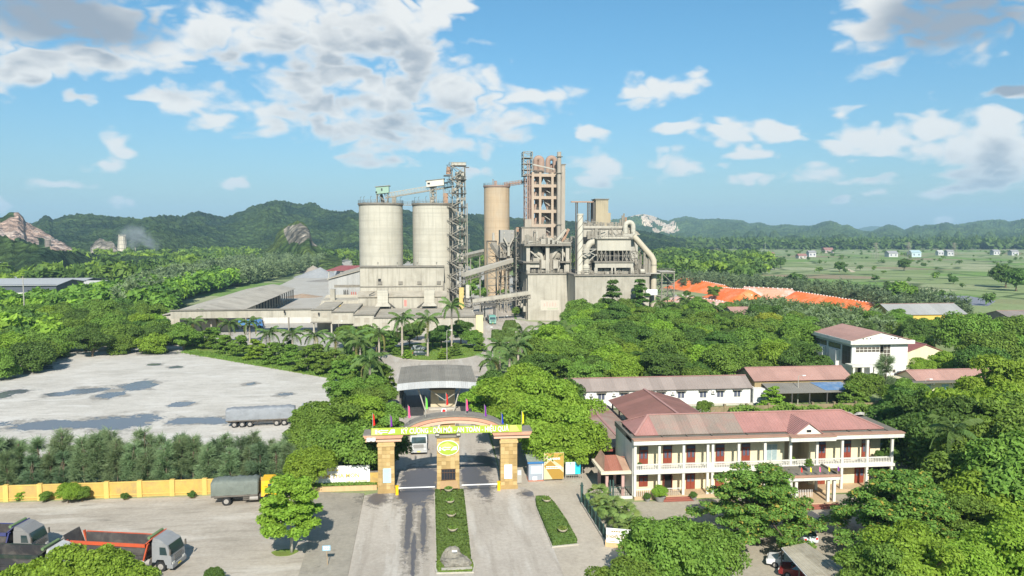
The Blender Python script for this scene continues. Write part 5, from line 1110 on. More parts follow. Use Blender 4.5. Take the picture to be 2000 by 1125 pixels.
    # plaques, grille, ticket shelf
    for x, c, z in ((-5.8, (0.42, 0.66, 0.70), 2.4), (10.1, (0.70, 0.74, 0.74), 2.4)):
        pq = MB().box(x-0.52, x+0.52, Y-0.09, Y-0.035, z-0.95, z+0.95).build('plaque', mat('plaque %.1f' % x, c, 0.3, 0.06, 2.0, spec=0.6), t)
        for k in range(9): MB().box(x-0.40, x+0.40-0.12*(k % 3), Y-0.095, Y-0.091, z+0.72-0.17*k, z+0.77-0.17*k).build('text_line', mat('grey print', (0.33, 0.42, 0.45), 0.6), pq)
    BR = mat('brown iron', (0.10, 0.05, 0.025), 0.6); w = MB().box(1.25, 3.1, Y-0.64, Y-0.6, 1.75, 3.15).build('grille_window', mat('dark glass', (0.03, 0.035, 0.045), 0.15, spec=0.8), t)
    for k in range(6): MB().box(1.25+k*0.36, 1.30+k*0.36, Y-0.70, Y-0.645, 1.75, 3.15).build('bar', BR, w)
    for z in (1.72, 2.7, 3.15): MB().box(1.22, 3.13, Y-0.71, Y-0.642, z, z+0.06).build('bar', BR, w)
    MB().add([(1.15, Y-0.6, 1.62), (3.35, Y-0.6, 1.62), (3.45, Y-1.7, 1.0), (1.05, Y-1.7, 1.0), (1.15, Y-0.6, 1.54), (3.35, Y-0.6, 1.54), (3.45, Y-1.7, 0.92), (1.05, Y-1.7, 0.92)], [(3,2,1,0),(4,5,6,7),(0,1,5,4),(1,2,6,5),(2,3,7,6),(3,0,4,7)]).build('awning', mat('brown awning', (0.36, 0.235, 0.12), 0.7, 0.15), t)
    for x in (1.1, 3.35): MB().box(x, x+0.08, Y-1.68, Y-1.6, 0, 0.95).build('awning_post', BR, t)
gate()
def barrier(label, x, y, d, L):
    t = thing('barrier', label, 'barrier', (x, y, 0)); MB().box(x-0.18, x+0.18, y-0.18, y+0.18, 0, 1.15).build('post', mat('yellow enamel', (0.80, 0.47, 0.01), 0.45, 0.05), t)
    MB().box(x-0.22, x+0.22, y-0.22, y+0.22, 1.153, 1.24).build('cap', MATS['yellow enamel'], t); a, b = sorted((x+d*0.2, x+d*L)); MB().box(a, b, y-0.26, y-0.19, 0.92, 1.04).build('boom', WHITE, t)
barrier('yellow post barrier with a white boom across the left gate lane', -4.5, 98.8, 1, 4.9)
barrier('yellow post barrier with a white boom across the right gate lane', 8.8, 99.1, -1, 4.9)
def flag(px, pyb, pyt, m, word, grp=None):
    Y = GATE_Y+1.0; x = AX(px, Y, pyb); z0 = 8.0 if not (-3.8 < x < 9.8) else 7.6+2.55*max(0, math.sin(math.acos(max(-1, min(1, (3.0-x)/6.9)))))**0.9-0.05
    zb, zt = AZ(pyb, Y, px), AZ(pyt, Y, px)
    t = thing('flag', word, 'flag', (x, Y, z0))
    MB().cyl((x, Y, z0), (x, Y, zt+0.1), 0.03, n=6).build('pole', STEEL_L, t)
    n, k = 10, 8; V = []; rng = random.Random(px)
    for j in range(n+1):
        for i in range(k+1):
            u = i/k; v = j/n; w = 0.32*(0.35+0.65*v**0.7); V.append((x+0.04+u*w+0.05*math.sin(u*9+v*3), Y+0.10*math.sin(u*11+v*2+px), zt-v*(zt-zb)*(1-0.18*u)-0.16*u))
    mb = MB(); mb.v = V; mb.f = [(j*(k+1)+i, j*(k+1)+i+1, (j+1)*(k+1)+i+1, (j+1)*(k+1)+i) for j in range(n) for i in range(k)]; mb.build('cloth', m, t, smooth=True)
for a in ((728, 832, 808, CRED, 'limp red flag at the left end of the gate'), (762, 834, 811, CPURP, 'narrow purple flag next to the red one at the gate left end'), (797, 817, 792, CPINK, 'pink flag above the left gate lane'), (831, 800, 776, CGREEN, 'lime green flag on the left flank of the gate arch'), (871, 792, 768, CRED, 'red flag on the crown of the gate arch'), (910, 803, 779, CPINK, 'pink flag on the right flank of the gate arch'), (946, 814, 791, CPURP, 'broad purple flag above the right gate lane'), (979, 829, 807, CBLUE, 'blue flag on the right end of the gate'), (1019, 828, 804, CYEL, 'yellow flag at the far right end of the gate')): flag(*a)

# ---- clipped beds, bowls, rock
HEDGE = leaf_mat('clipped hedge leaf', (0.10, 0.165, 0.035), 0.03, 0.5, 0.2)
KERB = mat('kerb concrete', (0.4, 0.4, 0.4)); SOIL = mat('dark soil', (0.07, 0.055, 0.035), 0.95, 0.2, 2.0)
def leaf_quads(rng, P, N, size, jitter=0.6, stretch=1.6):
    """numpy: leaf quads at points P facing about N -> vertices, faces"""
    n = len(P); N = N+rng.normal(0, jitter, (n, 3)); N /= np.linalg.norm(N, axis=1)[:, None]+1e-9
    T = rng.normal(0, 1, (n, 3)); T -= (T*N).sum(1)[:, None]*N; T /= np.linalg.norm(T, axis=1)[:, None]+1e-9; B = np.cross(N, T)
    s = (size*rng.uniform(0.45, 1.6, n))[:, None]; st = stretch
    a = P-T*s*st*0.5; b = P+B*s*0.42+N*s*0.10; c = P+T*s*st*0.5; d = P-B*s*0.42+N*s*0.10
    V = np.stack([a, b, c, d], 1).reshape(-1, 3); Fq = np.arange(4*n).reshape(n, 4); return V, Fq
def np_mesh(name, V, Fq, mats, mi=None, smooth=False):
    me = bpy.data.meshes.new(name); V = np.asarray(V, dtype=np.float32); Fq = np.asarray(Fq, dtype=np.int32); k = Fq.shape[1]
    me.vertices.add(len(V)); me.vertices.foreach_set('co', V.ravel()); me.loops.add(Fq.size); me.loops.foreach_set('vertex_index', Fq.ravel())
    me.polygons.add(len(Fq)); me.polygons.foreach_set('loop_start', np.arange(0, Fq.size, k, dtype=np.int32))
    for m in mats: me.materials.append(m)
    if mi is not None: me.polygons.foreach_set('material_index', np.asarray(mi, dtype=np.int32))
    me.update(calc_edges=True); me.validate(); return me
def in_poly(x, y, poly):
    c = np.zeros(len(x), bool); n = len(poly)
    for i in range(n):
        (x0, y0), (x1, y1) = poly[i], poly[(i+1) % n]
        with np.errstate(divide='ignore', invalid='ignore'):
            hit = ((y0 > y) != (y1 > y)) & (x < (x1-x0)*(y-y0)/((y1-y0) if y1 != y0 else 1e-9)+x0)
        c ^= hit
    return c
def hedge_bed(label, poly, h, seed, n, name='hedge_bed', cat='hedge', leaf=0.16, m=None, z0=0.0):
    rng = np.random.default_rng(seed); cx = sum(p[0] for p in poly)/len(poly); cy_ = sum(p[1] for p in poly)/len(poly)
    t = thing(name, label, cat, (cx, cy_, 0))
    MB().prism([(cx+(x-cx)*1.06+(0.12 if x > cx else -0.12), cy_+(y-cy_)*1.015+(0.12 if y > cy_ else -0.12)) for x, y in poly], 0, 0.15+z0).build('kerb', KERB, t)
    MB().prism([(cx+(x-cx)*0.93, cy_+(y-cy_)*0.98) for x, y in poly], 0.0, h*0.86+z0).build('branches', mat('hedge twigs', (0.035, 0.05, 0.015), 0.95, 0.3, 3.0), t)
    x0, x1 = min(p[0] for p in poly), max(p[0] for p in poly); y0, y1 = min(p[1] for p in poly), max(p[1] for p in poly)
    xs, ys = rng.uniform(x0, x1, n*2), rng.uniform(y0, y1, n*2); k = in_poly(xs, ys, poly); xs, ys = xs[k][:n], ys[k][:n]
    zs = z0+h*(0.92+0.12*np.array([mnoise.noise(Vector((float(a)*0.9, float(b)*0.9, seed))) for a, b in zip(xs, ys)]))+rng.normal(0, 0.02, len(xs))
    P = np.stack([xs, ys, zs], 1); N = np.tile([0, -0.15, 1.0], (len(P), 1))
    E = []; EN = []                     # leafy sides
    for i in range(len(poly)):
        (a, b), (c, d) = poly[i], poly[(i+1) % len(poly)]; L = math.hypot(c-a, d-b); m_ = int(L*h*n/((x1-x0)*(y1-y0))*1.3)+4; u = rng.uniform(0, 1, m_)
        q = np.stack([a+(c-a)*u, b+(d-b)*u, z0+rng.uniform(0.12, h, m_)], 1); E.append(q); nx, ny = (d-b)/L, -(c-a)/L
        if (a+c)/2*nx+(b+d)/2*ny < cx*nx+cy_*ny: nx, ny = -nx, -ny
        EN.append(np.tile([nx, ny, 0.3], (m_, 1)))
    P = np.concatenate([P]+E); N = np.concatenate([N]+EN); V, Fq = leaf_quads(rng, P, N, leaf, 0.55)
    V -= np.array([cx, cy_, 0]); o = bpy.data.objects.new('foliage', np_mesh('foliage', V, Fq, [m or HEDGE])); col.objects.link(o); o.parent = t; return t
hedge_bed('long clipped green hedge bed in the middle of the entrance road', [(0.55, 77.6), (3.9, 77.6), (4.05, 98.4), (0.5, 98.6)], 0.62, 1, 15000)
hedge_bed('small clipped hedge bed at the right side of the entrance road', [(13.05, 80.2), (15.7, 80.6), (15.55, 86), (15.1, 92), (14.7, 94.4), (13.2, 94.6), (12.95, 92)], 0.66, 2, 9000)
hedge_bed('low grass tip of the middle bed around the big rock', [(0.6, 75.0), (3.9, 74.8), (4.15, 76.2), (4.0, 77.55), (0.5, 77.55), (0.45, 76)], 0.2, 3, 2500, 'grass_tip', 'flower bed', 0.13, GRASS_B)
BOWL = mat('cream bowl stone', (0.60, 0.52, 0.38), 0.8, 0.15, 2.0, dirt=(0.35,0.29,0.20), dirt_amt=0.4, dirt_scale=1.5)
def bowl(x, y, z, r, label, seed):
    t = thing('planter_bowl', label, 'planter', (x, y, z-0.62), 0, 'stone planter bowls in the entrance beds')
    smooth_angle(MB().lathe([(r*0.42, 0), (r*0.40, 0.1), (r*0.2, 0.2), (r*0.22, 0.62), (r*0.55, 0.68), (r*0.9, 0.86), (r, 1.02), (r*0.92, 1.03), (r*0.8, 0.98)], x, y, 22, z-0.62).build('bowl', BOWL, t), 40)
    rng = np.random.default_rng(seed); n = 260; a = rng.uniform(0, math.tau, n); q = np.sqrt(rng.uniform(0, 1, n))*r*0.9
    P = np.stack([q*np.cos(a), q*np.sin(a), 1.03+0.18*(1-(q/r)**2)*rng.uniform(0.3, 1.2, n)], 1); V, Fq = leaf_quads(rng, P, np.tile([0, 0, 1.0], (n, 1)), 0.15, 0.8)
    o = bpy.data.objects.new('plants', np_mesh('plants', V, Fq, [GRASS_B])); col.objects.link(o); o.parent = t
for k, (x, y, z, w) in enumerate(((2.14, 97.6, 0.62, 'stone planter bowl in the middle bed nearest the gate pillar'), (2.25, 93.3, 0.62, 'second stone planter bowl from the gate in the middle bed'), (2.25, 88.7, 0.62, 'third stone planter bowl from the gate in the middle bed'), (2.3, 84.2, 0.62, 'stone planter bowl in the middle bed nearest the big rock'), (14.2, 92.3, 0.66, 'stone planter bowl at the gate end of the small right bed'), (14.5, 82.6, 0.66, 'stone planter bowl at the near end of the small right bed'))): bowl(x, y, z, 0.56, w, 40+k)
def rock_mesh(mb, c, s, seed, sub=4, rough=0.35):
    import bmesh
    bm = bmesh.new(); bmesh.ops.create_icosphere(bm, subdivisions=sub, radius=1.0); V = []
    for v in bm.verts:
        p = v.co; d = 1+rough*mnoise.noise(p*1.1+Vector((seed, 0, 0)))+rough*0.5*mnoise.noise(p*2.7+Vector((0, seed, 0)))+rough*0.25*mnoise.noise(p*6+Vector((0, 0, seed)))
        V.append((c[0]+p.x*d*s[0], c[1]+p.y*d*s[1], max(c[2]-0.05, c[2]+(p.z*d+0.55)*s[2])))
    Fc = [tuple(v.index for v in f.verts) for f in bm.faces]; bm.free(); mb.add(V, Fc); return mb
def rock():
    t = thing('display_rock', 'big grey limestone display rock at the near end of the middle bed', 'rock', (2.35, 76.6, 0.1))
    m = mat('grey limestone', (0.245, 0.225, 0.185), 0.9, 0.3, 1.6, dirt=(0.10, 0.095, 0.08), dirt_amt=0.7, dirt_scale=1.2, bump=0.12, bump_scale=4)
    b = MB(); rock_mesh(b, (2.5, 76.5, 0.15), (1.45, 0.85, 0.62), 3.1); smooth_angle(b.build('boulder', m, t), 25)
    b = MB(); rock_mesh(b, (1.95, 77.0, 0.2), (0.95, 0.7, 1.05), 8.2); smooth_angle(b.build('boulder', m, t), 25)
    MB().box(2.0, 2.5, 76.18, 76.22, 1.62, 1.82).build('name_plate', WHITE, t)
    MB().box(0.9, 4.0, 75.2, 75.7, 0.2, 0.26).build('foot_stone', KERB, t)
rock()

# ---- boards and kiosk right of the gate
def boards():
    GOLD = mat('gold board print', (0.42, 0.27, 0.06), 0.5, 0.05); GOLD2 = mat('cream gold board print', (0.58, 0.49, 0.29), 0.5, 0.05); GOLD3 = mat('deep gold board print', (0.35, 0.21, 0.04), 0.5, 0.05)
    Y = 102.2; t = thing('notice_board', 'tall gold and cream notice board right of the gate', 'notice board', (16.6, Y, 0))
    x0, x1, z0, z1 = 15.3, 18.05, 0.25, 3.95
    for x in (x0+0.1, x1-0.18): MB().box(x, x+0.08, Y+0.1, Y+0.18, 0, z1).build('post', STEEL, t)
    p = MB().box(x0, x1, Y, Y+0.08, z0, z1).build('panel', GOLD2, t); e = Y-0.006
    MB().add([(x0+0.02, e, z1-0.05), (x1-0.02, e, z1-0.05), (x1-0.02, e, z0+1.6), (x0+1.4, e, z0+2.6)], [(0,1,2,3)]).build('facet', GOLD, p)
    MB().add([(x0+0.02, e, z0+1.9), (x0+0.9, e, z0+2.6), (x1-0.02, e, z0+0.9), (x1-0.02, e, z0+0.02), (x0+1.2, e, z0+0.02)], [(0,4,3,2,1)]).build('facet', GOLD3, p)
    for z, s in ((3.0, 'M'), (1.95, 'S'), (1.72, 'S')):
        for k in range(5 if s == 'M' else 9):
            w = 0.30 if s == 'M' else 0.19; g = 0.36 if s == 'M' else 0.235; a = (x0+x1)/2-(5*g/2 if s == 'M' else 9*g/2)+k*g; MB().box(a, a+w, Y-0.02, Y-0.008, z, z+(0.24 if s == 'M' else 0.13)).build('print_mark', WHITE, p)
    t = thing('notice_board', 'low cyan and white poster board on a steel frame beside the gold board', 'notice board', (19.6, Y+0.3, 0)); x0, x1, Y = 18.35, 20.75, 102.6
    for x in (x0, x1-0.06): MB().box(x, x+0.06, Y, Y+0.06, 0, 2.5).build('post', STEEL_L, t)
    for k in range(9): MB().box(x0+0.25*k+0.1, x0+0.25*k+0.14, Y, Y+0.04, 0.05, 0.55).build('paling', STEEL_L, t)
    MB().box(x0+0.07, x1-0.07, Y, Y+0.05, 0.56, 0.62).build('rail', STEEL_L, t)
    p = MB().box(x0+0.07, x1-0.3, Y-0.05, Y-0.004, 0.75, 2.45).build('panel', mat('pale cyan print', (0.55, 0.72, 0.75), 0.5), t)
    MB().box(x0+1.35, x1-0.3, Y-0.06, Y-0.052, 0.75, 2.45).build('facet', mat('cyan print', (0.03, 0.52, 0.66), 0.5), p)
    MB().box(x0+1.5, x0+1.95, Y-0.07, Y-0.062, 1.7, 2.1).build('facet', mat('dark cyan print', (0.02, 0.30, 0.45), 0.5), p); MB().box(x0+0.4, x0+0.95, Y-0.06, Y-0.052, 1.5, 1.75).build('print_mark', WHITE, p)
    # guard kiosk
    Y = 102.3; t = thing('guard_kiosk', 'small grey guard kiosk with a blue roof edge beside the gold board', 'kiosk', (14.2, Y, 0)); g = mat('kiosk grey panel', (0.30, 0.33, 0.37), 0.6, 0.06)
    MB().box(13.2, 15.25, Y, Y+1.9, 0.16, 2.5).build('wall', g, t); MB().box(13.15, 15.28, Y-0.05, Y+1.95, 0, 0.155).build('base', mat('red base paint', (0.45, 0.16, 0.09), 0.7), t)
    MB().box(13.05, 15.35, Y-0.15, Y+2.05, 2.503, 2.85).build('fascia', mat('blue fascia', (0.04, 0.16, 0.36), 0.5), t)
    MB().slab([(13.0, Y-0.2, 2.86), (15.4, Y-0.2, 2.86), (15.4, Y+2.1, 3.2), (13.0, Y+2.1, 3.2)], 0.05).build('roof', mat('leaf littered sheet', (0.24, 0.27, 0.22), 0.8, 0.4, 2.5), t)
    MB().box(13.5, 15.0, Y-0.03, Y-0.003, 1.05, 2.15).build('window', mat('pale glass', (0.48, 0.60, 0.66), 0.1, 0.05, spec=0.8), t)
    MB().box(13.75, 14.35, Y-0.12, Y-0.08, 0.2, 0.72).build('notice', WHITE, t); MB().box(15.1, 15.2, Y-0.08, Y-0.003, 0.3, 2.5).build('jamb', WHITE, t)
    t = thing('cabinet', 'small pale metal cabinet standing against the right gate pillar', 'cabinet', (11.9, 101.7, 0)); MB().box(11.55, 12.15, 101.6, 102.1, 0.1, 1.9).build('case', STEEL_L, t); MB().box(11.62, 12.08, 101.57, 101.598, 1.2, 1.8).build('glass', MATS['pale glass'], t)
    MB().box(11.6, 12.1, 101.65, 102.05, 0, 0.1).build('feet', STEEL_D, t)
boards()
def name_sign():
    # white company name sign left of the gate, on its grass bank
    Y = 102.4; t = thing('name_sign', 'wide white company name sign with pale gold lettering left of the gate', 'sign', (-12.5, Y, 0))
    MB().box(-17.3, -8.25, Y, Y+0.25, 0.7, 2.95).build('panel', mat('white sign face', (0.80, 0.79, 0.75), 0.5, 0.03), t)
    p = t.children[0]; gl = mat('pale gold lettering', (0.60, 0.46, 0.13), 0.5)
    lettering('sign_lettering', 'CEM THA MON', 0.78, gl, p, (-12.3, Y-0.012, 1.62), bold=0.02)
    for k in range(6): MB().box(-15.3+0.52*k, -14.95+0.52*k, Y-0.02, Y-0.004, 2.3, 2.5).build('print_mark', gl, p)
    MB().box(-11.4, -8.6, Y-0.02, Y-0.004, 0.85, 0.93).build('print_line', gl, p)
    b = thing('sign_bank', 'low retaining wall with a grass strip below the white name sign', 'retaining wall', (-12.4, 101.5, 0))
    MB().box(-17.4, -7.25, 101.0, 101.3, 0, 0.62).build('wall', mat('tan render', (0.55, 0.38, 0.20), 0.85, 0.1, 0.8, streak=0.3), b)
    MB().box(-17.4, -7.25, 101.302, 103.4, 0, 0.55).build('soil', SOIL, b)
    rng = np.random.default_rng(5); n = 2600; P = np.stack([rng.uniform(-17.4, -7.3, n)+12.4, rng.uniform(101.3, 102.35, n)-101.5, 0.55+rng.uniform(0, 0.22, n)], 1)
    V, Fq = leaf_quads(rng, P, np.tile([0, -0.4, 0.6], (n, 1)), 0.16, 0.7); o = bpy.data.objects.new('grass', np_mesh('grass', V, Fq, [GRASS_B])); col.objects.link(o); o.parent = b
    w = thing('yellow_pier', 'short yellow wall piece between the white sign and the left gate pillar', 'wall', (-7.6, 102.2, 0)); MB().box(-8.2, -6.96, 102.0, 102.3, 0, 2.1).build('wall_piece', mat('yellow wall paint', (0.53, 0.345, 0.085), 0.85, 0.16, 0.8, dirt=(0.30,0.22,0.11), dirt_amt=0.7, dirt_scale=0.4, streak=0.5, streak_col=(0.45,0.30,0.10)), w); MB().box(-8.2, -6.96, 101.95, 102.35, 2.103, 2.2).build('coping', CONC_D, w)
name_sign()
# ---- yellow boundary wall with piers, copings and panels
def yellow_wall():
    m = MATS['yellow wall paint']; Y = 101.6; t = thing('boundary_wall', 'long stained yellow boundary wall with piers behind the truck lot', 'wall', (-40, Y, 0))
    xs = [-78+4.05*k for k in range(16)]; pm = MB().box(-0.3, 0.3, -0.18, 0.32, 0, 2.15).mesh('pier'); pm.materials.append(mat('bright yellow wall paint', (0.60, 0.41, 0.115), 0.85, 0.08, 0.8, streak=0.3)); L = 4.05-0.6
    wm = MB().box(0, L, 0, 0.16, 0.0, 1.92).mesh('panel'); wm.materials.append(m); km = MB().box(0, L, -0.05, 0.21, 1.923, 2.03).mesh('coping'); km.materials.append(MATS['bright yellow wall paint']); bm_ = MB().box(0, L, -0.07, -0.002, 0.32, 0.44).mesh('base_ledge'); bm_.materials.append(MATS['bright yellow wall paint'])
    for x in xs:
        if x > -17.6: break
        inst('pier', pm, t, (x+40, 0, 0))
        if x+4.05 < -16.5: inst('panel', wm, t, (x+40.3, 0, 0)); inst('coping', km, t, (x+40.3, 0, 0)); inst('base_ledge', bm_, t, (x+40.3, 0, 0))
yellow_wall()
def green_fence():
    gm = mat('dark green fence paint', (0.035, 0.075, 0.065), 0.5, 0.1); t = thing('courtyard_fence', 'dark green iron fence beside the fan palms', 'fence', (18.9, 86.5, 0)); a, b = Vector((18.75, 93.0, 0)), Vector((19.0, 79.9, 0)); n = 7
    MB().bar(a+Vector((0, 0, 0.12)), b+Vector((0, 0, 0.12)), 0.26, 0.26).build('kerb', KERB, t)
    for k in range(n+1):
        p = a+(b-a)*(k/n); big = k == 0
        q = MB().bar(p, p+Vector((0, 0, 2.3 if big else 1.75)), 0.3 if big else 0.16).build('post', gm, t)
        if big: MB().lathe([(0.2, 2.31), (0.24, 2.4), (0.1, 2.5), (0.13, 2.65), (0.02, 2.8)], p.x, p.y, 10).build('finial', gm, q)
        if k < n:
            p2 = a+(b-a)*((k+1)/n); pl = MB()
            for z in (0.35, 1.45): pl.bar(p+Vector((0, 0, z)), p2+Vector((0, 0, z)), 0.05)
            for i in range(1, 13): c = p+(p2-p)*(i/13); pl.bar(c+Vector((0, 0, 0.3)), c+Vector((0, 0, 1.6)), 0.03)
            tag(pl.build('palings', gm, t), kind='stuff')
    t = thing('works_sign', 'tilted white works office sign with gold lettering at the courtyard entrance', 'sign', (20.0, 79.2, 0), -0.32)
    def W(x, y, z): c, s = math.cos(-0.32), math.sin(-0.32); return (20.0+x*c-y*s, 79.2+x*s+y*c, z)
    def obox(x0, x1, y0, y1, z0, z1): return MB().add([W(x0,y0,z0),W(x1,y0,z0),W(x1,y1,z0),W(x0,y1,z0),W(x0,y0,z1),W(x1,y0,z1),W(x1,y1,z1),W(x0,y1,z1)], [(0,3,2,1),(4,5,6,7),(0,1,5,4),(1,2,6,5),(2,3,7,6),(3,0,4,7)])
    p = obox(-1.3, 1.3, -0.06, 0.0, 0.55, 2.15).build('panel', MATS['white sign face'], t); obox(-1.4, 1.75, 0.003, 0.3, 0, 0.75).build('base_wall', MATS['tan render'], t); obox(1.36, 1.75, 0.01, 0.4, 0.752, 2.2).build('pier', MATS['tan render'], t)
    gl = mat('dull gold lettering', (0.27, 0.19, 0.05), 0.5); x, y, z = W(0, -0.075, 1.22)
    lettering('sign_lettering', 'XÍ NGHIỆP TIÊU THỤ', 0.50, gl, p, (x, y, z), bold=0.012, xscale=0.54)
    for k in range(6): obox(-0.75+0.25*k, -0.56+0.25*k, -0.075, -0.062, 1.75, 1.9).build('print_mark', gl, p)
    for a_, b_ in ((-1.15, -0.35), (0.25, 1.15)): obox(a_, b_, -0.075, -0.062, 0.68, 0.75).build('print_line', gl, p)
    t = thing('small_sign', 'small blue and white plate on a thin stake on the left pavement', 'sign', (-10.67, 78.0, 0)); MB().bar((-10.67, 78, 0.1), (-10.75, 78, 2.0), 0.07).build('stake', mat('weathered wood', (0.33, 0.24, 0.15), 0.9), t)
    q = MB().box(-11.15, -10.35, 77.93, 77.96, 1.62, 2.15).build('plate', mat('sky blue plate', (0.25, 0.47, 0.62), 0.5), t)
    for k in range(3): MB().box(-11.05+0.22*k, -10.9+0.22*k, 77.915, 77.928, 1.85, 2.08).build('print_mark', WHITE, q)
    MB().box(-11.05, -10.45, 77.915, 77.928, 1.7, 1.76).build('print_mark', WHITE, q)
green_fence()
# ---- weighbridge canopy
def canopy():
    t = thing('weighbridge_canopy', 'grey vaulted weighbridge canopy standing across the road behind the gate', 'canopy', (1, 150, 0)); x0, x1 = -6.3, 8.6; n = 14; rm = mat('grey fibre roof', (0.255, 0.235, 0.195), 0.9, 0.14, 0.4, dirt=(0.16,0.145,0.12), dirt_amt=0.4, corr=('X', 0.35)); fm = mat('white corrugated fascia', (0.46, 0.46, 0.44), 0.6, 0.12, 0.6, corr=('X', 0.35))
    def zc(x): u = (x-(x0+x1)/2)/((x1-x0)/2); return 5.75+0.42*(1-u*u)
    for k in range(n):
        a, b = x0+(x1-x0)*k/n, x0+(x1-x0)*(k+1)/n-0.01; MB().slab([(a, 143.9, zc(a)), (b, 143.9, zc(b)), (b, 162, zc(b)), (a, 162, zc(a))], 0.1).build('roof_sheet', rm, t)
        MB().slab([(a, 143.88, zc(a)-0.02), (b, 143.88, zc(b)-0.02), (b, 142.0, zc(b)-0.9), (a, 142.0, zc(a)-0.9)], 0.06).build('fascia_sheet', fm, t)
    for x in (x0+0.5, x1-0.5):
        for y in (145, 152, 160): MB().bar((x, y, 0), (x, y, zc(x)-0.1), 0.35).build('column', STEEL_D, t)
    MB().truss((x0+0.5, 145, 5.4), (x1-0.5, 145, 5.4), 0.4, 0.5, 12, 0.09).build('front_truss', STEEL, t); MB().truss((x0+0.5, 160, 5.4), (x1-0.5, 160, 5.4), 0.4, 0.5, 12, 0.09).build('rear_truss', STEEL, t)
    for a, b in ((-1.0, -2.6), (4.2, 5.6)): MB().bar((a, 144.5, 0), (b, 144.2, 5.3), 0.2).build('raking_post', STEEL_L, t)
    MB().bar((-0.5, 144.2, 4.6), (2.6, 144.2, 2.4), 0.12).bar((2.6, 144.2, 2.4), (5.6, 144.2, 4.4), 0.12).build('sign_arm', STEEL_L, t)
    t = thing('weigh_booth', 'beige weighbridge booth with a wide window under the canopy', 'booth', (2.3, 149, 0)); MB().box(-0.1, 4.6, 148, 153, 0, 3.6).build('wall', mat('beige booth wall', (0.50, 0.42, 0.28), 0.8, 0.1), t); MB().box(-0.3, 4.8, 147.8, 153.2, 3.603, 3.75).build('roof', CONC_D, t)
    MB().add([(1.2, 147.97, 2.9), (3.4, 147.97, 2.9), (3.0, 147.97, 1.5), (1.6, 147.97, 1.5)], [(0,3,2,1)]).build('window', mat('teal glass', (0.16, 0.25, 0.25), 0.12, spec=0.8), t); MB().box(-0.4, 5.0, 146.6, 147.9, 0, 0.3).build('step', KERB, t)
    t = thing('road_sign', 'round no entry style road sign on a blue cone base under the canopy', 'road sign', (2.3, 139.5, 0))
    smooth_angle(MB().lathe([(0.55, 0), (0.5, 0.3), (0.12, 1.0)], 2.3, 139.5, 14).build('cone', mat('sign blue', (0.10, 0.20, 0.50), 0.5), t)); d = MB().cyl((2.3, 139.3, 1.5), (2.3, 139.36, 1.5), 0.5, n=20).build('disc', WHITE, t); MB().cyl((2.3, 139.26, 1.5), (2.3, 139.296, 1.5), 0.3, n=16).build('red_disc', CRED, d); MB().bar((2.3, 139.4, 0.9), (2.3, 139.4, 1.6), 0.08).build('post', STEEL, t)
    t = thing('weigh_deck', 'steel and concrete weighbridge deck in the left lane under the canopy', 'weighbridge', (-3.5, 151, 0)); MB().box(-5.2, -1.4, 142, 160, 0, 0.12).build('deck', mat('dark deck plate', (0.055, 0.055, 0.055), 0.6, 0.2), t); MB().box(-6.1, -5.3, 141, 161, 0, 0.45).build('kerb_beam', CONC_D, t); MB().box(5.6, 8.2, 142, 160, 0.03, 0.12).build('deck', MATS['dark deck plate'], t)
    t = thing('low_wall', 'low broken concrete wall across the road between gate and canopy', 'wall', (2.3, 132, 0)); MB().box(-0.4, 0.1, 130.5, 134, 0, 0.7).build('stub', CONC_D, t); MB().box(4.3, 4.8, 130.5, 134, 0, 0.7).build('stub', CONC_D, t); MB().box(0.1, 4.3, 130.6, 130.9, 0, 0.35).build('sill', CONC_D, t)
canopy()

# ================================================================== office building and the houses on the right
CREAM = mat('cream wall paint', (0.66, 0.585, 0.395), 0.8, 0.07, 0.6, dirt=(0.45, 0.40, 0.285), dirt_amt=0.4, streak=0.3)
OWHITE = mat('off white paint', (0.63, 0.615, 0.545), 0.7, 0.07, 0.6, dirt=(0.42,0.40,0.34), dirt_amt=0.25, streak=0.3)
DOORR = mat('red brown door', (0.22, 0.05, 0.028), 0.45, 0.1, 1.5)
DGLASS = mat('door glass', (0.09, 0.10, 0.14), 0.1, 0.1, spec=0.8)
RPINK = mat('faded red sheet roof', (0.36, 0.18, 0.155), 0.75, 0.18, 0.25, dirt=(0.27, 0.15, 0.125), dirt_amt=0.5, dirt_scale=0.3, corr=('X', 0.45))
RPINKY = mat('faded red sheet roof along', (0.36, 0.18, 0.155), 0.75, 0.18, 0.25, dirt=(0.27, 0.15, 0.125), dirt_amt=0.5, dirt_scale=0.3, corr=('Y', 0.45))
RGREY = mat('bleached grey brown roof', (0.27, 0.215, 0.175), 0.85, 0.14, 0.3, dirt=(0.36, 0.20, 0.16), dirt_amt=0.45, dirt_scale=0.4, corr=('X', 0.45))
RPALE = mat('pale pink sheet roof', (0.40, 0.235, 0.19), 0.75, 0.12, 0.25, dirt=(0.31, 0.185, 0.15), dirt_amt=0.5, dirt_scale=0.3, corr=('X', 0.6))
RTILE = mat('brown red roof tiles', (0.26, 0.125, 0.10), 0.85, 0.16, 0.5, dirt=(0.23, 0.12, 0.09), dirt_amt=0.5, dirt_scale=0.35, corr=('Y', 0.5))
GUT = mat('mossy gutter concrete', (0.16, 0.145, 0.115), 0.9, 0.25, 0.6)
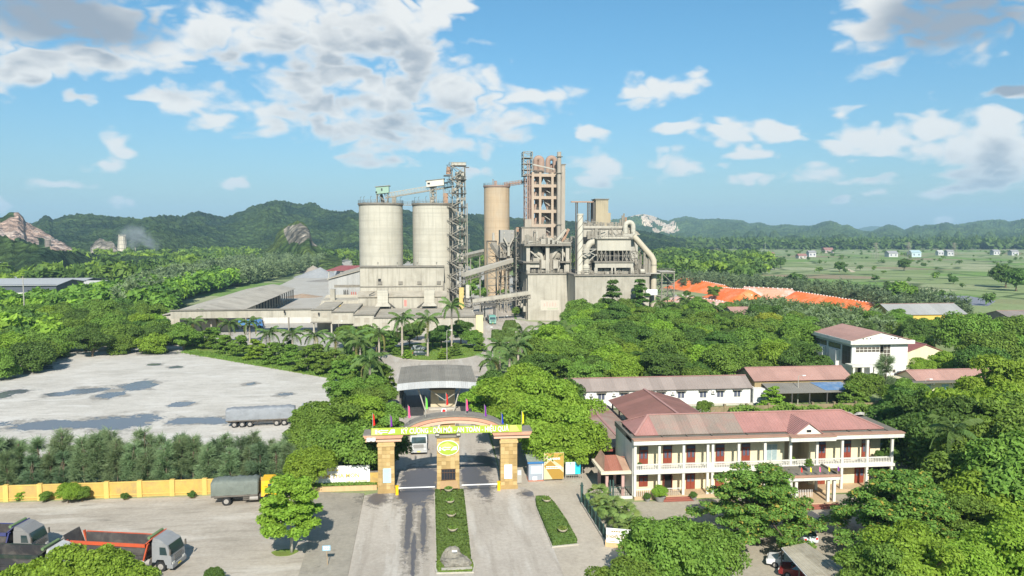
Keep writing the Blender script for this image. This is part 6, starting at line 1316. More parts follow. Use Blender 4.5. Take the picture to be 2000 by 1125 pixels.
def door(t, x, y, z, w, h, open_=False, glass=True, m=DOORR, name='door'):
    d = MB().box(x-w/2-0.07, x+w/2+0.07, y-0.06, y-0.004, z, z+h+0.07).build(name, mat('door frame brown', (0.17, 0.04, 0.02), 0.6), t)
    for s in (-1, 1):
        a, b = (x-w/2, x-0.015) if s < 0 else (x+0.015, x+w/2)
        if open_:
            MB().box(a if s < 0 else b-0.05, a+0.05 if s < 0 else b, y-0.5, y-0.07, z+0.02, z+h-0.45).build('leaf', m, d); continue
        lf = MB().box(a, b, y-0.11, y-0.063, z+0.02, z+h-(0.45 if name == 'door' else 0.35)).build('leaf', m, d)
        if glass: MB().box(a+0.09, b-0.09, y-0.125, y-0.112, z+h*0.40, z+h-0.62).build('glazing', DGLASS, d)
    if open_: MB().box(x-w/2+0.05, x+w/2-0.05, y-0.065, y-0.061, z, z+h-0.45).build('dark_room', MATS['dark opening'], d)
    MB().box(x-w/2, x+w/2, y-0.09, y-0.063, z+h-0.38, z+h).build('transom', DGLASS, d)
    return d
def hipslab(t, name, pts, m, th=0.1): return MB().slab(pts, th).build(name, m, t)
def office():
    Y = 93.7; YW = 95.8; x0, x1 = 25.75, 60.45; YB = 103.0
    t = thing('office_building', 'long two storey cream office with red doors, balcony and faded red roof', 'office building', ((x0+x1)/2, Y, 0))
    cols = [25.75, 28.9, 32.1, 35.3, 35.95, 39.42, 42.95, 46.42, 50.04, 53.5, 56.99, 60.44]
    W = MB().box(x0, 46.6, YW, YB, 0.45, 7.25).build('wall', CREAM, t); MB().box(50.05, 58.6, YW+0.002, YB, 0.45, 7.25).build('wall', CREAM, t)
    MB().box(46.6, 50.05, YW+3.0, YB, 0.45, 7.25).build('recess_wall', mat('tan recess wall', (0.50, 0.40, 0.26), 0.8, 0.06), t)
    MB().box(x0-0.1, 62.0, Y-0.25, YB+0.2, 0, 0.45).build('plinth', mat('tan floor tile', (0.46, 0.34, 0.21), 0.6, 0.06), t)
    MB().box(x0-0.25, x0-0.003, Y+0.3, YB, 0.45, 7.25).build('gable_wall', OWHITE, t)
    MB().box(x0-0.2, x1+0.35, Y-0.2, YW-0.004, 3.32, 3.68).build('balcony_slab', OWHITE, t)
    for i, x in enumerate(cols):
        MB().box(x-0.16, x+0.16, Y-0.10, Y+0.22, 0.45, 3.318).build('column', OWHITE, t); c = MB().box(x-0.16, x+0.16, Y-0.10, Y+0.22, 3.682, 7.02).build('column', OWHITE, t)
        MB().box(x-0.2, x+0.2, Y-0.14, Y+0.26, 7.022, 7.2).build('capital', GUT, c)
    for i in range(len(cols)-1):            # balustrades: rail, sill and the small balusters
        a, b = cols[i]+0.165, cols[i+1]-0.165
        if b-a < 0.5:
            MB().box(a, b, Y-0.08, Y+0.10, 3.685, 4.55).build('parapet', OWHITE, t); continue
        r = MB().box(a, b, Y-0.09, Y+0.13, 4.45, 4.58).build('handrail', OWHITE, t); MB().box(a, b, Y-0.09, Y+0.13, 3.684, 3.85).build('sill', OWHITE, r)
        n = int((b-a)/0.21); bl = MB()
        for k in range(n):
            c = a+(b-a)*(k+0.5)/n; bl.cyl((c, Y+0.02, 3.85), (c, Y+0.02, 4.15), 0.075, 0.05, 6, False).cyl((c, Y+0.02, 4.15), (c, Y+0.02, 4.45), 0.05, 0.075, 6, False)
        tag(bl.build('balusters', OWHITE, r), kind='stuff')
    rl = MB()                                # ground floor rail at the left bays
    for k in range(22): c = 26.1+k*0.26; rl.bar((c, Y, 0.45), (c, Y, 1.3), 0.05)
    rl.box(25.95, 28.7, Y-0.05, Y+0.05, 1.3, 1.38); rl.box(29.1, 31.9, Y-0.05, Y+0.05, 1.3, 1.38); tag(rl.build('ground_railing', OWHITE, t), kind='stuff')
    # cornices: left and right stretches, the centre one stands forward
    for a, b, f in ((x0-0.35, 45.9, 0.55), (45.92, 52.0, 1.15), (52.02, 61.8, 0.55)):
        c = MB().box(a, b, Y-f, Y+0.5, 7.22, 7.78).build('cornice', OWHITE, t); MB().box(a-0.05, b+0.05 if b < 60 else b+0.1, Y-f-0.12, Y+0.4, 7.783, 7.9).build('coping', mat('terracotta coping', (0.36, 0.21, 0.145), 0.85, 0.15), c)
        MB().box(a, b, Y+0.5, YW+1.2, 7.3, 7.7).build('gutter', GUT, c)
    for x in (29.6, 32.9, 36.2, 41, 55, 58): MB().box(x, x+0.16, Y+0.45, YW+0.6, 7.703, 7.84).build('gutter_rib', GUT, t)
    MB().box(x0-0.35, x0-0.05, Y+0.5, YB+0.3, 7.22, 7.9).build('side_cornice', GUT, t); MB().box(60.4, 61.9, Y+0.51, YB+0.4, 7.3, 7.8).build('side_gutter', GUT, t); MB().box(x0, 61.9, YB-0.6, YB+0.4, 7.26, 7.8).build('rear_gutter', GUT, t)
    # hipped sheet roof, in the sheet runs one can tell apart by colour
    ze, zr, ye, yr, yb = 7.86, 9.62, 95.5, 99.2, 102.7; xa, xb, ra, rb = 26.2, 60.3, 29.0, 56.2
    hipslab(t, 'roof_panel', [(xa, ye, ze), (ra, yr, zr), (xa, yb, ze)], RPINKY)
    hipslab(t, 'roof_panel', [(xa, ye, ze), (29.3, ye, ze), (ra, yr, zr)], RPINK)
    hipslab(t, 'roof_panel', [(29.3, ye, ze), (33.0, ye, ze), (33.0, yr, zr), (ra, yr, zr)], RGREY); hipslab(t, 'roof_panel', [(33.01, ye, ze), (40.8, ye, ze), (40.8, yr, zr), (33.01, yr, zr)], RGREY)
    hipslab(t, 'roof_panel', [(40.81, ye, ze), (48, ye, ze), (48, yr, zr), (40.81, yr, zr)], RPINK); hipslab(t, 'roof_panel', [(48.01, ye, ze), (xb, ye, ze), (rb, yr, zr), (48.01, yr, zr)], RPINK)
    hipslab(t, 'roof_panel', [(xb, ye, ze), (xb, yb, ze), (rb, yr, zr)], RPINKY); hipslab(t, 'roof_panel', [(xa, yb, ze), (ra, yr, zr), (rb, yr, zr), (xb, yb, ze)], RPINK)
    for p, q in (((ra, yr, zr), (rb, yr, zr)), ((xa, ye, ze), (ra, yr, zr)), ((rb, yr, zr), (xb, ye, ze)), ((xa, yb, ze), (ra, yr, zr)), ((rb, yr, zr), (xb, yb, ze))): MB().bar((p[0], p[1], p[2]+0.06), (q[0], q[1], q[2]+0.06), 0.28, 0.1).build('ridge_cap', mat('pink ridge cap', (0.38, 0.21, 0.18), 0.7), t)
    # small pediment over the entrance
    pz = 7.92
    ped = MB().extr([(46.9, pz), (50.7, pz), (48.8, pz+1.35)], 'y', 93.601, 93.8).build('pediment_wall', OWHITE, t); MB().box(48.5, 49.1, 93.55, 93.6, pz+0.25, pz+0.55).build('vent', MATS['dark opening'], ped)
    hipslab(t, 'dormer_roof', [(46.6, 93.4, pz-0.12), (48.8, 93.4, pz+1.5), (48.8, 98.6, pz+1.5), (46.6, 95.6, pz-0.12)], RPINKY, 0.08); hipslab(t, 'dormer_roof', [(51.0, 93.4, pz-0.12), (48.8, 93.4, pz+1.5), (48.8, 98.6, pz+1.5), (51.0, 95.6, pz-0.12)], RPINKY, 0.08)
    # doors and windows
    for x in (27.44, 30.63, 33.78, 37.74, 41.26, 51.76, 55.32, 58.0): door(t, x, YW, 3.7, 1.05, 2.55)
    w = MB().box(44.1, 45.6, YW-0.05, YW-0.004, 3.9, 6.1).build('window', OWHITE, t); MB().box(44.17, 44.8, YW-0.07, YW-0.052, 3.97, 6.03).build('pane', mat('grey green glass', (0.28, 0.36, 0.36), 0.1, 0.2, 2.0, spec=0.8), w); MB().box(44.86, 45.53, YW-0.07, YW-0.052, 3.97, 6.03).build('pane', MATS['grey green glass'], w)
    w = door(t, 27.44, YW, 1.0, 1.05, 1.75, name='window'); door(t, 30.63, YW, 0.46, 1.15, 2.4, open_=True); door(t, 33.78, YW, 0.46, 1.1, 2.5)
    for x in (37.74, 41.26, 44.8): door(t, x, YW, 0.46, 1.1, 2.4)
    door(t, 48.3, YW+3.0, 0.46, 1.3, 2.4); door(t, 51.76, YW, 0.46, 1.1, 2.4); door(t, 57.2, YW, 0.46, 1.2, 2.5); MB().box(35.6, 36.4, YW-0.03, YW-0.004, 1.9, 2.7).build('notice', mat('yellow notice', (0.62, 0.50, 0.20), 0.7), t)
    # porch with a flat roof
    MB().box(43.9, 50.6, 88.9, Y-0.21, 3.32, 3.75).build('porch_roof', OWHITE, t); pr = MB().box(43.8, 50.7, 88.8, 89.1, 3.753, 4.0).build('porch_coping', mat('terracotta coping', (0.4,0.2,0.1)), t)
    MB().box(43.8, 44.05, 89.11, Y-0.3, 3.753, 4.0).build('porch_coping', GUT, t); MB().box(50.45, 50.7, 89.11, Y-0.3, 3.753, 4.0).build('porch_coping', GUT, t); MB().box(44.06, 50.44, 89.11, Y-0.3, 3.752, 3.8).build('porch_deck', GUT, t)
    for x in (44.4, 45.1, 49.3, 50.1): MB().box(x-0.17, x+0.17, 89.2, 89.54, 0.45, 3.318).build('porch_column', OWHITE, t)
    MB().box(43.9, 50.6, 88.9, Y-0.26, 0, 0.449).build('porch_floor', MATS['tan floor tile'], t)
    for k in range(3): MB().box(45.5, 50.4, 88.9-0.35*(k+1), 88.9-0.35*k-0.003, 0, 0.45-0.14*(k+1)+0.0).build('step', mat('red step tile', (0.28, 0.10, 0.07), 0.6), t)
    for k in range(3): MB().box(29.2, 33.2, Y-0.25-0.35*(k+1), Y-0.25-0.35*k-0.003, 0, 0.45-0.14*(k+1)).build('step', MATS['red step tile'], t)
    for k in range(10): MB().bar((46.2+k*0.22, 91.2, 0.45), (46.2+k*0.22, 91.2, 1.4), 0.05).build('porch_baluster', WHITE, t)
    MB().box(58.601, 61.9, YW+0.6, YB, 0.45, 3.3).build('end_room', MATS['dark opening'], t); MB().box(58.6, 60.4, YW+0.5, YW+0.6, 3.69, 7.2).build('end_wall', CREAM, t)
    # little plants and flags on balcony and porch roof
    for k, (x, m) in enumerate(((45.5, CRED), (46.7, CYEL), (47.9, CPINK), (49.1, CYEL), (50.3, CPURP))):
        f = thing('flag', ['small dark red pennant on the porch roof', 'small yellow pennant on the porch roof beside the red one', 'small pink pennant in the middle of the porch roof', 'small yellow pennant on the right half of the porch roof', 'small purple pennant at the right end of the porch roof'][k], 'flag', (x, 89.0, 4.0)); MB().cyl((x, 89.0, 4.0), (x, 89.0, 5.1), 0.02, n=5).build('pole', STEEL_L, f); MB().add([(x, 89, 5.05), (x+0.16, 88.95, 4.9), (x+0.2, 88.97, 4.35), (x+0.02, 89, 4.45)], [(0,1,2,3)]).build('cloth', m, f)
office()
def gatehouse_porch():
    t = thing('side_porch', 'small red tiled porch with pink columns at the left end of the office', 'porch', (23.4, 97, 0)); PK = mat('dull pink paint', (0.47, 0.30, 0.26), 0.8, 0.08)
    for x in (22.4, 24.5):
        for y in (95.0, 99.4): MB().box(x-0.18, x+0.18, y-0.18, y+0.18, 0.2, 3.2).build('column', PK, t)
    MB().box(21.5, 25.45, 94.3, 100.2, 3.203, 3.55).build('slab', mat('cream plaster trim', (0.66, 0.58, 0.42), 0.8), t); MB().box(21.7, 25.45, 94.5, 100, 0, 0.2).build('floor', KERB, t)
    hipslab(t, 'tile_roof', [(22.0, 94.7, 3.6), (24.4, 94.7, 3.6), (24.1, 97.2, 4.9), (22.6, 97.2, 4.9)], mat('red roof tiles', (0.30, 0.12, 0.08), 0.8, 0.12, 0.8, corr=('X', 0.3))); hipslab(t, 'tile_roof', [(24.42, 94.7, 3.6), (25.4, 94.9, 3.6), (25.3, 97.2, 4.4), (24.12, 97.2, 4.9)], mat('weathered roof tiles', (0.36, 0.23, 0.155), 0.85, 0.2, 0.8)); hipslab(t, 'tile_roof', [(22.0, 94.7, 3.6), (22.6, 97.2, 4.9), (22.6, 99.8, 4.9), (21.8, 99.8, 3.6)], MATS['weathered roof tiles']); hipslab(t, 'tile_roof', [(22.0, 99.9, 3.6), (22.6, 97.25, 4.89), (25.3, 97.25, 4.6), (25.4, 99.9, 3.6)], MATS['red roof tiles'])
    MB().box(22.6, 25.4, 99.3, 99.5, 0.2, 3.2).build('rear_wall', MATS['dark opening'], t); fr = MB()
    for k in range(14): fr.bar((22.0+k*0.27, 94.35, 0.2), (22.0+k*0.27, 94.35, 1.5), 0.035)
    fr.box(21.9, 25.6, 94.32, 94.38, 1.45, 1.52); tag(fr.build('railing', MATS['dark green fence paint'], t), kind='stuff'); MB().box(21.9, 25.6, 94.15, 94.3, 0, 0.35).build('kerb', OWHITE, t)
    for x in (22.6, 23.0): MB().box(x-0.09, x+0.09, 93.9, 94.08, 0, 2.6).build('lamp_post', MATS['dark green fence paint'], t)
gatehouse_porch()
def gable_shed(name, label, cat, x0, x1, y0, y1, ze, zr, rm, wm, ax='y', posts=True, wall=True, over=0.5):
    t = thing(name, label, cat, ((x0+x1)/2, (y0+y1)/2, 0))
    if ax == 'y':
        xm = (x0+x1)/2; k = 3
        for j in range(k):
            a, b = y0+(y1-y0)*j/k, y0+(y1-y0)*(j+1)/k-0.01
            hipslab(t, 'roof_panel', [(x0-over, a, ze-0.15), (xm, a, zr), (xm, b, zr), (x0-over, b, ze-0.15)], rm, 0.12); hipslab(t, 'roof_panel', [(x1+over, a, ze-0.15), (xm, a, zr), (xm, b, zr), (x1+over, b, ze-0.15)], rm, 0.12)
        MB().bar((xm, y0, zr+0.04), (xm, y1, zr+0.04), 0.4, 0.08).build('ridge_cap', MATS['pink ridge cap'], t)
        if wall: MB().extr([(x0, 0), (x1, 0), (x1, ze-0.2), (xm, zr-0.16), (x0, ze-0.2)], 'y', y0+0.3, y1-0.3).build('wall', wm, t)
    else:
        ym = (y0+y1)/2; k = 4
        for j in range(k):
            a, b = x0+(x1-x0)*j/k, x0+(x1-x0)*(j+1)/k-0.01
            hipslab(t, 'roof_panel', [(a, y0-over, ze-0.15), (b, y0-over, ze-0.15), (b, ym, zr), (a, ym, zr)], rm, 0.12); hipslab(t, 'roof_panel', [(a, y1+over, ze-0.15), (b, y1+over, ze-0.15), (b, ym, zr), (a, ym, zr)], rm, 0.12)
        MB().bar((x0, ym, zr+0.04), (x1, ym, zr+0.04), 0.4, 0.08).build('ridge_cap', MATS['pink ridge cap'], t)
        if wall: MB().extr([(y0, 0), (y1, 0), (y1, ze-0.2), (ym, zr-0.16), (y0, ze-0.2)], 'x', x0+0.35, x1-0.35).build('wall', wm, t)
    if posts:
        for x in (x0+0.2, x1-0.2):
            for j in range(5): y = y0+0.4+(y1-y0-0.8)*j/4; MB().box(x-0.12, x+0.12, y-0.12, y+0.12, 0, ze-0.3).build('post', STEEL, t)
    return t
gable_shed('open_shed', 'large open shed with a brown red tiled roof behind the office', 'shed', 31.4, 43.2, 110.5, 130.5, 4.9, 6.6, RTILE, None, 'y', True, False)
t = gable_shed('canteen_shed', 'low shed with a patched grey and red roof left of the tiled shed', 'shed', 23.9, 31.0, 105.2, 133.5, 3.4, 3.9, mat('patched grey red roof', (0.33, 0.245, 0.195), 0.85, 0.16, 0.3, dirt=(0.30, 0.13, 0.11), dirt_amt=0.8, dirt_scale=0.16, corr=('Y', 0.6)), None, 'y', True, False)
MB().box(24.2, 30.8, 118, 133, 0, 3.2).build('inner_wall', MATS['dark opening'], t); MB().box(23.5, 31.2, 104.9, 105.19, 3.1, 3.4).build('red_eave', mat('dark red eave', (0.25, 0.06, 0.05), 0.7), t)
def ac_unit(t, x, y, z): a = MB().box(x-0.4, x+0.4, y-0.42, y-0.06, z, z+0.6).build('air_conditioner', WHITE, t); MB().cyl((x-0.1, y-0.44, z+0.3), (x-0.1, y-0.423, z+0.3), 0.22, n=12).build('fan_grille', STEEL, a); MB().box(x-0.35, x+0.35, y-0.4, y-0.004, z-0.1, z-0.01).build('bracket', STEEL_D, a)
def win(t, x, y, z, w, h, frame=OWHITE, pane=None, nx=2, nz=1, hood=None):
    f = MB().box(x-w/2, x+w/2, y-0.06, y-0.004, z, z+h).build('window', frame, t); pane = pane or DGLASS
    for i in range(nx):
        for j in range(nz):
            a, b = x-w/2+w*i/nx+0.06, x-w/2+w*(i+1)/nx-0.06; c, d = z+h*j/nz+0.06, z+h*(j+1)/nz-0.06; MB().box(a, b, y-0.075, y-0.062, c, d).build('pane', pane, f)
    if hood: MB().box(x-w/2-0.25, x+w/2+0.25, y-0.7, y-0.005, z+h+0.12, z+h+0.22).build('hood', hood, f)
t = gable_shed('long_white_house', 'long low white house with a dull pink grey roof behind the office', 'house', 26.2, 63.6, 145.2, 152.0, 3.5, 5.2, mat('dull pink grey roof', (0.285, 0.235, 0.205), 0.85, 0.12, 0.2, dirt=(0.23,0.19,0.165), dirt_amt=0.4, corr=('X', 0.6)), mat('bright white wall', (0.66, 0.65, 0.61), 0.7, 0.06, 0.5, streak=0.3), 'x', False)
for k, x in enumerate((29, 33, 37.5, 45, 49, 53.5, 57, 60.5)): win(t, x, 145.2, 1.5, 1.4, 1.3, hood=GUT)
for x in (31, 35.5, 42.5, 47.3, 55.5): ac_unit(t, x, 145.2, 2.35)
MB().box(63.62, 67.0, 144.6, 150, 0, 3.1).build('end_block', MATS['bright white wall'], t); MB().box(26.0, 64.0, 144.4, 145.18, 0, 0.3).build('plinth', KERB, t); MB().box(65.2, 65.9, 144.5, 144.596, 1.3, 2.4).build('window', DGLASS, t)
t = gable_shed('pink_roofed_house', 'long house with a pale pink roof and ochre gable beside the white house', 'house', 64.3, 85.5, 146.5, 155.5, 4.6, 6.3, RPALE, mat('mouldy ochre wall', (0.33, 0.25, 0.125), 0.9, 0.2, 0.5, dirt=(0.15,0.12,0.07), dirt_amt=0.6, dirt_scale=0.3), 'x', False)
MB().slab([(66, 146.2, 3.9), (85, 146.2, 3.9), (85, 141.2, 2.9), (66, 141.2, 2.9)], 0.1).build('lean_to_roof', mat('grey lean to roof', (0.21, 0.195, 0.165), 0.85, 0.16, 0.4, corr=('X', 0.6)), t); MB().slab([(76, 146.0, 3.93), (82.5, 146.0, 3.93), (83, 142.0, 3.13), (77.2, 142.0, 3.13)], 0.03).build('blue_tarpaulin', mat('blue tarpaulin', (0.10, 0.19, 0.33), 0.5, 0.3, 0.8, dirt=(0.40,0.42,0.42), dirt_amt=0.4, dirt_scale=0.6), t)
for k in range(6): MB().box(66.4+k*3.6, 66.6+k*3.6, 141.4, 141.6, 0, 2.85).build('post', STEEL_D, t)
t = gable_shed('small_pink_house', 'small cream house with blue windows and a pale pink roof at the right', 'house', 99.0, 117.8, 146.4, 153.4, 3.8, 5.3, RPALE, CREAM, 'x', False)
BLUEW = mat('blue window paint', (0.22, 0.42, 0.52), 0.5)
for x in (101.6, 105.6, 108.6, 113.6): win(t, x, 146.4, 0.9, 1.5, 1.9, BLUEW, mat('blue grey glass', (0.25, 0.38, 0.45), 0.15, spec=0.7), 2, 2)
for x in (102.6, 107.3, 112, 115.5): ac_unit(t, x, 146.4, 2.85)
MB().box(97.0, 99.3, 144.6, 153, 0, 3.55).build('end_block', CREAM, t); MB().box(96.6, 118, 144.2, 146.38, 3.56, 3.75).build('flat_canopy', GUT, t)
def hall():
    Y = 170; x0, x1 = 98.7, 112.7; YB = 187; t = thing('white_hall', 'white two storey hall with gridded windows and a broad pink gable roof', 'hall', (105.7, Y, 0)); W = MATS['bright white wall']
    MB().box(x0, x1, Y, YB, 0, 7.9).build('wall', W, t); MB().box(x0-1.0, x1+1.0, Y-1.2, YB+0.5, 7.903, 8.75).build('cornice', OWHITE, t)
    MB().extr([(x0-0.2, 8.753), (x1+0.2, 8.753), ((x0+x1)/2, 10.5)], 'y', Y-0.3, Y+0.1).build('pediment', OWHITE, t); xm = (x0+x1)/2
    for s in (-1, 1): e = xm+s*(x1-xm+0.8); hipslab(t, 'roof_panel', [(e, Y-0.6, 8.78), (xm, Y-0.6, 10.7), (xm, YB, 10.7), (e, YB, 8.78)], RPALE if s < 0 else RPINKY, 0.1)
    for k in (-4.6, -3.7, -2.8, 2.4, 3.3, 4.2): MB().box(xm+k, xm+k+0.35, Y-0.35, Y-0.303, 9.0, 9.25).build('vent', MATS['dark opening'], t)
    MB().box(xm-0.4, xm+0.4, Y-0.36, Y-0.303, 9.0, 9.6).build('louvre', CREAM, t)
    bg = mat('bronze glass', (0.10, 0.085, 0.07), 0.15, 0.1, spec=0.7); win(t, 103.1, Y, 5.9, 7.0, 1.25, OWHITE, bg, 7, 2); win(t, 107.0, Y, 2.4, 2.6, 5.2, OWHITE, bg, 3, 5); win(t, 107.0, Y, 0.9, 2.4, 0.8, OWHITE, bg, 3, 1); win(t, 109.4, Y, 0.9, 0.8, 0.8, OWHITE, bg, 1, 1)
    for j in range(2):                      # strip windows on the long left side
        y = Y+5+j*6.5; f = MB().box(x0-0.06, x0-0.004, y, y+5.6, 5.9, 7.15).build('window', STEEL_D, t)
        for k in range(4): MB().box(x0-0.075, x0-0.062, y+0.1+k*1.38, y+1.35+k*1.38, 6.0, 7.05).build('pane', bg, f)
    f = MB().box(x0-0.06, x0-0.004, Y+0.4, Y+4.2, 2.6, 7.2).build('window', STEEL_D, t)
    for k in range(3):
        for j in range(4): MB().box(x0-0.075, x0-0.062, Y+0.5+k*1.22, Y+1.6+k*1.22, 2.7+j*1.12, 3.7+j*1.12).build('pane', bg, f)
    MB().box(x0-1.6, x0+4.6, Y-3.2, Y-0.004, 2.9, 3.35).build('porch_slab', OWHITE, t)
    for x in (x0-1.3, x0+0.9, x0+3.9): MB().box(x, x+0.5, Y-3.0, Y-2.5, 0.3, 2.898).build('porch_column', OWHITE, t)
    MB().box(x0+1.6, x0+3.0, Y-0.08, Y-0.004, 0.3, 2.7).build('door', MATS['dark opening'], t); MB().box(x0-2, x0+5, Y-4.2, Y-0.005, 0, 0.3).build('porch_step', KERB, t)
    for y in (175.5, 182): MB().box(x0-0.9, x0-0.08, y, y+3.2, 0, 5.7).build('buttress', W, t)
hall()
gable_shed('maroon_roofed_house', 'low house with a maroon roof behind the white hall', 'house', 116, 127, 176, 196, 4.6, 6.6, mat('maroon roof', (0.27, 0.10, 0.09), 0.8, 0.1, 0.3), CREAM, 'y', False)
gable_shed('yellow_house', 'yellow walled shed with a grey roof before the far fields', 'house', 158, 186, 248, 262, 6.0, 9.0, mat('slate grey roof', (0.30, 0.30, 0.285), 0.8, 0.06, 0.3, corr=('X', 1.0)), mat('yellow plaster', (0.62, 0.40, 0.09), 0.85, 0.06), 'x', False)
gable_shed('grey_roofed_shed', 'grey brown roofed shed at the right edge of the photograph', 'shed', 196, 232, 236, 258, 4.0, 7.0, mat('brown grey roof', (0.22, 0.19, 0.17), 0.85, 0.1, 0.3, corr=('X', 1.0)), CONC_D, 'x', False)
gable_shed('pink_hut', 'small pink roofed hut almost buried in the grove right of the mill', 'house', AX(1428, 262), AX(1480, 262), 258, 272, 5.2, 7.5, RPALE, CREAM, 'x', False)
# ---- rear yard wall, brushwood and rubble
def rear_wall():
    t = thing('rear_yard_wall', 'low mouldy brown wall with piers behind the office yard', 'wall', (80, 136.5, 0)); m = mat('mouldy brown wall', (0.25, 0.195, 0.11), 0.9, 0.25, 0.6, dirt=(0.10,0.10,0.05), dirt_amt=0.6, dirt_scale=0.4)
    for k in range(13): MB().box(50+k*4.3, 50.4+k*4.3, 136.2, 136.8, 0, 2.1).build('pier', m, t); MB().box(50.402+k*4.3, 54.298+k*4.3, 136.35, 136.65, 0, 1.7).build('panel', m, t)
rear_wall()
def brushwood():
    rng = random.Random(3); mb = MB()
    for k in range(900):
        x, y = 46+rng.gauss(0, 4.2), 131+rng.gauss(0, 2.2); h = max(0.1, 2.0*math.exp(-((x-46)/6)**2-((y-131)/3)**2)*rng.random()+0.15); a, e = rng.uniform(0, math.tau), rng.uniform(-0.2, 0.7); L = rng.uniform(0.8, 2.2)
        mb.bar((x, y, h), (x+L*math.cos(a)*math.cos(e), y+L*math.sin(a)*math.cos(e), h+L*math.sin(e)), 0.05)
    tag(mb.build('brushwood', mat('dead grey twigs', (0.30, 0.28, 0.24), 0.9, 0.2)), 'heap of dead grey brushwood between the white house and office roof', 'brushwood', kind='stuff')
    mb = MB()
    for k in range(160): rock_mesh(mb, (rng.uniform(56, 92), 131+rng.gauss(0, 2.4), 0), (rng.uniform(0.3, 0.9), rng.uniform(0.3, 0.7), rng.uniform(0.2, 0.6)), k, 1, 0.3)
    tag(mb.build('rubble', mat('pale rubble stone', (0.36, 0.345, 0.315), 0.9, 0.25, 0.7)), 'strip of pale stone rubble behind the office roof', 'rubble', kind='stuff')
    t = thing('rusty_tank', 'rusty brown tank lying in the yard behind the office', 'tank', (88, 133.5, 0)); smooth_angle(MB().cyl((86.8, 133.5, 1.0), (89.0, 133.2, 1.0), 0.95, n=18).build('drum', RUST, t), 40); MB().box(87.1, 87.4, 132.8, 134.2, 0, 0.4).box(88.3, 88.6, 132.6, 134.0, 0, 0.4).build('cradle', STEEL_D, t)
brushwood()

# ================================================================== trees and plants
LD = leaf_mat('dark leaves', (0.085, 0.155, 0.03), 0.02, 0.5, 0.22)
LM = leaf_mat('green leaves', (0.145, 0.24, 0.038), 0.025, 0.5, 0.26)
LB = leaf_mat('bright leaves', (0.215, 0.335, 0.038), 0.02, 0.45, 0.32)
LY = leaf_mat('yellow green leaves', (0.29, 0.32, 0.04), 0.04, 0.4, 0.32)
LF = leaf_mat('flame tree leaves', (0.15, 0.25, 0.045), 0.03, 0.55, 0.28, warm=(0.27, 0.20, 0.04))
LC = leaf_mat('casuarina needles', (0.175, 0.245, 0.115), 0.03, 0.5, 0.2)
LCD = leaf_mat('dark casuarina needles', (0.115, 0.170, 0.085), 0.03, 0.5, 0.2)
LP = leaf_mat('palm leaflets', (0.115, 0.185, 0.050), 0.03, 0.4, 0.22)
LPY = leaf_mat('dry palm leaflets', (0.25, 0.225, 0.085), 0.03, 0.4, 0.22)
BARK = mat('brown bark', (0.14, 0.105, 0.07), 0.95, 0.25, 2.0, obj=True)
BARKW = mat('pale painted bark', (0.36, 0.33, 0.28), 0.95, 0.2, 2.0, obj=True)
def unit(v): return v/(np.linalg.norm(v, axis=1)[:, None]+1e-9)
def dome_clumps(rng, k, rx, rz, zc, lo=-0.35, fill=0.72):
    d = rng.normal(0, 1, (k*4, 3)); d = unit(d); d = d[d[:, 2] > lo][:k]
    r = fill*rng.uniform(0.75, 1.1, len(d))[:, None]*(1+0.18*np.sin(d[:, :1]*5+d[:, 1:2]*4)); return d*r*np.array([rx, rx, rz])+np.array([0, 0, zc])
def crown_round(seed, rx, rz, zc, n, leaf, k=34, cr=0.36, lo=-0.35, flat=0.85, jit=0.55):
    rng = np.random.default_rng(seed); C = dome_clumps(rng, k, rx, rz, zc, lo); sz = rng.uniform(0.5, 1.4, len(C))
    pick = rng.choice(len(C), n, p=sz/sz.sum()); d = unit(rng.normal(0, 1, (n, 3)))
    d[:, 2] = np.where(d[:, 2] < -0.3, -d[:, 2], d[:, 2])
    rad = (cr*rx*sz[pick]*rng.uniform(0.62, 1.04, n))[:, None]
    P = C[pick]+d*rad*np.array([1, 1, flat]); N = unit(d*0.8+unit(P-np.array([0, 0, zc-rz*0.5]))*0.6+np.array([0, 0, 0.35]))
    m = int(n*0.12); Q = unit(rng.normal(0, 1, (m, 3)))*rng.uniform(0.2, 0.62, (m, 1))*np.array([rx, rx, rz])+np.array([0, 0, zc]); V1, F1 = leaf_quads(rng, P, N, leaf, jit); V2, F2 = leaf_quads(rng, Q, unit(rng.normal(0, 1, (m, 3))), leaf*1.7, 0.5)
    return np.concatenate([V1, V2]), np.concatenate([F1, F2+len(V1)]), C
def crown_tier(seed, rx, h0, h1, tiers, n, leaf, dome=0.55, droop=0.12, kk=9, cs=(0.24, 0.38)):
    rng = np.random.default_rng(seed); C = []; S = []
    for t in range(tiers):
        u = t/max(1, tiers-1); rr = rx*(1-u*dome)*rng.uniform(0.9, 1.05); z = h0+(h1-h0)*u; k = max(3, int(kk*(1-u*0.6)))
        for i in range(k):
            a = math.tau*(i+rng.uniform(-0.3, 0.3))/k+t*0.7; q = rr*rng.uniform(0.35, 0.95); C.append((q*math.cos(a), q*math.sin(a), z+rng.normal(0, 0.25)-droop*q)); S.append(rx*rng.uniform(*cs))
    C = np.array(C); S = np.array(S); pick = rng.choice(len(C), n, p=S**2/(S**2).sum()); a = rng.uniform(0, math.tau, n); q = np.sqrt(rng.uniform(0, 1, n))*S[pick]
    P = C[pick]+np.stack([q*np.cos(a), q*np.sin(a), rng.normal(0, 0.12, n)*S[pick]-0.22*q*q/S[pick]+0.1], 1); N = unit(np.stack([np.cos(a)*0.35, np.sin(a)*0.35, np.ones(n)], 1)); V, Fq = leaf_quads(rng, P, N, leaf, 0.42); return V, Fq, C
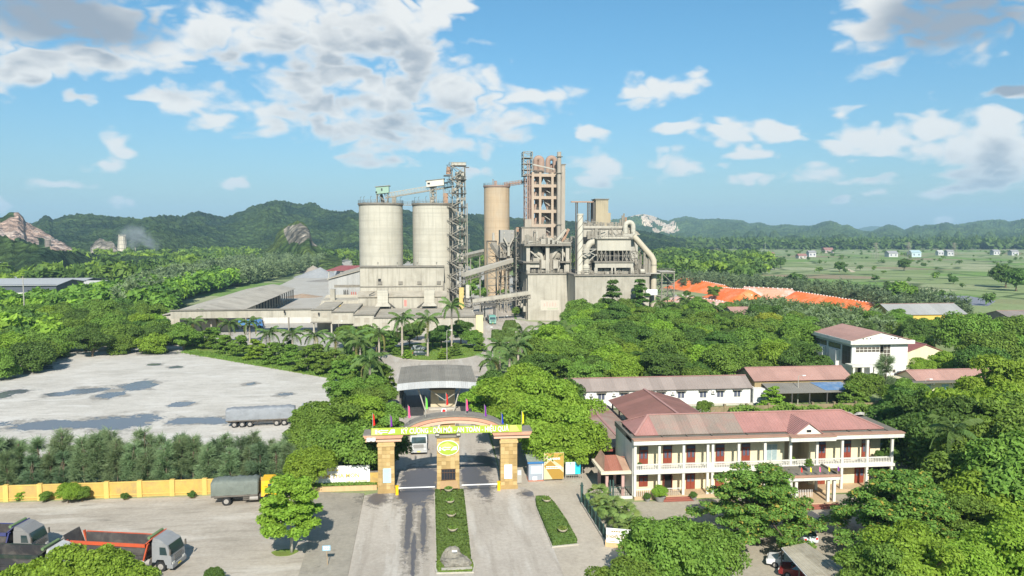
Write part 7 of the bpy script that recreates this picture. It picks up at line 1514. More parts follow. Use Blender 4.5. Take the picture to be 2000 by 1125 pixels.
def crown_cas(seed, H, R_, n, w=0.045, L=0.75):
    """feathery conical crown: needle sprays on rising side branches"""
    rng = np.random.default_rng(seed); nb = 60; bz = rng.uniform(0.10, 0.97, nb)*H; ba = rng.uniform(0, math.tau, nb); bl = R_*(1-(bz/H))**0.62*rng.uniform(0.55, 1.2, nb)+0.25
    pick = rng.choice(nb, n, p=bl/bl.sum()); u = rng.uniform(0.15, 1, n)**0.7; r = bl[pick]*u; rise = 0.45
    P = np.stack([r*np.cos(ba[pick]), r*np.sin(ba[pick]), bz[pick]+r*rise], 1)+rng.normal(0, 0.16, (n, 3)); dirv = unit(np.stack([np.cos(ba[pick]), np.sin(ba[pick]), np.full(n, 0.75)], 1)+rng.normal(0, 0.55, (n, 3)))
    l = (L*rng.uniform(0.5, 1.3, n))[:, None]; side = unit(np.cross(dirv, rng.normal(0, 1, (n, 3)))); ww = (w*rng.uniform(0.7, 1.5, n))[:, None]; tip = P+dirv*l-np.array([0, 0, 0.12])*l
    V = np.stack([P-side*ww, P+side*ww, tip+side*ww*0.4, tip-side*ww*0.4], 1).reshape(-1, 3); return V, np.arange(4*n).reshape(n, 4), np.stack([bl*np.cos(ba), bl*np.sin(ba), bz+bl*rise], 1)
def trunk_mesh(seed, h, r, targets, m, nb=7, lean=0.25, split=0.35):
    rng = random.Random(seed); mb = MB(); lx, ly = rng.uniform(-lean, lean), rng.uniform(-lean, lean); pts = [(lx*(k/5)**2, ly*(k/5)**2, h*k/5) for k in range(6)]; mb.tube(pts, [r*(1.25 if k == 0 else 1-0.1*k) for k in range(6)], 7)
    T = [tuple(t) for t in targets]; rng.shuffle(T)
    for t in T[:nb]:
        f = rng.uniform(split, 1.0); p = Vector((lx*f*f, ly*f*f, h*f)); q = Vector(t); q = p+(q-p)*0.92; mid = p+(q-p)*0.5+Vector((0, 0, 0.12*(q-p).length)); mb.tube([p, mid, q], [r*0.55, r*0.34, r*0.12], 5, False)
    me = mb.mesh('trunk'); me.materials.append(m); me.shade_smooth(); return me
PROTO = {}
def proto(key, crown, mats, th, tr, bark=BARK, nb=7, seed=1, split=0.35):
    V, Fq, C = crown; PROTO[key] = (trunk_mesh(seed, th, tr, C, bark, nb, 0.25, split), np_mesh('crown', V, Fq, [mats[0]]), list(mats))
def crown_ob(name, key, ci):             # the crowns of one build share their mesh and differ in leaf colour
    me, ms = PROTO[key][1:]; o = bpy.data.objects.new(name, me); col.objects.link(o); o.material_slots[0].link = 'OBJECT'; o.material_slots[0].material = ms[ci % len(ms)]; return o
NEAR = 15000; MID = 6500
for i in range(3):
    proto('mango%d' % i, crown_round(10+i, 4.6, 3.0, 4.0, 30000, 0.19, 70, 0.26, -0.55, 0.8, 0.55), [LM, LB, LD], 3.4, 0.26, seed=i)
    proto('round%d' % i, crown_round(20+i, 4.0, 3.4, 4.1, 21000, 0.22, 40, 0.33, -0.8), [LM, LD, LB, LY], 3.4, 0.24, seed=10+i)
    proto('loose%d' % i, crown_round(30+i, 4.4, 3.5, 4.8, 23000, 0.20, 32, 0.30, -0.75, 0.62, 0.6), [LM, LB, LD, LY], 4.0, 0.26, nb=12, seed=20+i)
    proto('tier%d' % i, crown_tier(40+i, 3.8, 3.5, 7.6, 6, 18000, 0.22, 0.42, 0.02, 10, (0.22, 0.34)), [LB, LM, LD], 6.0, 0.15, BARKW, 10, 30+i)
    proto('small%d' % i, crown_tier(50+i, 2.9, 1.5, 4.6, 5, 6500, 0.28, 0.5), [LM, LB, LD], 3.4, 0.12, BARKW, 8, 40+i)
    proto('flame%d' % i, crown_tier(60+i, 7.6, 3.0, 8.6, 7, 36000, 0.20, 0.62, 0.13, 22, (0.10, 0.19)), [LF, LM], 4.2, 0.32, nb=22, seed=50+i, split=0.55)
    proto('far%d' % i, crown_round(70+i, 4.0, 3.2, 4.0, 2600, 0.60, 22, 0.40, -0.7), [LM, LD, LB, LY], 3.2, 0.26, nb=3, seed=60+i)
for i in range(5): proto('cas%d' % i, crown_cas(80+i, 7.0, 1.8, 5200, 0.026, 0.9), [LC, LCD], 6.8, 0.10, nb=16, seed=70+i, split=0.1)
TREE_GROUPS = {}
def place(key, x, y, s, label, group=None, ci=0, name='tree', cat='tree', rz=None, sz=None, z=0.0, rng=random.Random(77)):
    o = bpy.data.objects.new(name, None); col.objects.link(o); o.location = (x, y, z); o.rotation_euler = (0, 0, rng.uniform(0, math.tau) if rz is None else rz); o.scale = (s, s, s*(sz or rng.uniform(0.92, 1.1))); tag(o, label, cat, group)
    c = bpy.data.objects.new('trunk', PROTO[key][0]); col.objects.link(c); c.parent = o; crown_ob('crown', key, ci).parent = o
    return o
def at_crown(px, py, zc): return G(px, py, zc)
# ---- single trees one can point at (crown centre in the photograph, crown height above ground, size)
x, y = G(556, 1080); place('tier0', x+0.75, y, 1.0, 'bright tiered tree with a pale trunk on the truck lot edge', ci=0, sz=0.98)
x, y = G(602, 912, 3.4); place('mango1', x, y, 0.76, 'bright tree behind the tiered one, covering the end of the white sign', ci=1, sz=1.1)
ORD = ['leftmost', 'second', 'third', 'fourth', 'fifth', 'sixth', 'seventh', 'eighth', 'ninth', 'tenth', 'eleventh', 'twelfth', 'thirteenth', 'fourteenth', 'fifteenth', 'sixteenth', 'seventeenth', 'eighteenth', 'nineteenth', 'twentieth']
ORD += ['twenty '+{'leftmost': 'first'}.get(q, q) for q in ORD[:9]]
def nth(i): return 'leftmost' if i == 0 else ORD[i]+' from left'
def many(rows, label, group=None, name='tree'):
    rng = random.Random(len(rows)*7+len(label))
    for i, (px, py, zc, key, s, ci) in enumerate(sorted(rows)): x, y = G(px, py, zc); place(key, x, y, s, label+(', '+nth(i) if len(rows) > 1 else ''), group, ci, name, rng=rng)
many([(612, 850, 5, 'loose0', 1.0, 0), (655, 815, 6, 'loose1', 1.15, 0), (705, 800, 6, 'loose2', 1.15, 1), (690, 868, 5, 'round0', 1.15, 0), (742, 862, 5, 'round1', 1.0, 1), (640, 864, 4.5, 'round2', 1.0, 0), (722, 872, 4, 'round0', 0.8, 1), (748, 815, 4.5, 'loose0', 0.95, 0), (680, 760, 4.5, 'loose1', 0.9, 0), (725, 770, 4.5, 'round2', 0.85, 0), (600, 800, 5, 'loose2', 0.75, 0)], 'green tree in the thick clump left of the gate', 'trees in the clump left of the gate')
many([(745, 735, 3.5, 'small0', 1.2, 0), (700, 738, 3.5, 'small1', 1.2, 0), (725, 748, 3.5, 'round1', 0.75, 0), (755, 765, 3, 'round0', 0.6, 0), (668, 722, 3.4, 'small2', 1.2, 0), (640, 705, 3.2, 'small0', 1.15, 0), (600, 700, 3.2, 'small1', 1.1, 0), (570, 690, 3.2, 'small2', 1.1, 0), (535, 688, 3.2, 'small0', 1.1, 0), (500, 680, 3.2, 'small1', 1.1, 1), (470, 674, 3.2, 'small2', 1.1, 0), (440, 669, 3.2, 'small0', 1.1, 0), (405, 660, 3.2, 'small1', 1.05, 0), (376, 655, 3.2, 'small2', 1.0, 1), (620, 690, 3.4, 'small2', 1.1, 0), (655, 700, 3.4, 'small1', 1.1, 0), (690, 715, 3.4, 'small0', 1.15, 0), (560, 672, 3.2, 'small1', 0.9, 2), (420, 650, 3.2, 'small0', 1.0, 0), (710, 690, 4, 'round2', 0.8, 0), (690, 675, 4, 'round0', 0.75, 1)], 'small tree in the row along the far yard edge', 'trees along the yard edge')
many([(677, 648, 5, 'mango0', 0.95, 0)], 'round clipped dense tree in front of the loading building')
many([(735, 660, 4, 'round1', 0.85, 0), (712, 652, 4, 'small0', 1.3, 0), (765, 655, 4, 'round0', 0.8, 1), (800, 652, 4, 'loose1', 0.85, 2), (815, 640, 4, 'round2', 0.8, 0), (862, 655, 4, 'loose0', 0.9, 2), (900, 648, 4, 'loose2', 1.0, 2), (925, 655, 4, 'round1', 0.8, 0), (845, 652, 4, 'round0', 0.7, 0), (760, 660, 4, 'small1', 1.0, 0)], 'leafy tree between the garden and the loading building', 'trees behind the round garden')
many([(795, 690, 1.5, 'small0', 0.5, 1), (868, 688, 1.9, 'small2', 0.62, 1), (890, 680, 2.2, 'small0', 0.7, 0), (938, 672, 2.2, 'small2', 0.7, 0), (776, 684, 1.5, 'small2', 0.45, 0)], 'small ornamental tree on the round garden lawn', 'ornamental trees on the round garden')
many([(950, 775, 5.5, 'loose0', 1.0, 1), (1000, 770, 7, 'loose1', 1.35, 1), (1062, 778, 6.5, 'loose2', 1.3, 1), (1045, 820, 6.5, 'loose0', 1.3, 1), (1105, 820, 6.5, 'loose1', 1.25, 1), (985, 815, 5, 'loose2', 0.95, 1), (1130, 850, 5.5, 'round1', 1.05, 2), (1075, 858, 5, 'round0', 1.05, 2), (1020, 740, 6, 'round2', 1.15, 2), (965, 745, 5, 'round0', 0.95, 1), (1100, 765, 6, 'round1', 1.1, 1)], 'bright yellow green tree in the big clump right of the gate', 'trees in the clump right of the gate')
# centre-right grove between works, hall and white house
def zone(poly, zc, spacing, keys, label, group, seed, cis, s0=0.8, s1=1.25, cap=300, name='tree', avoid=(), z=0.0):
    rng = random.Random(seed); W = [G(px, py, zc) for px, py in poly]; xs = [p[0] for p in W]; ys = [p[1] for p in W]; n = 0; pts = []
    y = min(ys)
    while y < max(ys):
        x = min(xs)+(0.5*spacing if int(y/spacing) % 2 else 0)
        while x < max(xs):
            a, b = x+rng.uniform(-0.35, 0.35)*spacing, y+rng.uniform(-0.35, 0.35)*spacing
            if in_poly(np.array([a]), np.array([b]), W)[0] and not any(p[0] < a < p[1] and p[2] < b < p[3] for p in avoid): pts.append((a, b))
            x += spacing
        y += spacing
    pts.sort(key=lambda p: p[1]); pts = pts[:cap]; y0 = min(ys); rows = {}
    for a, b in pts: rows.setdefault(int((b-y0)/spacing), []).append((a, b))
    for r, k in enumerate(sorted(rows)):
        for i, (a, b) in enumerate(sorted(rows[k])):
            c = rng.choice(cis); q = rng.uniform(s0, s1)
            place(rng.choice(keys), a, b, q, '%s%s tree %s, %s in %s row' % ('big ' if q > 1.2 else 'small ' if q < 0.9 else '', ['green', 'dark', 'bright', 'yellowish'][c], label, nth(i), 'front' if r == 0 else ORD[r]), group, c, name, rng=rng, z=z); n += 1
    return n
AVOID = [(97, 129, 166, 216), (23, 68, 140, 154), (62, 88, 138, 158), (95, 120, 142, 156), (154, 190, 244, 266), (36, 92, 276, 330), (AX(1426, 262)-1, AX(1482, 262)+1, 255, 275)]
n1 = zone([(1000, 690), (1080, 640), (1120, 600), (1200, 590), (1310, 600), (1440, 600), (1560, 630), (1600, 660), (1600, 700), (1620, 735), (1480, 742), (1280, 745), (1120, 735), (1010, 735)], 5, 7.4, ['round0', 'round1', 'round2', 'loose0', 'loose1', 'loose2'], 'of the grove before the mill', 'trees of the grove right of the works road', 5, [0, 0, 0, 0, 0, 1, 1, 2, 2], 0.7, 1.35, 260, avoid=AVOID)
many([(1355, 668, 6, 'mango0', 1.35, 2)], 'large dark round tree standing out of the grove before the mill')
proto('pagoda', crown_tier(45, 3.0, 3.0, 9.5, 6, 12000, 0.26, 0.85, 0.10, 9, (0.24, 0.36)), [LD], 8.8, 0.16, BARK, 12, 33)
many([(1196, 582, 11, 'pagoda', 1.75, 0)], 'tall pagoda shaped tree in front of the wide mill wall, left of two'); many([(1250, 578, 11, 'pagoda', 1.75, 0)], 'tall pagoda shaped tree in front of the wide mill wall, right of two')
many([(1135, 603, 7.2, 'round1', 1.55, 0), (1130, 620, 5, 'round0', 1.3, 0)], 'broad green tree at the corner of the mill block', 'trees at the mill corner')
PROTO['small0'][2].append(LY); many([(1528, 696, 3.4, 'small0', 0.85, 3)], 'yellow leaved little tree on the lawn beside the white hall')
many([(1487, 722, 2.6, 'mango1', 0.62, 0)], 'low round clipped tree behind the long white house'); many([(1560, 645, 6.5, 'mango2', 1.35, 0)], 'big rounded tree against the left side of the white hall'); many([(1500, 632, 6, 'round0', 1.3, 3)], 'rounded yellowish tree behind the big one by the hall'); many([(1600, 715, 2.6, 'round1', 0.7, 1)], 'low dark tree below the left side of the white hall')
many([(1700, 630, 5, 'loose0', 1.1, 0), (1745, 640, 5, 'round1', 1.05, 0), (1790, 648, 5, 'round2', 1.1, 1), (1830, 640, 5, 'loose1', 1.1, 0), (1725, 610, 5, 'round0', 1.1, 0), (1800, 665, 5, 'round0', 0.9, 0), (1755, 622, 5, 'loose2', 1.1, 0)], 'green tree between the white hall and the yellow house', 'trees behind the white hall')
many([(1885, 655, 7.5, 'mango1', 1.75, 0)], 'huge dark rounded tree right of the yellow house'); many([(1945, 690, 7, 'mango0', 1.65, 0), (1985, 650, 7, 'round2', 1.6, 0), (1915, 705, 6, 'round1', 1.4, 1), (1990, 700, 6, 'round0', 1.5, 0)], 'tall dark tree near the right edge behind the small pink house', 'dark trees at the right edge')
many([(1850, 715, 3.2, 'mango2', 0.95, 1), (1800, 722, 2.8, 'mango0', 0.75, 1)], 'low rounded bright tree behind the small pink roofed house', 'rounded trees behind the small pink house')
many([(1510, 775, 2.4, 'small1', 0.85, 1)], 'small bright tree before the pink roofed long house'); many([(1375, 795, 2, 'round2', 0.42, 0)], 'small round tree at the end of the tiled shed roof')
many([(1690, 755, 3.6, 'round0', 0.9, 0), (1665, 765, 3, 'small2', 1.0, 0), (1750, 768, 3, 'round1', 0.7, 0)], 'bushy green tree beside the lean to of the pink roofed house', 'bushy trees by the pink roofed house')
x, y = G(1728, 790, 0); place('cas1', x, y, 1.25, 'grey green feathery casuarina in front of the white hall', ci=0, name='casuarina')
many([(1780, 800, 5, 'loose0', 1.15, 2), (1745, 830, 5, 'round1', 1.0, 1), (1820, 830, 6, 'loose1', 1.3, 2), (1790, 870, 5, 'round2', 1.2, 1), (1870, 850, 6.5, 'loose2', 1.4, 2), (1835, 890, 5, 'round0', 1.2, 1), (1900, 800, 6, 'round1', 1.3, 1), (1770, 780, 4, 'loose2', 0.9, 0)], 'shady dark tree in the thicket right of the office', 'trees in the thicket right of the office')
many([(1960, 770, 7.5, 'loose0', 1.7, 1), (1930, 830, 7, 'loose1', 1.6, 1), (1990, 850, 7, 'loose2', 1.6, 0), (1960, 900, 6.5, 'loose0', 1.5, 0), (1900, 930, 5.5, 'round1', 1.3, 0), (1985, 960, 6, 'round2', 1.5, 0), (1930, 980, 5, 'round0', 1.2, 2)], 'tall broad tree on the right edge of the photograph', 'tall trees on the right edge')
x, y = G(1478, 1062); place('flame0', x, y, 1.02, 'wide spreading flame tree in the courtyard in front of the office left half', ci=0, sz=0.95)
x, y = G(1760, 1075); place('flame1', x, y, 1.12, 'wide spreading flame tree in front of the office right end', ci=0, sz=0.85)
x, y = G(1880, 1085); place('flame2', x, y, 0.85, 'flame tree beside the thicket at the right, farthest from the office', ci=1, sz=0.85)
many([(1292, 1104, 4, 'mango0', 1.05, 0)], 'dense round mango like tree at the bottom edge left of the flame tree'); many([(1375, 1075, 4, 'mango1', 0.85, 0)], 'dense round tree tucked behind the bottom mango like tree'); many([(1222, 1148, 3.6, 'mango2', 0.8, 0)], 'dense low tree at the bottom edge by the driveway')
many([(1790, 1100, 4.5, 'loose1', 0.95, 1)], 'bright tree at the bottom edge below the right flame tree'); many([(1880, 1105, 4.5, 'mango2', 0.9, 1)], 'dense bright tree at the bottom right, left of the corner'); many([(1970, 1095, 5, 'loose2', 1.0, 1)], 'bright green tree in the bottom right corner'); many([(1720, 1112, 4, 'loose0', 0.8, 0)], 'green tree at the bottom edge right of the carport'); many([(1990, 1040, 5, 'loose0', 0.9, 1)], 'bright tree above the bottom right corner')
many([(165, 1083, 6.0, 'loose0', 0.85, 1)], 'bright leafy tree top at the bottom left in front of the dump truck'); many([(75, 1096, 6, 'loose1', 0.85, 1)], 'bright leafy tree top at the bottom left corner'); many([(235, 1098, 5.5, 'loose2', 0.72, 1)], 'bright leafy tree top below the dump truck wheels'); many([(5, 1112, 5.5, 'loose0', 0.55, 0)], 'leafy tree top cut by the left edge at the bottom')
many([(418, 1128, 0.8, 'round1', 0.25, 1)], 'dark twiggy shrub at the bottom edge of the truck lot', None, 'shrub')
# feathery casuarina screen behind the yellow wall
rng = random.Random(9)
for row, (yy, st) in enumerate(((105.6, 2.0), (109.0, 2.1))):
    x = -66.0+row; i = 0
    while x < -16.5:
        q = rng.uniform(0.72, 1.02)*(1.0 if x < -36 else 0.86); c = rng.choice([0, 0, 1])
        place('cas%d' % rng.randrange(5), x+rng.uniform(-0.5, 0.5), yy+rng.uniform(-0.9, 0.9), q, '%s feathery casuarina behind the yellow wall, %s in the %s row' % ('pale' if c == 0 else 'dark', nth(i), ('front', 'rear')[row]), 'casuarinas behind the yellow wall', c, 'casuarina', rng=rng); x += st*rng.uniform(0.85, 1.2); i += 1
many([(133, 963, 1.3, 'mango0', 0.36, 1)], 'leafy bush against the yellow wall, larger of the two side by side', None, 'bush'); many([(160, 965, 1.0, 'round1', 0.27, 0)], 'leafy bush against the yellow wall, smaller of the two side by side', None, 'bush'); many([(90, 973, 0.5, 'round2', 0.2, 0)], 'small low bush at the foot of the yellow wall', None, 'bush'); many([(46, 962, 0.9, 'small0', 0.33, 1)], 'bright bush leaning on the yellow wall near the left edge', None, 'bush'); many([(243, 971, 0.4, 'round0', 0.13, 1)], 'tiny weed bush at the yellow wall pier', None, 'bush'); many([(374, 968, 0.4, 'round1', 0.13, 1)], 'tiny weed bush beside the tarpaulin truck tail', None, 'bush')
# left forest: the nearest trees one by one, what lies behind as one mass
FOREST_AVOID = [(-95, -66, 268, 400)]
n2 = zone([(-40, 720), (60, 690), (110, 668), (360, 655), (345, 600), (200, 600), (60, 610), (-40, 640)], 5, 8.2, ['round0', 'round1', 'round2', 'loose0', 'loose1'], 'at the forest edge behind the yard', 'trees along the forest edge left', 6, [0, 0, 0, 2, 1], 0.9, 1.4, 130, avoid=FOREST_AVOID, z=-1.7)
def far_cloud(name, label, pts, keys_leaf, mats, seed, cat='trees', kind='far', zs=1.0):
    """many distant crowns as one mass"""
    rng = np.random.default_rng(seed); Vs = []; Fs = []; MI = []; b = 0; src = []
    for i in range(4):
        if kind == 'far': src.append(crown_round(200+i, 4.0, 3.0, 3.6, keys_leaf[0], keys_leaf[1], 14, 0.42, -0.5))
        else: src.append(crown_cas(210+i, 9.0, 2.3, keys_leaf[0], keys_leaf[1], 1.5))
    for x, y, s in pts:
        V, Fq, _ = src[rng.integers(4)]; a = rng.uniform(0, math.tau); c, q = math.cos(a), math.sin(a); zz = s*rng.uniform(0.85, 1.2)*zs
        W = np.stack([(V[:, 0]*c-V[:, 1]*q)*s+x, (V[:, 0]*q+V[:, 1]*c)*s+y, V[:, 2]*zz], 1); Vs.append(W); Fs.append(Fq+b); b += len(W); MI.append(np.full(len(Fq), rng.integers(len(mats))))
    o = bpy.data.objects.new(name, np_mesh(name, np.concatenate(Vs), np.concatenate(Fs), mats, np.concatenate(MI))); col.objects.link(o); return tag(o, label, cat, kind='stuff')
def scatter(poly_px, n, s0, s1, seed, zc=3.5, avoid=(), density=None):
    rng = np.random.default_rng(seed); W = [G(px, py, zc) for px, py in poly_px]; xs = [p[0] for p in W]; ys = [p[1] for p in W]; out = []; tries = 0
    while len(out) < n and tries < n*60:
        tries += 1; x, y = rng.uniform(min(xs), max(xs)), rng.uniform(min(ys), max(ys))
        if in_poly(np.array([x]), np.array([y]), W)[0] and not any(p[0] < x < p[1] and p[2] < y < p[3] for p in avoid):
            if density and density(x, y) < rng.uniform(0, 1): continue
            out.append((x, y, rng.uniform(s0, s1)))
    return out
far_cloud('forest', 'broadleaf forest spreading behind the grey yard and the long shed', scatter([(-60, 612), (330, 600), (345, 575), (470, 545), (440, 540), (300, 560), (120, 590), (-60, 600)], 620, 0.95, 1.5, 1, 4, FOREST_AVOID), (430, 1.0), [LM, LM, LB, LD], 1, 'forest')
far_cloud('forest_gap_trees', 'young trees on the slope left of the forest', scatter([(-60, 660), (110, 660), (60, 620), (-60, 600)], 120, 0.8, 1.3, 2, 4), (620, 0.9), [LM, LB, LD], 2, 'forest')
far_cloud('casuarina_plantation', 'grey green casuarina plantation left of the works', scatter([(210, 612), (420, 545), (470, 548), (575, 528), (640, 514), (600, 506), (470, 515), (330, 545), (240, 580)], 1300, 0.95, 1.4, 3, 4, FOREST_AVOID), (170, 0.22), [LC, LC, LCD], 3, 'plantation', 'cas')
far_cloud('valley_trees', 'scattered trees over the valley floor below the left hills', scatter([(-60, 560), (250, 555), (420, 525), (620, 508), (700, 505), (700, 497), (300, 492), (-60, 500)], 800, 0.9, 1.9, 4, 4, [(-330, -150, 330, 460)]), (140, 1.7), [LM, LD, LD, LB], 4, 'trees')
far_cloud('works_shrubs', 'shrubs and trees behind the works between the silos', scatter([(690, 520), (1320, 520), (1320, 500), (690, 503)], 260, 1.0, 1.9, 5, 4, [(-30, 130, 290, 440)]), (160, 1.5), [LM, LD], 5, 'trees')
many([(915, 570, 4, 'far0', 1.1, 0), (925, 552, 4, 'far1', 1.2, 0), (955, 560, 3, 'far2', 1.1, 1), (968, 568, 3, 'far0', 0.9, 1), (985, 578, 2.5, 'far1', 0.8, 0), (940, 575, 2.5, 'far2', 0.8, 0), (975, 552, 4, 'far1', 1.2, 1)], 'green tree beside the works road below the conveyor', 'trees beside the works road')
many([(1010, 600, 3.5, 'far2', 0.5, 0)], 'small tree at the corner of the mill block foot')
hedge_bed('clipped green hedge island on the works road', [(24.6, 262), (29.8, 262), (31.5, 285), (28.0, 285)], 1.3, 9, 5000, 'hedge_island', 'hedge', 0.35)
hedge_bed('rounded hedge mound before the works road', [(19.0, 236), (26.0, 236), (27, 246), (20, 248)], 2.6, 10, 3000, 'hedge_mound', 'hedge', 0.4)
# right: casuarina belts and field trees
far_cloud('casuarina_belt', 'dark casuarina belt in front of the orange tarpaulins', scatter([(1430, 650), (1560, 660), (1740, 665), (1740, 632), (1600, 615), (1500, 604), (1430, 610)], 800, 0.6, 0.85, 6, 2, AVOID), (170, 0.2), [leaf_mat('young casuarina needles', (0.10, 0.165, 0.045), 0.03, 0.5, 0.2), LC], 6, 'trees', 'cas')
far_cloud('far_casuarina_belt', 'dull dark casuarina belt behind the orange tarpaulins', scatter([(1330, 556), (1440, 562), (1560, 572), (1680, 592), (1760, 612), (1900, 615), (1880, 598), (1700, 576), (1560, 560), (1400, 546), (1320, 546)], 620, 0.6, 1.0, 7, 3), (160, 0.22), [LCD, LCD, LC], 7, 'trees', 'cas')
far_cloud('field_copses', 'copses of green trees beyond the mill at the field edge', scatter([(1270, 545), (1450, 540), (1520, 525), (1500, 500), (1290, 490)], 330, 0.9, 1.9, 8, 4), (220, 1.2), [LM, LD, LB, LD], 8, 'trees')
far_cloud('far_wood', 'dark wood along the foot of the right hills', scatter([(1180, 484), (2100, 484), (2100, 475), (1180, 475)], 1500, 1.4, 2.6, 9, 4), (60, 3.4), [LD], 9, 'wood')
far_cloud('field_trees', 'scattered bushes over the far fields', scatter([(1450, 560), (2080, 600), (2080, 488), (1400, 488)], 170, 0.3, 0.9, 10, 3), (160, 0.9), [LM, LD, LD], 10, 'bushes')
for px, py, zc, key, s, ci, lab in ((1766, 520, 4, 'far0', 1.5, 1, 'lone round tree in the middle of the far fields'), (1862, 549, 2, 'far1', 0.7, 1, 'small dark bushy tree in the far fields left of the big one'), (1965, 540, 7, 'far2', 2.0, 1, 'big dark spreading tree in the fields at the right edge'), (1985, 552, 5, 'far0', 1.6, 1, 'dark tree in front of the big spreading one at the right edge'), (1640, 522, 4, 'far1', 1.1, 1, 'bushy tree by the pale track in the far fields'), (1395, 570, 4, 'loose1', 0.9, 0, 'green tree in front of the orange tarpaulin valley'), (1343, 562, 5, 'far2', 0.5, 1, 'slim treetop before the orange tarpaulins near the mill'), (1555, 555, 4, 'far1', 1.3, 1, 'rounded tree at the near field edge beside the casuarinas'), (1765, 585, 4, 'far2', 1.7, 0, 'broad green tree above the orange tarpaulin end'), (1525, 515, 4, 'far0', 1.3, 1, 'dark tree beside the yellow far house')): many([(px, py, zc, key, s, ci)], lab)

# ---- royal palms: trunk, crownshaft and each frond
def frond_mesh(L, m, droop, seed, nl=30, lw=0.6):
    rng = random.Random(seed); mb = MB(); pts = []
    for k in range(11): u = k/10; pts.append(Vector((L*(u-0.18*droop*u*u), 0, L*(0.62*u-droop*u*u))))
    mb.tube(pts, [0.06*(1-0.8*k/10) for k in range(11)], 4, False)
    for k in range(nl):
        u = 0.12+0.88*k/nl; i = min(9, int(u*10)); f = u*10-i; p = pts[i]+(pts[i+1]-pts[i])*f; l = lw*(math.sin(math.pi*(0.12+0.8*u))**0.6)*L*0.42
        for s in (-1, 1):
            d = Vector((0.35, s*1.0, -0.45-0.4*u+rng.uniform(-0.3, 0.25))).normalized(); w = Vector((0.075, 0, 0.0)); q = p+d*l*rng.uniform(0.8, 1.1); mb.add([p-w, p+w, q+w*0.3+Vector((0, 0, -0.1*l)), q-w*0.3+Vector((0, 0, -0.1*l))], [(0,1,2,3)])
    me = mb.mesh('frond'); me.materials.append(m); return me
FR = [frond_mesh(3.4, LP, 0.55, 1), frond_mesh(3.5, LP, 0.85, 2), frond_mesh(3.3, LP, 1.15, 3), frond_mesh(3.2, LPY, 1.5, 4)]
def palm_trunk(h): 
    mb = MB(); mb.lathe([(0.30, 0), (0.24, 0.4), (0.20, h*0.3), (0.24, h*0.55), (0.19, h*0.85), (0.17, h)], 0, 0, 9); me = mb.mesh('trunk'); me.materials.append(mat('palm trunk grey', (0.36, 0.31, 0.25), 0.9, 0.15, 1.0, obj=True, rings=0.4)); me.shade_smooth(); return me
def shaft_mesh(): me = MB().lathe([(0.19, 0), (0.22, 0.3), (0.15, 1.1), (0.05, 1.5)], 0, 0, 8).mesh('crownshaft'); me.materials.append(mat('crownshaft green', (0.12, 0.17, 0.05), 0.6, 0.1)); me.shade_smooth(); return me
PTR = {h: palm_trunk(h) for h in (5.0, 6.5, 9.0, 11.0)}; PSH = shaft_mesh()
def palm(px, py, h, label, group=None, s=1.0, dry=1, name='royal_palm', nf=13):
    hh = min(PTR, key=lambda q: abs(q-h)); x, y = G(px, py, h*s+0.9*s); rng = random.Random(int(px*13+py)); o = bpy.data.objects.new(name, None); col.objects.link(o); o.location = (x, y, 0); o.scale = (s, s, s*h/hh); o.rotation_euler = (0, 0, rng.uniform(0, 6)); tag(o, label, 'palm', group)
    inst('trunk', PTR[hh], o); inst('crownshaft', PSH, o, (0, 0, hh))
    for k in range(nf):
        lvl = k/nf; me = FR[0] if lvl < 0.25 else FR[1] if lvl < 0.6 else FR[2] if k < nf-dry else FR[3]; inst('frond', me, o, (0, 0, hh+1.0-0.5*lvl), (rng.uniform(-0.2, 0.2), (0.55-1.05*lvl)*-0.8+rng.uniform(-0.1, 0.1), k*2.4+rng.uniform(-0.2, 0.2)), (1, 1, 1))
for k, (px, py) in enumerate(((377, 628), (412, 614), (448, 630), (487, 628), (526, 648), (571, 650), (614, 653))): palm(px, py, 4.3, ['royal palm at the left end of the row behind the yard, leftmost', 'royal palm taller than its neighbours, second from the left in the yard row', 'royal palm third from the left in the yard row', 'royal palm with browning fronds, fourth from the left in the yard row', 'royal palm fifth from the left in the yard row', 'royal palm second from the right in the yard row', 'royal palm with yellow lower fronds at the right end of the yard row'][k], 'royal palms in the row behind the yard', 1.28, 2 if k in (3, 6) else 1)
palm(722, 705, 5.0, 'big royal palm standing alone left of the weighbridge canopy', None, 1.35); palm(785, 623, 7.0, 'royal palm on the round garden, left of three', None, 1.32); palm(835, 623, 7.0, 'royal palm on the round garden, middle of three', None, 1.32); palm(882, 597, 9.4, 'tallest royal palm on the round garden, right of three', None, 1.3)
for i, (px, py, h) in enumerate(((655, 662, 5), (690, 658, 5.5), (703, 668, 5), (740, 650, 5))): palm(px, py, h, 'royal palm half hidden in trees left of the round garden, '+nth(i), 'palms left of the round garden', 1.25)
for i, (px, py, h) in enumerate(((960, 700, 4), (976, 672, 4.5), (995, 690, 4), (1012, 672, 5), (1020, 652, 5.5), (1066, 643, 5.5), (1100, 646, 5.5), (1290, 590, 6.5), (1320, 598, 6), (1340, 585, 6.5), (1395, 600, 6), (1555, 690, 4))): palm(px, py, h, 'royal palm rising from the grove right of the works road, '+nth(i), 'palms of the grove right of the works road', 1.25)
palm(1862, 838, 8.5, 'dark tall palm in the thicket right of the office', None, 1.1); palm(1575, 700, 3.6, 'palm with dry hanging fronds left of the white hall', None, 0.9, 4)
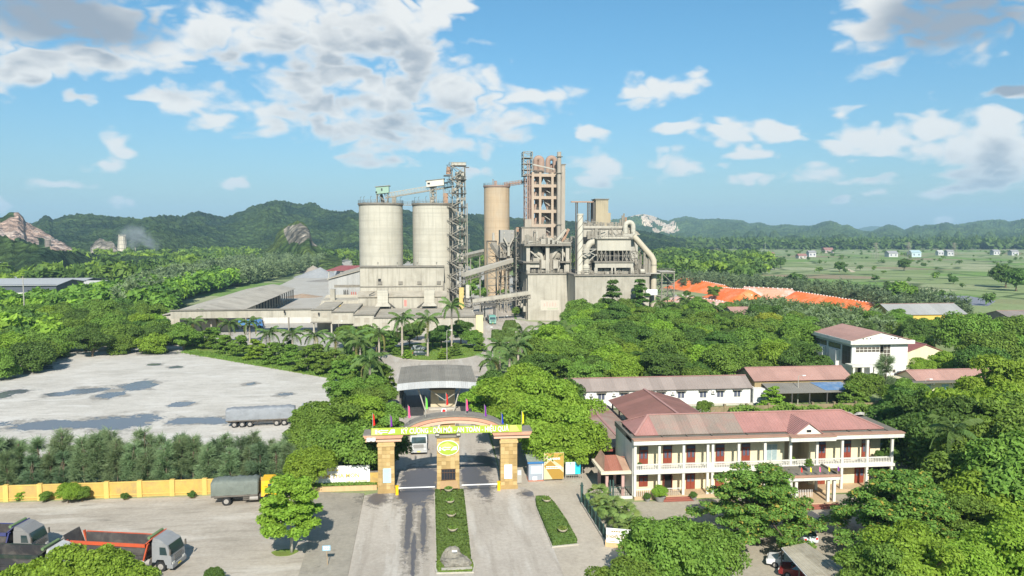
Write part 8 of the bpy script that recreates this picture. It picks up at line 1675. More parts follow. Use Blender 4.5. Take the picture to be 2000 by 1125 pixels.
# ---- fan palms along the courtyard fence
def fan_mesh(seed):
    mb = MB(); L = 0.75; mb.tube([(0, 0, 0), (0.45, 0, 0.35), (0.8, 0, 0.5)], [0.03, 0.025, 0.02], 4, False); n = 13
    for k in range(n): a = -1.25+2.5*k/(n-1); d = Vector((math.cos(a), math.sin(a), -0.18)); w = Vector((-math.sin(a), math.cos(a), 0))*0.055; p = Vector((0.8, 0, 0.5)); mb.add([p-w*0.3, p+d*L*0.6-w, p+d*L+Vector((0, 0, -0.1)), p+d*L*0.6+w], [(0,1,2,3)])
    me = mb.mesh('fan_leaf'); me.materials.append(leaf_mat('fan palm leaf', (0.19, 0.26, 0.07), 0.03, 0.3, 0.25)); return me
FAN = fan_mesh(1); FTR = MB().lathe([(0.2, 0), (0.16, 0.5), (0.17, 1.0), (0.1, 1.2)], 0, 0, 8).mesh('trunk'); FTR.materials.append(BARK)
for k, (x, y, s, lab) in enumerate(((20.5, 91.2, 1.25, 'fan palm by the courtyard fence nearest the office porch'), (20.3, 88.6, 1.1, 'fan palm by the courtyard fence, second from the porch'), (21.2, 86.6, 1.3, 'fan palm by the courtyard fence, third from the porch'), (21.9, 84.0, 1.4, 'largest fan palm by the courtyard fence'), (21.6, 81.6, 1.15, 'low bright fan palm right behind the works sign'))):
    o = bpy.data.objects.new('fan_palm', None); col.objects.link(o); o.location = (x, y, 0); o.scale = (s, s, s); tag(o, lab, 'palm', 'fan palms along the courtyard fence'); inst('trunk', FTR, o); rng = random.Random(k)
    for j in range(26): inst('fan_leaf', FAN, o, (0, 0, 1.0+0.1*rng.random()), (rng.uniform(-0.4, 0.4), -0.9+1.5*(j/26), j*2.4+rng.uniform(-0.3, 0.3)))
# ---- potted plants of the office
def pot_plant(x, y, z, s, label, key='round0', ci=1):
    o = thing('potted_shrub', label, 'potted plant', (x, y, z)); smooth_angle(MB().lathe([(0.3*s, 0), (0.42*s, 0.15*s), (0.62*s, 0.55*s), (0.66*s, 0.6*s), (0.5*s, 0.58*s)], x, y, 16, z).build('pot', mat('grey clay pot', (0.33, 0.33, 0.32), 0.8, 0.1), o))
    q = 0.2*s; c = bpy.data.objects.new('stem', PROTO[key][0]); col.objects.link(c)
    for c in (c, crown_ob('foliage', key, ci)): c.parent = o; c.scale = (q, q, q*1.1); c.location = (0, 0, 0.25*s)
pot_plant(28.75, 92.7, 0, 1.15, 'large clipped bright shrub in a stone pot before the office steps', 'mango0'); pot_plant(27.2, 92.9, 0, 0.6, 'small thin shrub in a pot left of the office steps'); pot_plant(33.2, 92.8, 0, 0.6, 'small shrub in a pot right of the office steps'); pot_plant(26.6, 94.4, 3.69, 0.5, 'little potted plant at the left end of the office balcony'); pot_plant(47.7, 91.3, 3.8, 0.75, 'potted tree standing on the porch roof', 'tier0'); pot_plant(47.3, 94.6, 3.69, 0.7, 'potted plant on the balcony above the porch', 'small0'); pot_plant(56.4, 94.5, 3.69, 0.5, 'potted plant on the balcony near the right doors', 'small1'); pot_plant(59.4, 94.8, 3.69, 0.75, 'bushy potted plant at the right end of the balcony')
# vines and weeds along the rear yard wall
rngv = np.random.default_rng(8); n = 5200; vx = rngv.uniform(55, 104, n); vh = np.clip(1.6+0.9*np.array([mnoise.noise(Vector((float(a)*0.25, 0, 0))) for a in vx])*1.6, 0.3, 3.2); P = np.stack([vx, 135.6+rngv.normal(0, 0.7, n), rngv.uniform(0, 1, n)**0.6*vh], 1); V, Fq = leaf_quads(rngv, P, np.tile([0, -0.7, 0.6], (n, 1)), 0.34, 0.6)
o = bpy.data.objects.new('climbing_vines', np_mesh('climbing_vines', V, Fq, [LM])); col.objects.link(o); tag(o, 'climbing vines and weeds over the low rear yard wall', 'vines', kind='stuff')

# ================================================================== vehicles
TYRE = mat('tyre rubber', (0.025, 0.025, 0.025), 0.85, 0.2, 3.0, obj=True); RIM = mat('dusty rim', (0.30, 0.28, 0.25), 0.6, 0.2, 3.0, obj=True); CHAS = mat('dusty chassis', (0.13, 0.115, 0.095), 0.85, 0.25, 1.5, obj=True); WIND = mat('windscreen glass', (0.03, 0.05, 0.05), 0.06, 0.1, spec=0.9, obj=True); LAMP = mat('lamp lens', (0.62, 0.62, 0.58), 0.2, 0.02, obj=True)
def wheel_meshes(r, w):
    a = MB().cyl((0, -w/2, 0), (0, w/2, 0), r, n=20).mesh('tyre'); a.materials.append(TYRE); b = MB().cyl((0, -w/2-0.015, 0), (0, w/2+0.015, 0), r*0.56, r*0.56, 14).cyl((0, -w/2-0.06, 0), (0, w/2+0.06, 0), r*0.2, n=8).mesh('rim'); b.materials.append(RIM); return a, b
TW = wheel_meshes(0.53, 0.36); CW = wheel_meshes(0.32, 0.2)
def wheel(t, x, y, r, ms): w = inst('wheel', ms[0], t, (x, y, r)); inst('rim', ms[1], w); return w
def LB_(t, name, m, x0, x1, y0, y1, z0, z1): return MB().box(x0, x1, y0, y1, z0, z1).build(name, m, t, local=True)
def truck(label, loc, rz, cabc, kind, L=9.0, bodyc=None, bodyc2=None, name='truck', group=None, roof=True):
    """front bumper at local x = 0, the truck runs back to x = -L"""
    t = thing(name, label, 'truck', (*loc, 0.02), rz); cm = mat('cab paint %.2f %.2f %.2f' % cabc, cabc, 0.4, 0.12, 1.2, dirt=tuple(q*0.6+0.08 for q in cabc), dirt_amt=0.5, dirt_scale=0.8, obj=True, spec=0.5); W = 1.25
    cab = smooth_angle(MB().extr([(-0.05, 0.75), (0, 1.15), (-0.05, 1.75), (-0.42, 2.75), (-0.75, 2.95), (-2.05, 2.98), (-2.1, 0.95), (-1.75, 0.95), (-1.55, 1.25), (-0.85, 1.25), (-0.65, 0.75)], 'y', -W, W).build('cab', cm, t, local=True), 25)
    if roof: MB().extr([(-0.75, 2.953), (-1.3, 3.3), (-2.0, 3.42), (-2.06, 2.983)], 'y', -W+0.1, W-0.1).build('roof_deflector', cm, cab, local=True)
    MB().add([(-0.055, -1.12, 1.80), (-0.055, 1.12, 1.80), (-0.385, 1.08, 2.70), (-0.385, -1.08, 2.70)], [(0,1,2,3)]).add([(-0.02, -1.12, 1.82), (-0.02, 1.12, 1.82), (-0.35, 1.08, 2.70), (-0.35, -1.08, 2.70)], [(0,1,2,3)]).build('windscreen', WIND, cab, local=True)
    for s in (-1, 1):
        MB().add([(-0.45, s*(W+0.012), 1.75), (-1.25, s*(W+0.012), 1.75), (-1.25, s*(W+0.012), 2.55), (-0.62, s*(W+0.012), 2.55)], [(0,1,2,3)]).build('side_window', WIND, cab, local=True)
        LB_(cab, 'mirror', CHAS, -0.08, 0.04, s*(W+0.16)-0.09, s*(W+0.16)+0.09, 1.85, 2.4); LB_(cab, 'headlight', LAMP, 0.001, 0.06, s*0.95-0.2, s*0.95+0.2, 0.82, 1.02)
    LB_(cab, 'bumper', cm, -0.5, 0.12, -W-0.02, W+0.02, 0.42, 0.8); LB_(cab, 'grille', CHAS, -0.01, 0.03, -0.75, 0.75, 1.12, 1.62)
    for k in range(3): LB_(cab, 'grille_bar', cm, 0.031, 0.05, -0.78, 0.78, 1.18+k*0.15, 1.24+k*0.15)
    LB_(cab, 'number_plate', mat('yellow plate', (0.75, 0.58, 0.05), 0.5), 0.121, 0.135, -0.26, 0.26, 0.5, 0.64)
    LB_(t, 'chassis', CHAS, -L, -0.6, -0.45, 0.45, 0.72, 1.0)
    ax = [-1.2, -L+1.3, -L+2.65] if L > 8 else [-1.2, -L+1.6]
    if kind == 'trailer': ax = [-1.2, -5.0, -6.3, -L+1.2, -L+2.5, -L+3.8]
    for i, a in enumerate(ax):
        for s in (-1, 1): wheel(t, a, s*1.05, 0.53, TW)
    for s in (-1, 1): smooth_angle(MB().cyl((-3.6, s*0.85, 0.75), (-2.5, s*0.85, 0.75), 0.33, n=12).build('fuel_tank', RIM, t, local=True), 40)
    if kind == 'dump':
        bm1 = mat('body paint %.2f' % bodyc[0], bodyc, 0.6, 0.12, 1.0, dirt=(0.16, 0.12, 0.09), dirt_amt=0.3, dirt_scale=0.8, obj=True); bm2 = mat('worn dark steel %.2f' % bodyc2[0], bodyc2, 0.7, 0.2, 1.0, dirt=(0.20, 0.18, 0.15), dirt_amt=0.4, dirt_scale=0.6, obj=True)
        x0, x1, zb, zt = -L-0.3, -2.75, 1.15, 2.75
        b = MB().box(x0, x1, -1.2, 1.2, zb, zb+0.12).box(x0, x1, -1.25, -1.15, zb, zt).box(x0, x1, 1.15, 1.25, zb, zt).box(x1-0.1, x1, -1.25, 1.25, zb, zt+0.1).build('tipper_body', bm2, t, local=True)
        for s in (-1, 1):
            LB_(b, 'side_rail', bm1, x0, x1, s*1.31-0.06, s*1.31+0.06, zt-0.28, zt+0.06); LB_(b, 'side_rail', bm2, x0, x1, s*1.31-0.06, s*1.31+0.06, zb+0.5, zb+0.62)
            for k in (0, 1): MB().bar(((x0+0.1, x1-0.15)[k], s*1.32, zb), ((x0-0.35, x1+0.35)[k], s*1.32, zt+0.1), 0.3, 0.14).build('corner_post', bm1, b, local=True)
        MB().add([(x0, -1.2, zb), (x0, 1.2, zb), (x0-0.75, 1.2, zt+0.5), (x0-0.75, -1.2, zt+0.5), (x0-0.1, -1.2, zb), (x0-0.1, 1.2, zb), (x0-0.85, 1.2, zt+0.5), (x0-0.85, -1.2, zt+0.5)], [(0,1,2,3),(7,6,5,4),(0,3,7,4),(1,5,6,2),(2,6,7,3),(0,4,5,1)]).build('tailgate', bm2, b, local=True)
        MB().slab([(x1, -1.25, zt+0.1), (x1, 1.25, zt+0.1), (x1+0.75, 1.25, zt+0.75), (x1+0.75, -1.25, zt+0.75)], 0.1).build('cab_guard', bm1, b, local=True); smooth_angle(MB().cyl((x1+0.35, -1.2, zt+0.65), (x1+0.35, 1.2, zt+0.65), 0.16, n=10).build('rolled_cover', mat('green canvas', (0.13, 0.20, 0.09), 0.8, 0.2), b, local=True)); MB().bar((x1+0.1, 0.4, 0.95), (x1+0.2, 0.4, zt), 0.25).build('hoist_ram', bm1, b, local=True)
    else:
        x0, x1 = -L-0.2, -2.5 if kind == 'tarp' else -3.2; h = 3.15 if kind == 'tarp' else 3.3; zb = 1.3
        LB_(t, 'load_bed', CHAS, x0, x1, -1.25, 1.25, zb-0.2, zb)
        V = []; nx, ny = 40, 14; rr = random.Random(int(L*10))
        prof = [(-1.27, zb+0.02), (-1.30, zb+0.6), (-1.28, h-0.22), (-1.2, h-0.06), (-0.6, h+0.03), (0, h+0.10), (0.6, h+0.03), (1.2, h-0.06), (1.28, h-0.22), (1.30, zb+0.6), (1.27, zb+0.02)]
        for i in range(nx+1):
            u = i/nx; x = x0+(x1-x0)*u; sag = 0.07*math.sin(u*math.pi*9)**2; ends = 1-0.10*(1-min(1, min(u, 1-u)*14))
            for k, (y, z) in enumerate(prof): e = 0.10*mnoise.noise(Vector((x*1.5, k*0.35, L))); V.append((x, y*(1+e*0.6)*(0.97+0.03*ends), zb+(z-zb)*ends-(sag if z > h-0.3 else 0)+e*0.8))
        np_ = len(prof); mb = MB(); mb.v = V; mb.f = [(i*np_+k, i*np_+k+1, (i+1)*np_+k+1, (i+1)*np_+k) for i in range(nx) for k in range(np_-1)]+[tuple(range(np_-1, -1, -1)), tuple(nx*np_+k for k in range(np_))]; mb.build('tarpaulin', mat('tarpaulin %.2f' % bodyc[0], bodyc, 0.65, 0.10, 0.7, dirt=tuple(q*0.6 for q in bodyc), dirt_amt=0.5, dirt_scale=0.5, bump=0.12, bump_scale=1.6, obj=True), t, local=True, smooth=True)
        for s in (-1, 1):
            for z in (0.62, 0.85): LB_(t, 'side_guard', CHAS, x0+3.8, x1-1.0, s*1.2-0.03, s*1.2+0.03, z, z+0.08)
        for k in range(6): LB_(t, 'guard_post', CHAS, x0+3.9+(x1-x0-5)*k/5, x0+3.96+(x1-x0-5)*k/5, -1.22, 1.22, 0.6, zb-0.2)
    return t
SILVER = (0.25, 0.255, 0.255)
truck('silver cabbed dump truck with an orange railed tipper on the truck lot', (-25.7, 79.2), R(-13), SILVER, 'dump', 10.6, (0.50, 0.085, 0.03), (0.055, 0.05, 0.048))
truck('dark dusty dump truck cut by the left edge with a blue tipped body', (-41.2, 84.0), R(-9), (0.21, 0.205, 0.195), 'dump', 8.6, (0.04, 0.05, 0.16), (0.05, 0.045, 0.045))
truck('dump truck with a black tipper above a green base at the bottom left', (-35.0, 77.6), R(-10), (0.44, 0.44, 0.42), 'dump', 10.2, (0.015, 0.03, 0.022), (0.03, 0.03, 0.032))
truck('yellow cabbed lorry under a dark grey green tarpaulin by the yellow wall', (-19.3, 98.5), R(3), (0.80, 0.45, 0.01), 'tarp', 7.9, (0.15, 0.17, 0.145), roof=False)
truck('long semi trailer lorry under a pale grey tarpaulin on the grey yard', (-21.0, 138.9), R(5), (0.40, 0.40, 0.40), 'trailer', 14.6, (0.235, 0.25, 0.265))
truck('grey lorry driving out through the left gate lane', (G(818, 889)[0], G(818, 889)[1]), R(-90), (0.42, 0.425, 0.41), 'tarp', 8.2, (0.30, 0.30, 0.28))
truck('dark green lorry half hidden behind the left gate pillar', (-7.4, 109.0), R(-90), (0.02, 0.10, 0.06), 'tarp', 8.2, (0.05, 0.10, 0.08))
truck('green cement lorry on the works road under the loading gantry', (G(957, 626)[0], 283.2), R(-88), (0.12, 0.30, 0.24), 'tarp', 8.2, (0.30, 0.29, 0.25))
truck('blue lorry parked under the long beam of the loading building', (AX(512, 281), 281), R(0), (0.05, 0.16, 0.36), 'tarp', 8.2, (0.07, 0.20, 0.40))
def car(label, x, y, rz, c, tall=False):
    t = thing('parked_car', label, 'car', (x, y, 0.02), rz); h = 1.72 if tall else 1.45; m = mat('car paint %.2f %.2f' % c[:2], c, 0.3, 0.04, 1.0, obj=True, spec=0.6)
    b = smooth_angle(MB().extr([(2.2, 0.35), (2.25, 0.7), (2.1, 0.88), (1.15, 0.98), (-2.1, 1.02), (-2.22, 0.75), (-2.2, 0.35)], 'y', -0.88, 0.88).build('body', m, t, local=True), 30)
    MB().add([(1.15, -0.84, 0.985), (1.15, 0.84, 0.985), (-2.0, 0.84, 1.02), (-2.0, -0.84, 1.02), (0.45, -0.68, h-0.02), (0.45, 0.68, h-0.02), (-1.6, 0.68, h), (-1.6, -0.68, h)], [(4,5,6,7),(0,1,5,4),(1,2,6,5),(2,3,7,6),(3,0,4,7)]).build('greenhouse', WIND, t, local=True)
    MB().slab([(0.42, -0.69, h+0.02), (0.42, 0.69, h+0.02), (-1.6, 0.69, h+0.04), (-1.6, -0.69, h+0.04)], 0.05).build('roof', m, t, local=True)
    for a in (0.5, -0.55, -1.58):
        for s in (-1, 1): MB().bar((a+0.65*(a > 0.4), s*0.84, 1.0), (a, s*0.69, h), 0.07).build('pillar', m, t, local=True)
    for a in (1.38, -1.35):
        for s in (-1, 1): wheel(t, a, s*0.8, 0.32, CW)
    for s in (-1, 1): LB_(t, 'headlight', LAMP, 2.2, 2.27, s*0.62-0.16, s*0.62+0.16, 0.62, 0.76); LB_(t, 'tail_light', CRED, -2.26, -2.2, s*0.68-0.12, s*0.68+0.12, 0.7, 0.9)
x, y = G(1562, 1052); car('silver car parked between the two flame trees', x, y, R(95), (0.50, 0.55, 0.55), True); x, y = G(1578, 1030); car('dark car parked behind the silver one between the flame trees', x, y, R(95), (0.06, 0.065, 0.075), True)
x, y = G(1543, 1108); car('white car under the near end of the carport', x, y, R(150), (0.62, 0.62, 0.60), True); x, y = G(1568, 1128); car('dark red car under the carport in front of the white one', x, y, R(150), (0.16, 0.012, 0.012)); x, y = G(1425, 1056); car('pale car half hidden below the left flame tree', x, y, R(20), (0.50, 0.50, 0.50)); x, y = G(822, 695); car('dark car parked behind the round garden', x, y, R(0), (0.03, 0.05, 0.05)); x, y = G(818, 684); car('grey car parked beside the dark one behind the round garden', x, y, R(0), (0.25, 0.28, 0.28))
def carport():
    P = [G(1527, 1069, 2.7), G(1574, 1060, 2.7), G(1690, 1140, 2.7), G(1600, 1150, 2.7)]; t = thing('carport', 'pale corrugated carport roof at the bottom edge right of the flame tree', 'carport', (P[0][0], P[0][1], 0))
    n = 5; A, B, C, D = [Vector((p[0], p[1], 2.7)) for p in P]; m = mat('lichen grey roof', (0.40, 0.36, 0.27), 0.9, 0.14, 0.6, dirt=(0.24, 0.205, 0.14), dirt_amt=0.5, dirt_scale=0.7, corr=('X', 0.5))
    for k in range(n): a0, a1 = A+(D-A)*(k/n), A+(D-A)*((k+1)/n); b0, b1 = B+(C-B)*(k/n), B+(C-B)*((k+1)/n); MB().slab([a0, b0, b1-Vector((0.01, 0.01, 0)), a1-Vector((0.01, 0.01, 0))], 0.06).build('roof_sheet', m, t)
    for p in (A, D, B, C, (A+D)/2): MB().bar((p.x, p.y, 0), (p.x, p.y, 2.6), 0.1).build('post', STEEL_D, t)
    MB().bar(A-Vector((0, 0, 0.1)), D-Vector((0, 0, 0.1)), 0.1).build('edge_beam', WHITE, t)
carport()
def bike(label, x, y, rz):
    t = thing('motorbike', label, 'motorbike', (x, y, 0.02), rz); bw = wheel_meshes(0.29, 0.1)
    for a in (0.62, -0.62): wheel(t, a, 0, 0.29, bw)
    MB().extr([(0.55, 0.95), (0.3, 0.45), (-0.35, 0.4), (-0.75, 0.75), (-0.8, 0.88), (-0.1, 0.72), (0.1, 0.6)], 'y', -0.14, 0.14).build('fairing', CRED, t, local=True); MB().extr([(0.02, 0.72), (-0.75, 0.86), (-0.75, 0.95), (0.0, 0.82)], 'y', -0.12, 0.12).build('seat', STEEL_D, t, local=True); MB().bar((0.5, -0.32, 1.05), (0.5, 0.32, 1.05), 0.05).build('handlebar', STEEL_D, t, local=True); MB().bar((0.62, 0, 0.29), (0.48, 0, 1.05), 0.06).build('fork', STEEL, t, local=True)
x, y = G(1424, 993); bike('red motorbike under the left flame tree, left of the pair', x, y, R(60)); x, y = G(1440, 990); bike('red motorbike under the left flame tree, right of the pair', x, y, R(75))
# ---- street lamps and poles
def lamp_post(px, py, pyt, label, arm=0.8):
    x, y = G(px, py); h = AZ(pyt, y, px); t = thing('lamp_post', label, 'lamp post', (x, y, 0), 0, 'slim lamp posts'); MB().cyl((x, y, 0), (x, y, h), 0.1, 0.06, 8).build('pole', STEEL_L, t); MB().tube([(x, y, h), (x+arm*0.5, y-0.1, h+0.25), (x+arm, y-0.2, h+0.22)], 0.05, 6).build('arm', STEEL_L, t); MB().box(x+arm-0.1, x+arm+0.55, y-0.36, y-0.06, h+0.13, h+0.26).build('lamp_head', WHITE, t)
for a in ((873, 712, 646, 'slim lamp post standing on the round garden'), (953, 690, 640, 'slim lamp post beside the garden right of the tall palm'), (662, 665, 628, 'slim lamp post before the loading building'), (985, 634, 618, 'short lamp post at the hedge island'), (937, 590, 537, 'tall grey mast under the long conveyor'), (625, 870, 800, 'lamp post in the clump left of the gate'), (1563, 740, 698, 'lamp post left of the white hall'), (1558, 790, 735, 'lamp post before the pink roofed house'), (1806, 780, 742, 'lamp post in front of the small pink house'), (1665, 650, 628, 'lamp post behind the white hall roof')): lamp_post(*a)
# ---- orange tarpaulin covered stock piles
def tarps():
    def tmat(name, a, b): 
        m = bpy.data.materials.new(name); nt, bs, P = pos_nodes(m); st = nt.noise(nt.scale(P, 1, 1, 0.2), 0.12, 5, 0.6); fold = nt.noise(P, 0.9, 4, 0.6); c = nt.mix(nt.ramp(st, 0.46, 0.62), c4(a), c4(b)); nt.link(nt.mix(1.0, c, nt.math('ADD', 0.7, nt.math('MULTIPLY', fold, 0.6)), 'MULTIPLY'), bs.inputs['Base Color']); bs.inputs['Roughness'].default_value = 0.6
        bp = nt.new('ShaderNodeBump'); bp.inputs['Distance'].default_value = 0.5; nt.link(nt.noise(P, 0.7, 5, 0.6), bp.inputs['Height']); nt.link(bp.outputs[0], bs.inputs['Normal']); return m
    OR = tmat('orange tarpaulin', (0.80, 0.17, 0.03), (0.76, 0.25, 0.10)); PK = tmat('faded orange tarpaulin', (0.66, 0.30, 0.19), (0.62, 0.45, 0.38))
    def ridge(label, p0, p1, h0, h1, w, m, seed):
        A, B = Vector((*G(*p0), 0)), Vector((*G(*p1), 0)); d = (B-A); L = d.length; d.normalize(); s = Vector((d.y, -d.x, 0)); n, k = int(L/2.0)+2, 12; V = []
        for i in range(n+1):
            u = i/n; h = (h0+(h1-h0)*u)*min(1, min(u, 1-u)*9+0.25)
            for j in range(k+1):
                v = j/k*2-1; z = h*max(0, 1-abs(v))**0.9+0.22*mnoise.noise(Vector((i*0.35, j*0.8, seed))); p = A+d*(L*u)+s*(v*w); V.append((p.x, p.y, max(0.02, z) if 0 < j < k else -0.1))
        mb = MB(); mb.v = V; mb.f = [(i*(k+1)+j, i*(k+1)+j+1, (i+1)*(k+1)+j+1, (i+1)*(k+1)+j) for i in range(n) for j in range(k)]; t = thing('covered_stockpile', label, 'stockpile', (A.x, A.y, 0)); mb.build('cover', m, t, smooth=True)
        bg = MB(); rr = random.Random(seed)
        for i in range(int(L/2.2)): u = (i+0.5)/int(L/2.2); p = A+d*(L*u); h = (h0+(h1-h0)*u)*min(1, min(u, 1-u)*9+0.25); bg.box(p.x-0.3, p.x+0.3, p.y-0.25, p.y+0.25, h-0.2, h+0.2)
        tag(bg.build('weight_bags', MATS['white sheet'], t), kind='stuff')
    ridge('bright orange tarpaulin covered pile beside the mill end lattice', (1325, 561), (1425, 575), 7.0, 4.6, 11, OR, 1); ridge('orange tarpaulin pile with a peaked crest in the middle of the row', (1405, 579), (1470, 590), 5.0, 6.2, 11, OR, 2); ridge('faded pink tarpaulin pile sloping behind the casuarina belt', (1440, 584), (1560, 586), 6.6, 5.6, 12, PK, 3); ridge('long orange tarpaulin pile running to the right behind the casuarina belt', (1540, 588), (1745, 618), 5.6, 4.2, 10, OR, 4); ridge('low faded tarpaulin apron in front of the orange piles', (1325, 585), (1420, 598), 2.5, 2.0, 14, PK, 5)
tarps()
sheet('field_strip', [G(1812, 592), G(1930, 598), G(1945, 588), G(1890, 578), G(1812, 577)], 0.05, mat('grey plastic mulch field', (0.20, 0.20, 0.225), 0.6, 0.1, 0.2)); sheet('field_track', [G(1650, 522), G(1672, 531), G(1664, 532), G(1646, 524)], 0.05, mat('pale track', (0.46, 0.39, 0.27), 0.9)); sheet('works_apron', [G(1320, 575), G(1450, 592), G(1450, 608), G(1300, 600)], 0.03, PLANT_M)
# ---- the left valley: factory sheds, old works, smoking tower
def far_shed(label, px0, px1, pyb, pye, pyr, Y, depth, wallc, roofc, base=None, name='factory_shed', wins=0):
    x0, x1 = AX(px0, Y), AX(px1, Y); z1, z2 = AZ(pye, Y, px1), AZ(pyr, Y+depth/2, px1); t = thing(name, label, 'shed', ((x0+x1)/2, Y, 0)); w = mat('shed wall %.2f %.2f' % wallc[:2], wallc, 0.7, 0.08, 0.2); r = mat('shed roof %.2f' % roofc[0], roofc, 0.7, 0.06, 0.1)
    MB().extr([(Y, 0), (Y+depth, 0), (Y+depth, z1), (Y+depth/2, z2-0.3), (Y, z1)], 'x', x0, x1).build('wall', w, t)
    for s in (0, 1): MB().slab([(x0-1, Y-1 if not s else Y+depth+1, z1-0.15), (x1+1, Y-1 if not s else Y+depth+1, z1-0.15), (x1+1, Y+depth/2, z2+0.1), (x0-1, Y+depth/2, z2+0.1)], 0.2).build('roof_panel', r, t)
    if base: MB().box(x0-0.2, x1+0.2, Y-0.25, Y-0.01, 0, AZ(base, Y, px1)).build('base_wall', OWHITE, t)
    for k in range(wins): c = x0+(x1-x0)*(k+0.5)/wins; MB().box(c-1.6, c+1.6, Y-0.32, Y-0.26, AZ(base, Y)*0.45, AZ(base, Y)*0.8).build('window', MATS['dark opening'], t)
    return t
BW, GR = (0.075, 0.085, 0.105), (0.33, 0.34, 0.34)
far_shed('long dark blue walled factory shed with a white base at the left', -60, 108, 582, 556, 546, 395, 30, BW, GR, 571, wins=6); far_shed('second dark blue factory shed behind the first, reaching farther right', -60, 150, 570, 551, 543, 440, 36, (0.08, 0.092, 0.11), GR); far_shed('rear dark factory shed with a raised pale roof at the left', -60, 120, 560, 545, 539, 500, 40, (0.085, 0.095, 0.115), GR); far_shed('small white walled shed right of the dark factory sheds', 157, 192, 566, 555, 548, 430, 18, (0.62, 0.62, 0.58), (0.46, 0.45, 0.41), name='white_shed')
for a in (('grey roofed shed among trees below the left hills', 225, 300, 545, 538, 531, 560, 30, (0.20, 0.20, 0.20), (0.27, 0.27, 0.265)), ('pale shed at the left edge on the wooded slope', -30, 26, 520, 512, 506, 600, 20, (0.45, 0.46, 0.46), (0.42, 0.42, 0.41)), ('brown roofed hall before the smoking tower', 176, 200, 512, 505, 500, 900, 22, (0.30, 0.28, 0.26), (0.24, 0.23, 0.24)), ('long grey hall below the smoking tower', 226, 285, 510, 503, 499, 930, 24, (0.23, 0.22, 0.21), (0.25, 0.24, 0.245)), ('blue roofed hall in the left valley', 192, 222, 525, 519, 515, 700, 20, (0.30, 0.30, 0.28), (0.33, 0.42, 0.45))): far_shed(*a)
def old_works():
    Y = 620; t = thing('old_works', 'ruined grey concrete silos and walls of an old works on the left', 'ruin', (AX(208, Y), Y, 0)); m = mat('mottled old concrete', (0.22, 0.205, 0.18), 0.9, 0.25, 0.15, dirt=(0.09,0.09,0.07), dirt_amt=0.6, dirt_scale=0.1, streak=0.6)
    for k in range(5): smooth_angle(MB().cyl((AX(192+k*8, Y), Y, 0), (AX(192+k*8, Y), Y, AZ(524, Y)), 3.0, n=16).build('silo', m, t), 40)
    MB().box(AX(168, Y), AX(188, Y), Y, Y+8, 0, AZ(526, Y)).build('wall', m, t); MB().box(AX(187, Y), AX(191, Y), Y, Y+5, 0, AZ(519, Y)).build('tower', m, t)
old_works()
def kiln(label, px0, px1, pyb, pyt, Y, m, taper=0.55, name='lime_kiln', top=None):
    x0, x1 = AX(px0, Y), AX(px1, Y); r = (x1-x0)/2; zt = AZ(pyt, Y, px0); t = thing(name, label, 'tower', ((x0+x1)/2, Y, 0)); n = 6; prof = []
    for k in range(n): a = zt*k/n; q = r*(1-(1-taper)*k/n); prof += [(q*1.07, a), (q*1.07, a+0.6), (q, a+0.65), (q*0.97, zt*(k+1)/n-0.05)]
    smooth_angle(MB().lathe(prof, (x0+x1)/2, Y, 20).build('shaft', m, t), 30); sc_ = MB()
    for k in range(14): a = math.tau*k/14; sc_.bar(((x0+x1)/2+r*1.12*math.cos(a), Y+r*1.12*math.sin(a), 0), ((x0+x1)/2+r*taper*1.2*math.cos(a), Y+r*taper*1.2*math.sin(a), zt*1.06), 0.28)
    for k in range(1, n+1): q = r*(1.13-(1.13-taper*1.2)*k/n); pts = [((x0+x1)/2+q*math.cos(math.tau*i/14), Y+q*math.sin(math.tau*i/14), zt*k/n) for i in range(15)]; sc_.tube(pts, 0.25, 4, False)
    sc_.build('scaffold', top or STEEL, t)
kiln('pale tiered smoking tower in scaffolding below the left ridge', 230, 251, 500, 461, 1000, mat('pale kiln plaster', (0.55, 0.50, 0.40), 0.9, 0.15, 0.1), 0.5, top=STEEL_L); kiln('slim brown grey tower in front of the pink quarry', 90, 101, 497, 469, 900, mat('brown grey kiln', (0.30, 0.24, 0.215), 0.9, 0.2, 0.1), 0.8)
t = thing('kiln_sheds', 'bright white sheds at the foot of the smoking tower', 'shed', (AX(268, 1010), 1010, 0))
for a, b, c in ((252, 262, 495), (264, 270, 492), (271, 284, 494), (290, 312, 496)): MB().box(AX(a, 1010), AX(b, 1010), 1010, 1022, 0, AZ(c, 1010)).build('block', OWHITE, t)
MB().bar((AX(267, 1010), 1008, 0), (AX(267, 1010), 1008, AZ(482, 1010)), 1.0).build('chimney', STEEL, t)
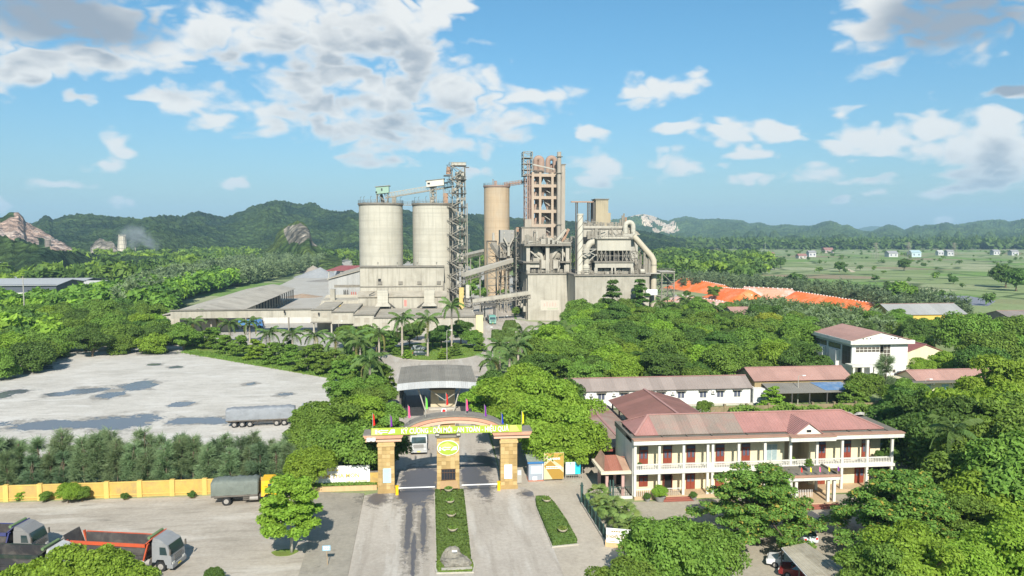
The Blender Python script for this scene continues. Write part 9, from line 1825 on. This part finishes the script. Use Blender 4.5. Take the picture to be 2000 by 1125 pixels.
def smoke():
    m = bpy.data.materials.new('kiln smoke'); m.use_nodes = True; nt = NT(m.node_tree); nt.n.remove(nt.n['Principled BSDF']); v = nt.new('ShaderNodeVolumePrincipled'); v.inputs['Color'].default_value = (0.75, 0.82, 0.88, 1); P = nt.new('ShaderNodeNewGeometry').outputs['Position']; n = nt.noise(P, 0.05, 4, 0.6, 0.6); tc = nt.new('ShaderNodeTexCoord').outputs['Object']; e = nt.ramp(nt.vmath('LENGTH', tc), 0.35, 1.0, 1.0, 0.0); nt.link(nt.math('MULTIPLY', nt.math('MULTIPLY', nt.ramp(n, 0.42, 0.75), e), 0.09), v.inputs['Density']); nt.link(v.outputs[0], nt.n['Material Output'].inputs['Volume'])
    import bmesh; bm = bmesh.new(); bmesh.ops.create_icosphere(bm, subdivisions=3, radius=1.0); me = bpy.data.meshes.new('smoke'); bm.to_mesh(me); bm.free(); me.materials.append(m); o = bpy.data.objects.new('smoke', me); col.objects.link(o); o.location = (AX(272, 1010), 1012, AZ(472, 1010)); o.scale = (34, 18, 24); o.rotation_euler = (0, R(25), 0); tag(o, 'blue grey smoke drifting right from the tiered tower', 'smoke', kind='stuff')
smoke()
# ---- far houses, pylons and poles over the fields
def far_house(px, py, w, h, c, rc, label, hip=False):
    w *= 0.8; h *= 0.8; x, y = G(px, py); t = thing('farm_house', label, 'house', (x, y, 0)); wm = mat('house wall %.2f %.2f' % c[:2], c, 0.8, 0.06); MB().box(x-w/2, x+w/2, y, y+w*0.8, 0, h).build('wall', wm, t); MB().extr([(y-0.6, h+0.004), (y+w*0.8+0.6, h+0.004), (y+w*0.4, h+w*0.26)], 'x', x-w/2-0.5, x+w/2+0.5).build('roof', mat('house roof %.2f' % rc[0], rc, 0.8, 0.06), t)
    for k in (-0.25, 0.25): MB().box(x+w*k-0.9, x+w*k+0.9, y-0.08, y-0.004, h*0.35, h*0.75).build('window', DGLASS, t)
GY, RD, WH = (0.25, 0.25, 0.25), (0.26, 0.14, 0.12), (0.45, 0.45, 0.44)
for a in ((1745, 502, 17, 6.5, WH, GY, 'white farm house with a grey roof in the far fields'), (1790, 502, 18, 7.5, (0.42, 0.52, 0.54), (0.30, 0.40, 0.42), 'blue green farm house in the far fields right of the white one'), (1838, 499, 11, 7, WH, WH, 'small white block house in the far fields'), (1857, 500, 13, 8, WH, GY, 'white house beside the small block house in the far fields'), (1947, 498, 13, 7, WH, GY, 'white house with grey roof in front of the far wood at the right'), (1983, 499, 14, 7, WH, GY, 'white house at the right edge before the far wood'), (1506, 507, 12, 8.5, (0.66, 0.56, 0.30), RD, 'yellow two storey farm house in the near fields'), (1485, 507, 10, 6, (0.46, 0.54, 0.56), GY, 'pale blue grey hut left of the yellow farm house'), (1440, 507, 14, 6, (0.45, 0.43, 0.40), GY, 'grey farm house among the copses'), (1587, 502, 13, 8, WH, GY, 'white two storey farm house right of the yellow one'), (1568, 505, 14, 4.5, (0.45, 0.40, 0.36), RD, 'red roofed low farm house left of the white two storey one'), (1305, 507, 14, 3.5, (0.5, 0.47, 0.42), GY, 'low pale ruin right of the mill'), (1620, 494, 20, 6, (0.40, 0.32, 0.30), RD, 'reddish house before the far wood'), (310, 512, 12, 6, WH, RD, 'small pink white house in the left valley'), (350, 505, 16, 5, (0.66, 0.55, 0.22), GY, 'yellow hut in the left valley near the hills'), (380, 507, 14, 4, WH, GY, 'white hut in the left valley near the hills')): far_house(*a)
def pylon(px, py, pyt, label):
    x, y = G(px, py); h = AZ(pyt, y, px); t = thing('pylon', label, 'pylon', (x, y, 0)); mb = MB(); b, w = 3.2, 0.5
    for sx, sy in ((-1, -1), (1, -1), (1, 1), (-1, 1)): mb.bar((x+sx*b, y+sy*b, 0), (x+sx*w, y+sy*w, h), 0.3)
    for k in range(7):
        u0, u1 = k/7, (k+1)/7; r0, r1 = b+(w-b)*u0, b+(w-b)*u1
        for s in (-1, 1): mb.bar((x-s*r0, y-r0, h*u0), (x+s*r1, y-r1, h*u1), 0.18)
    for u in (0.72, 0.84, 0.95): mb.bar((x-4.5, y, h*u), (x+4.5, y, h*u), 0.25)
    mb.build('lattice', STEEL, t)
pylon(1710, 506, 474, 'steel pylon in the far fields, leftmost of three'); pylon(1774, 506, 473, 'steel pylon in the far fields behind the blue green house'); pylon(1863, 501, 474, 'steel pylon in the far fields, rightmost of three')
for px, py, pyt, lab in ((1494, 498, 474, 'thin pole standing in the far wood right of the mill'), (1300, 488, 470, 'thin pole in the wood just right of the mill'), (460, 497, 480, 'white mast in the left valley below the ridge'), (916, 500, 457, 'striped thin mast behind the conveyor'), (49, 640, 540, 'tall thin power pole at the left in front of the dark sheds'), (82, 590, 562, 'short power pole before the dark sheds'), (130, 575, 551, 'power pole beside the small white shed')): x, y = G(px, py); tag(MB().cyl((x, y, 0), (x, y, AZ(pyt, y, px)), 0.22, 0.14, 8).bar((x-1.2, y, AZ(pyt, y, px)-0.8), (x+1.2, y, AZ(pyt, y, px)-0.8), 0.14).build('pole', STEEL_L), lab, 'pole')
# birds of green sheet roof at the office end
t = thing('green_lean_to', 'dark green sheet lean to roof in the shade right of the office', 'shed', (66, 95, 0)); MB().slab([(62.6, 93, 4.0), (62.6, 103, 4.0), (69, 103, 2.9), (69, 93, 2.9)], 0.08).build('roof', mat('green sheet', (0.05, 0.13, 0.09), 0.6, 0.1, 0.5, corr=('Y', 0.5)), t)
for y in (93.3, 98, 102.7): MB().bar((68.8, y, 0), (68.8, y, 2.85), 0.12).build('post', STEEL_D, t)
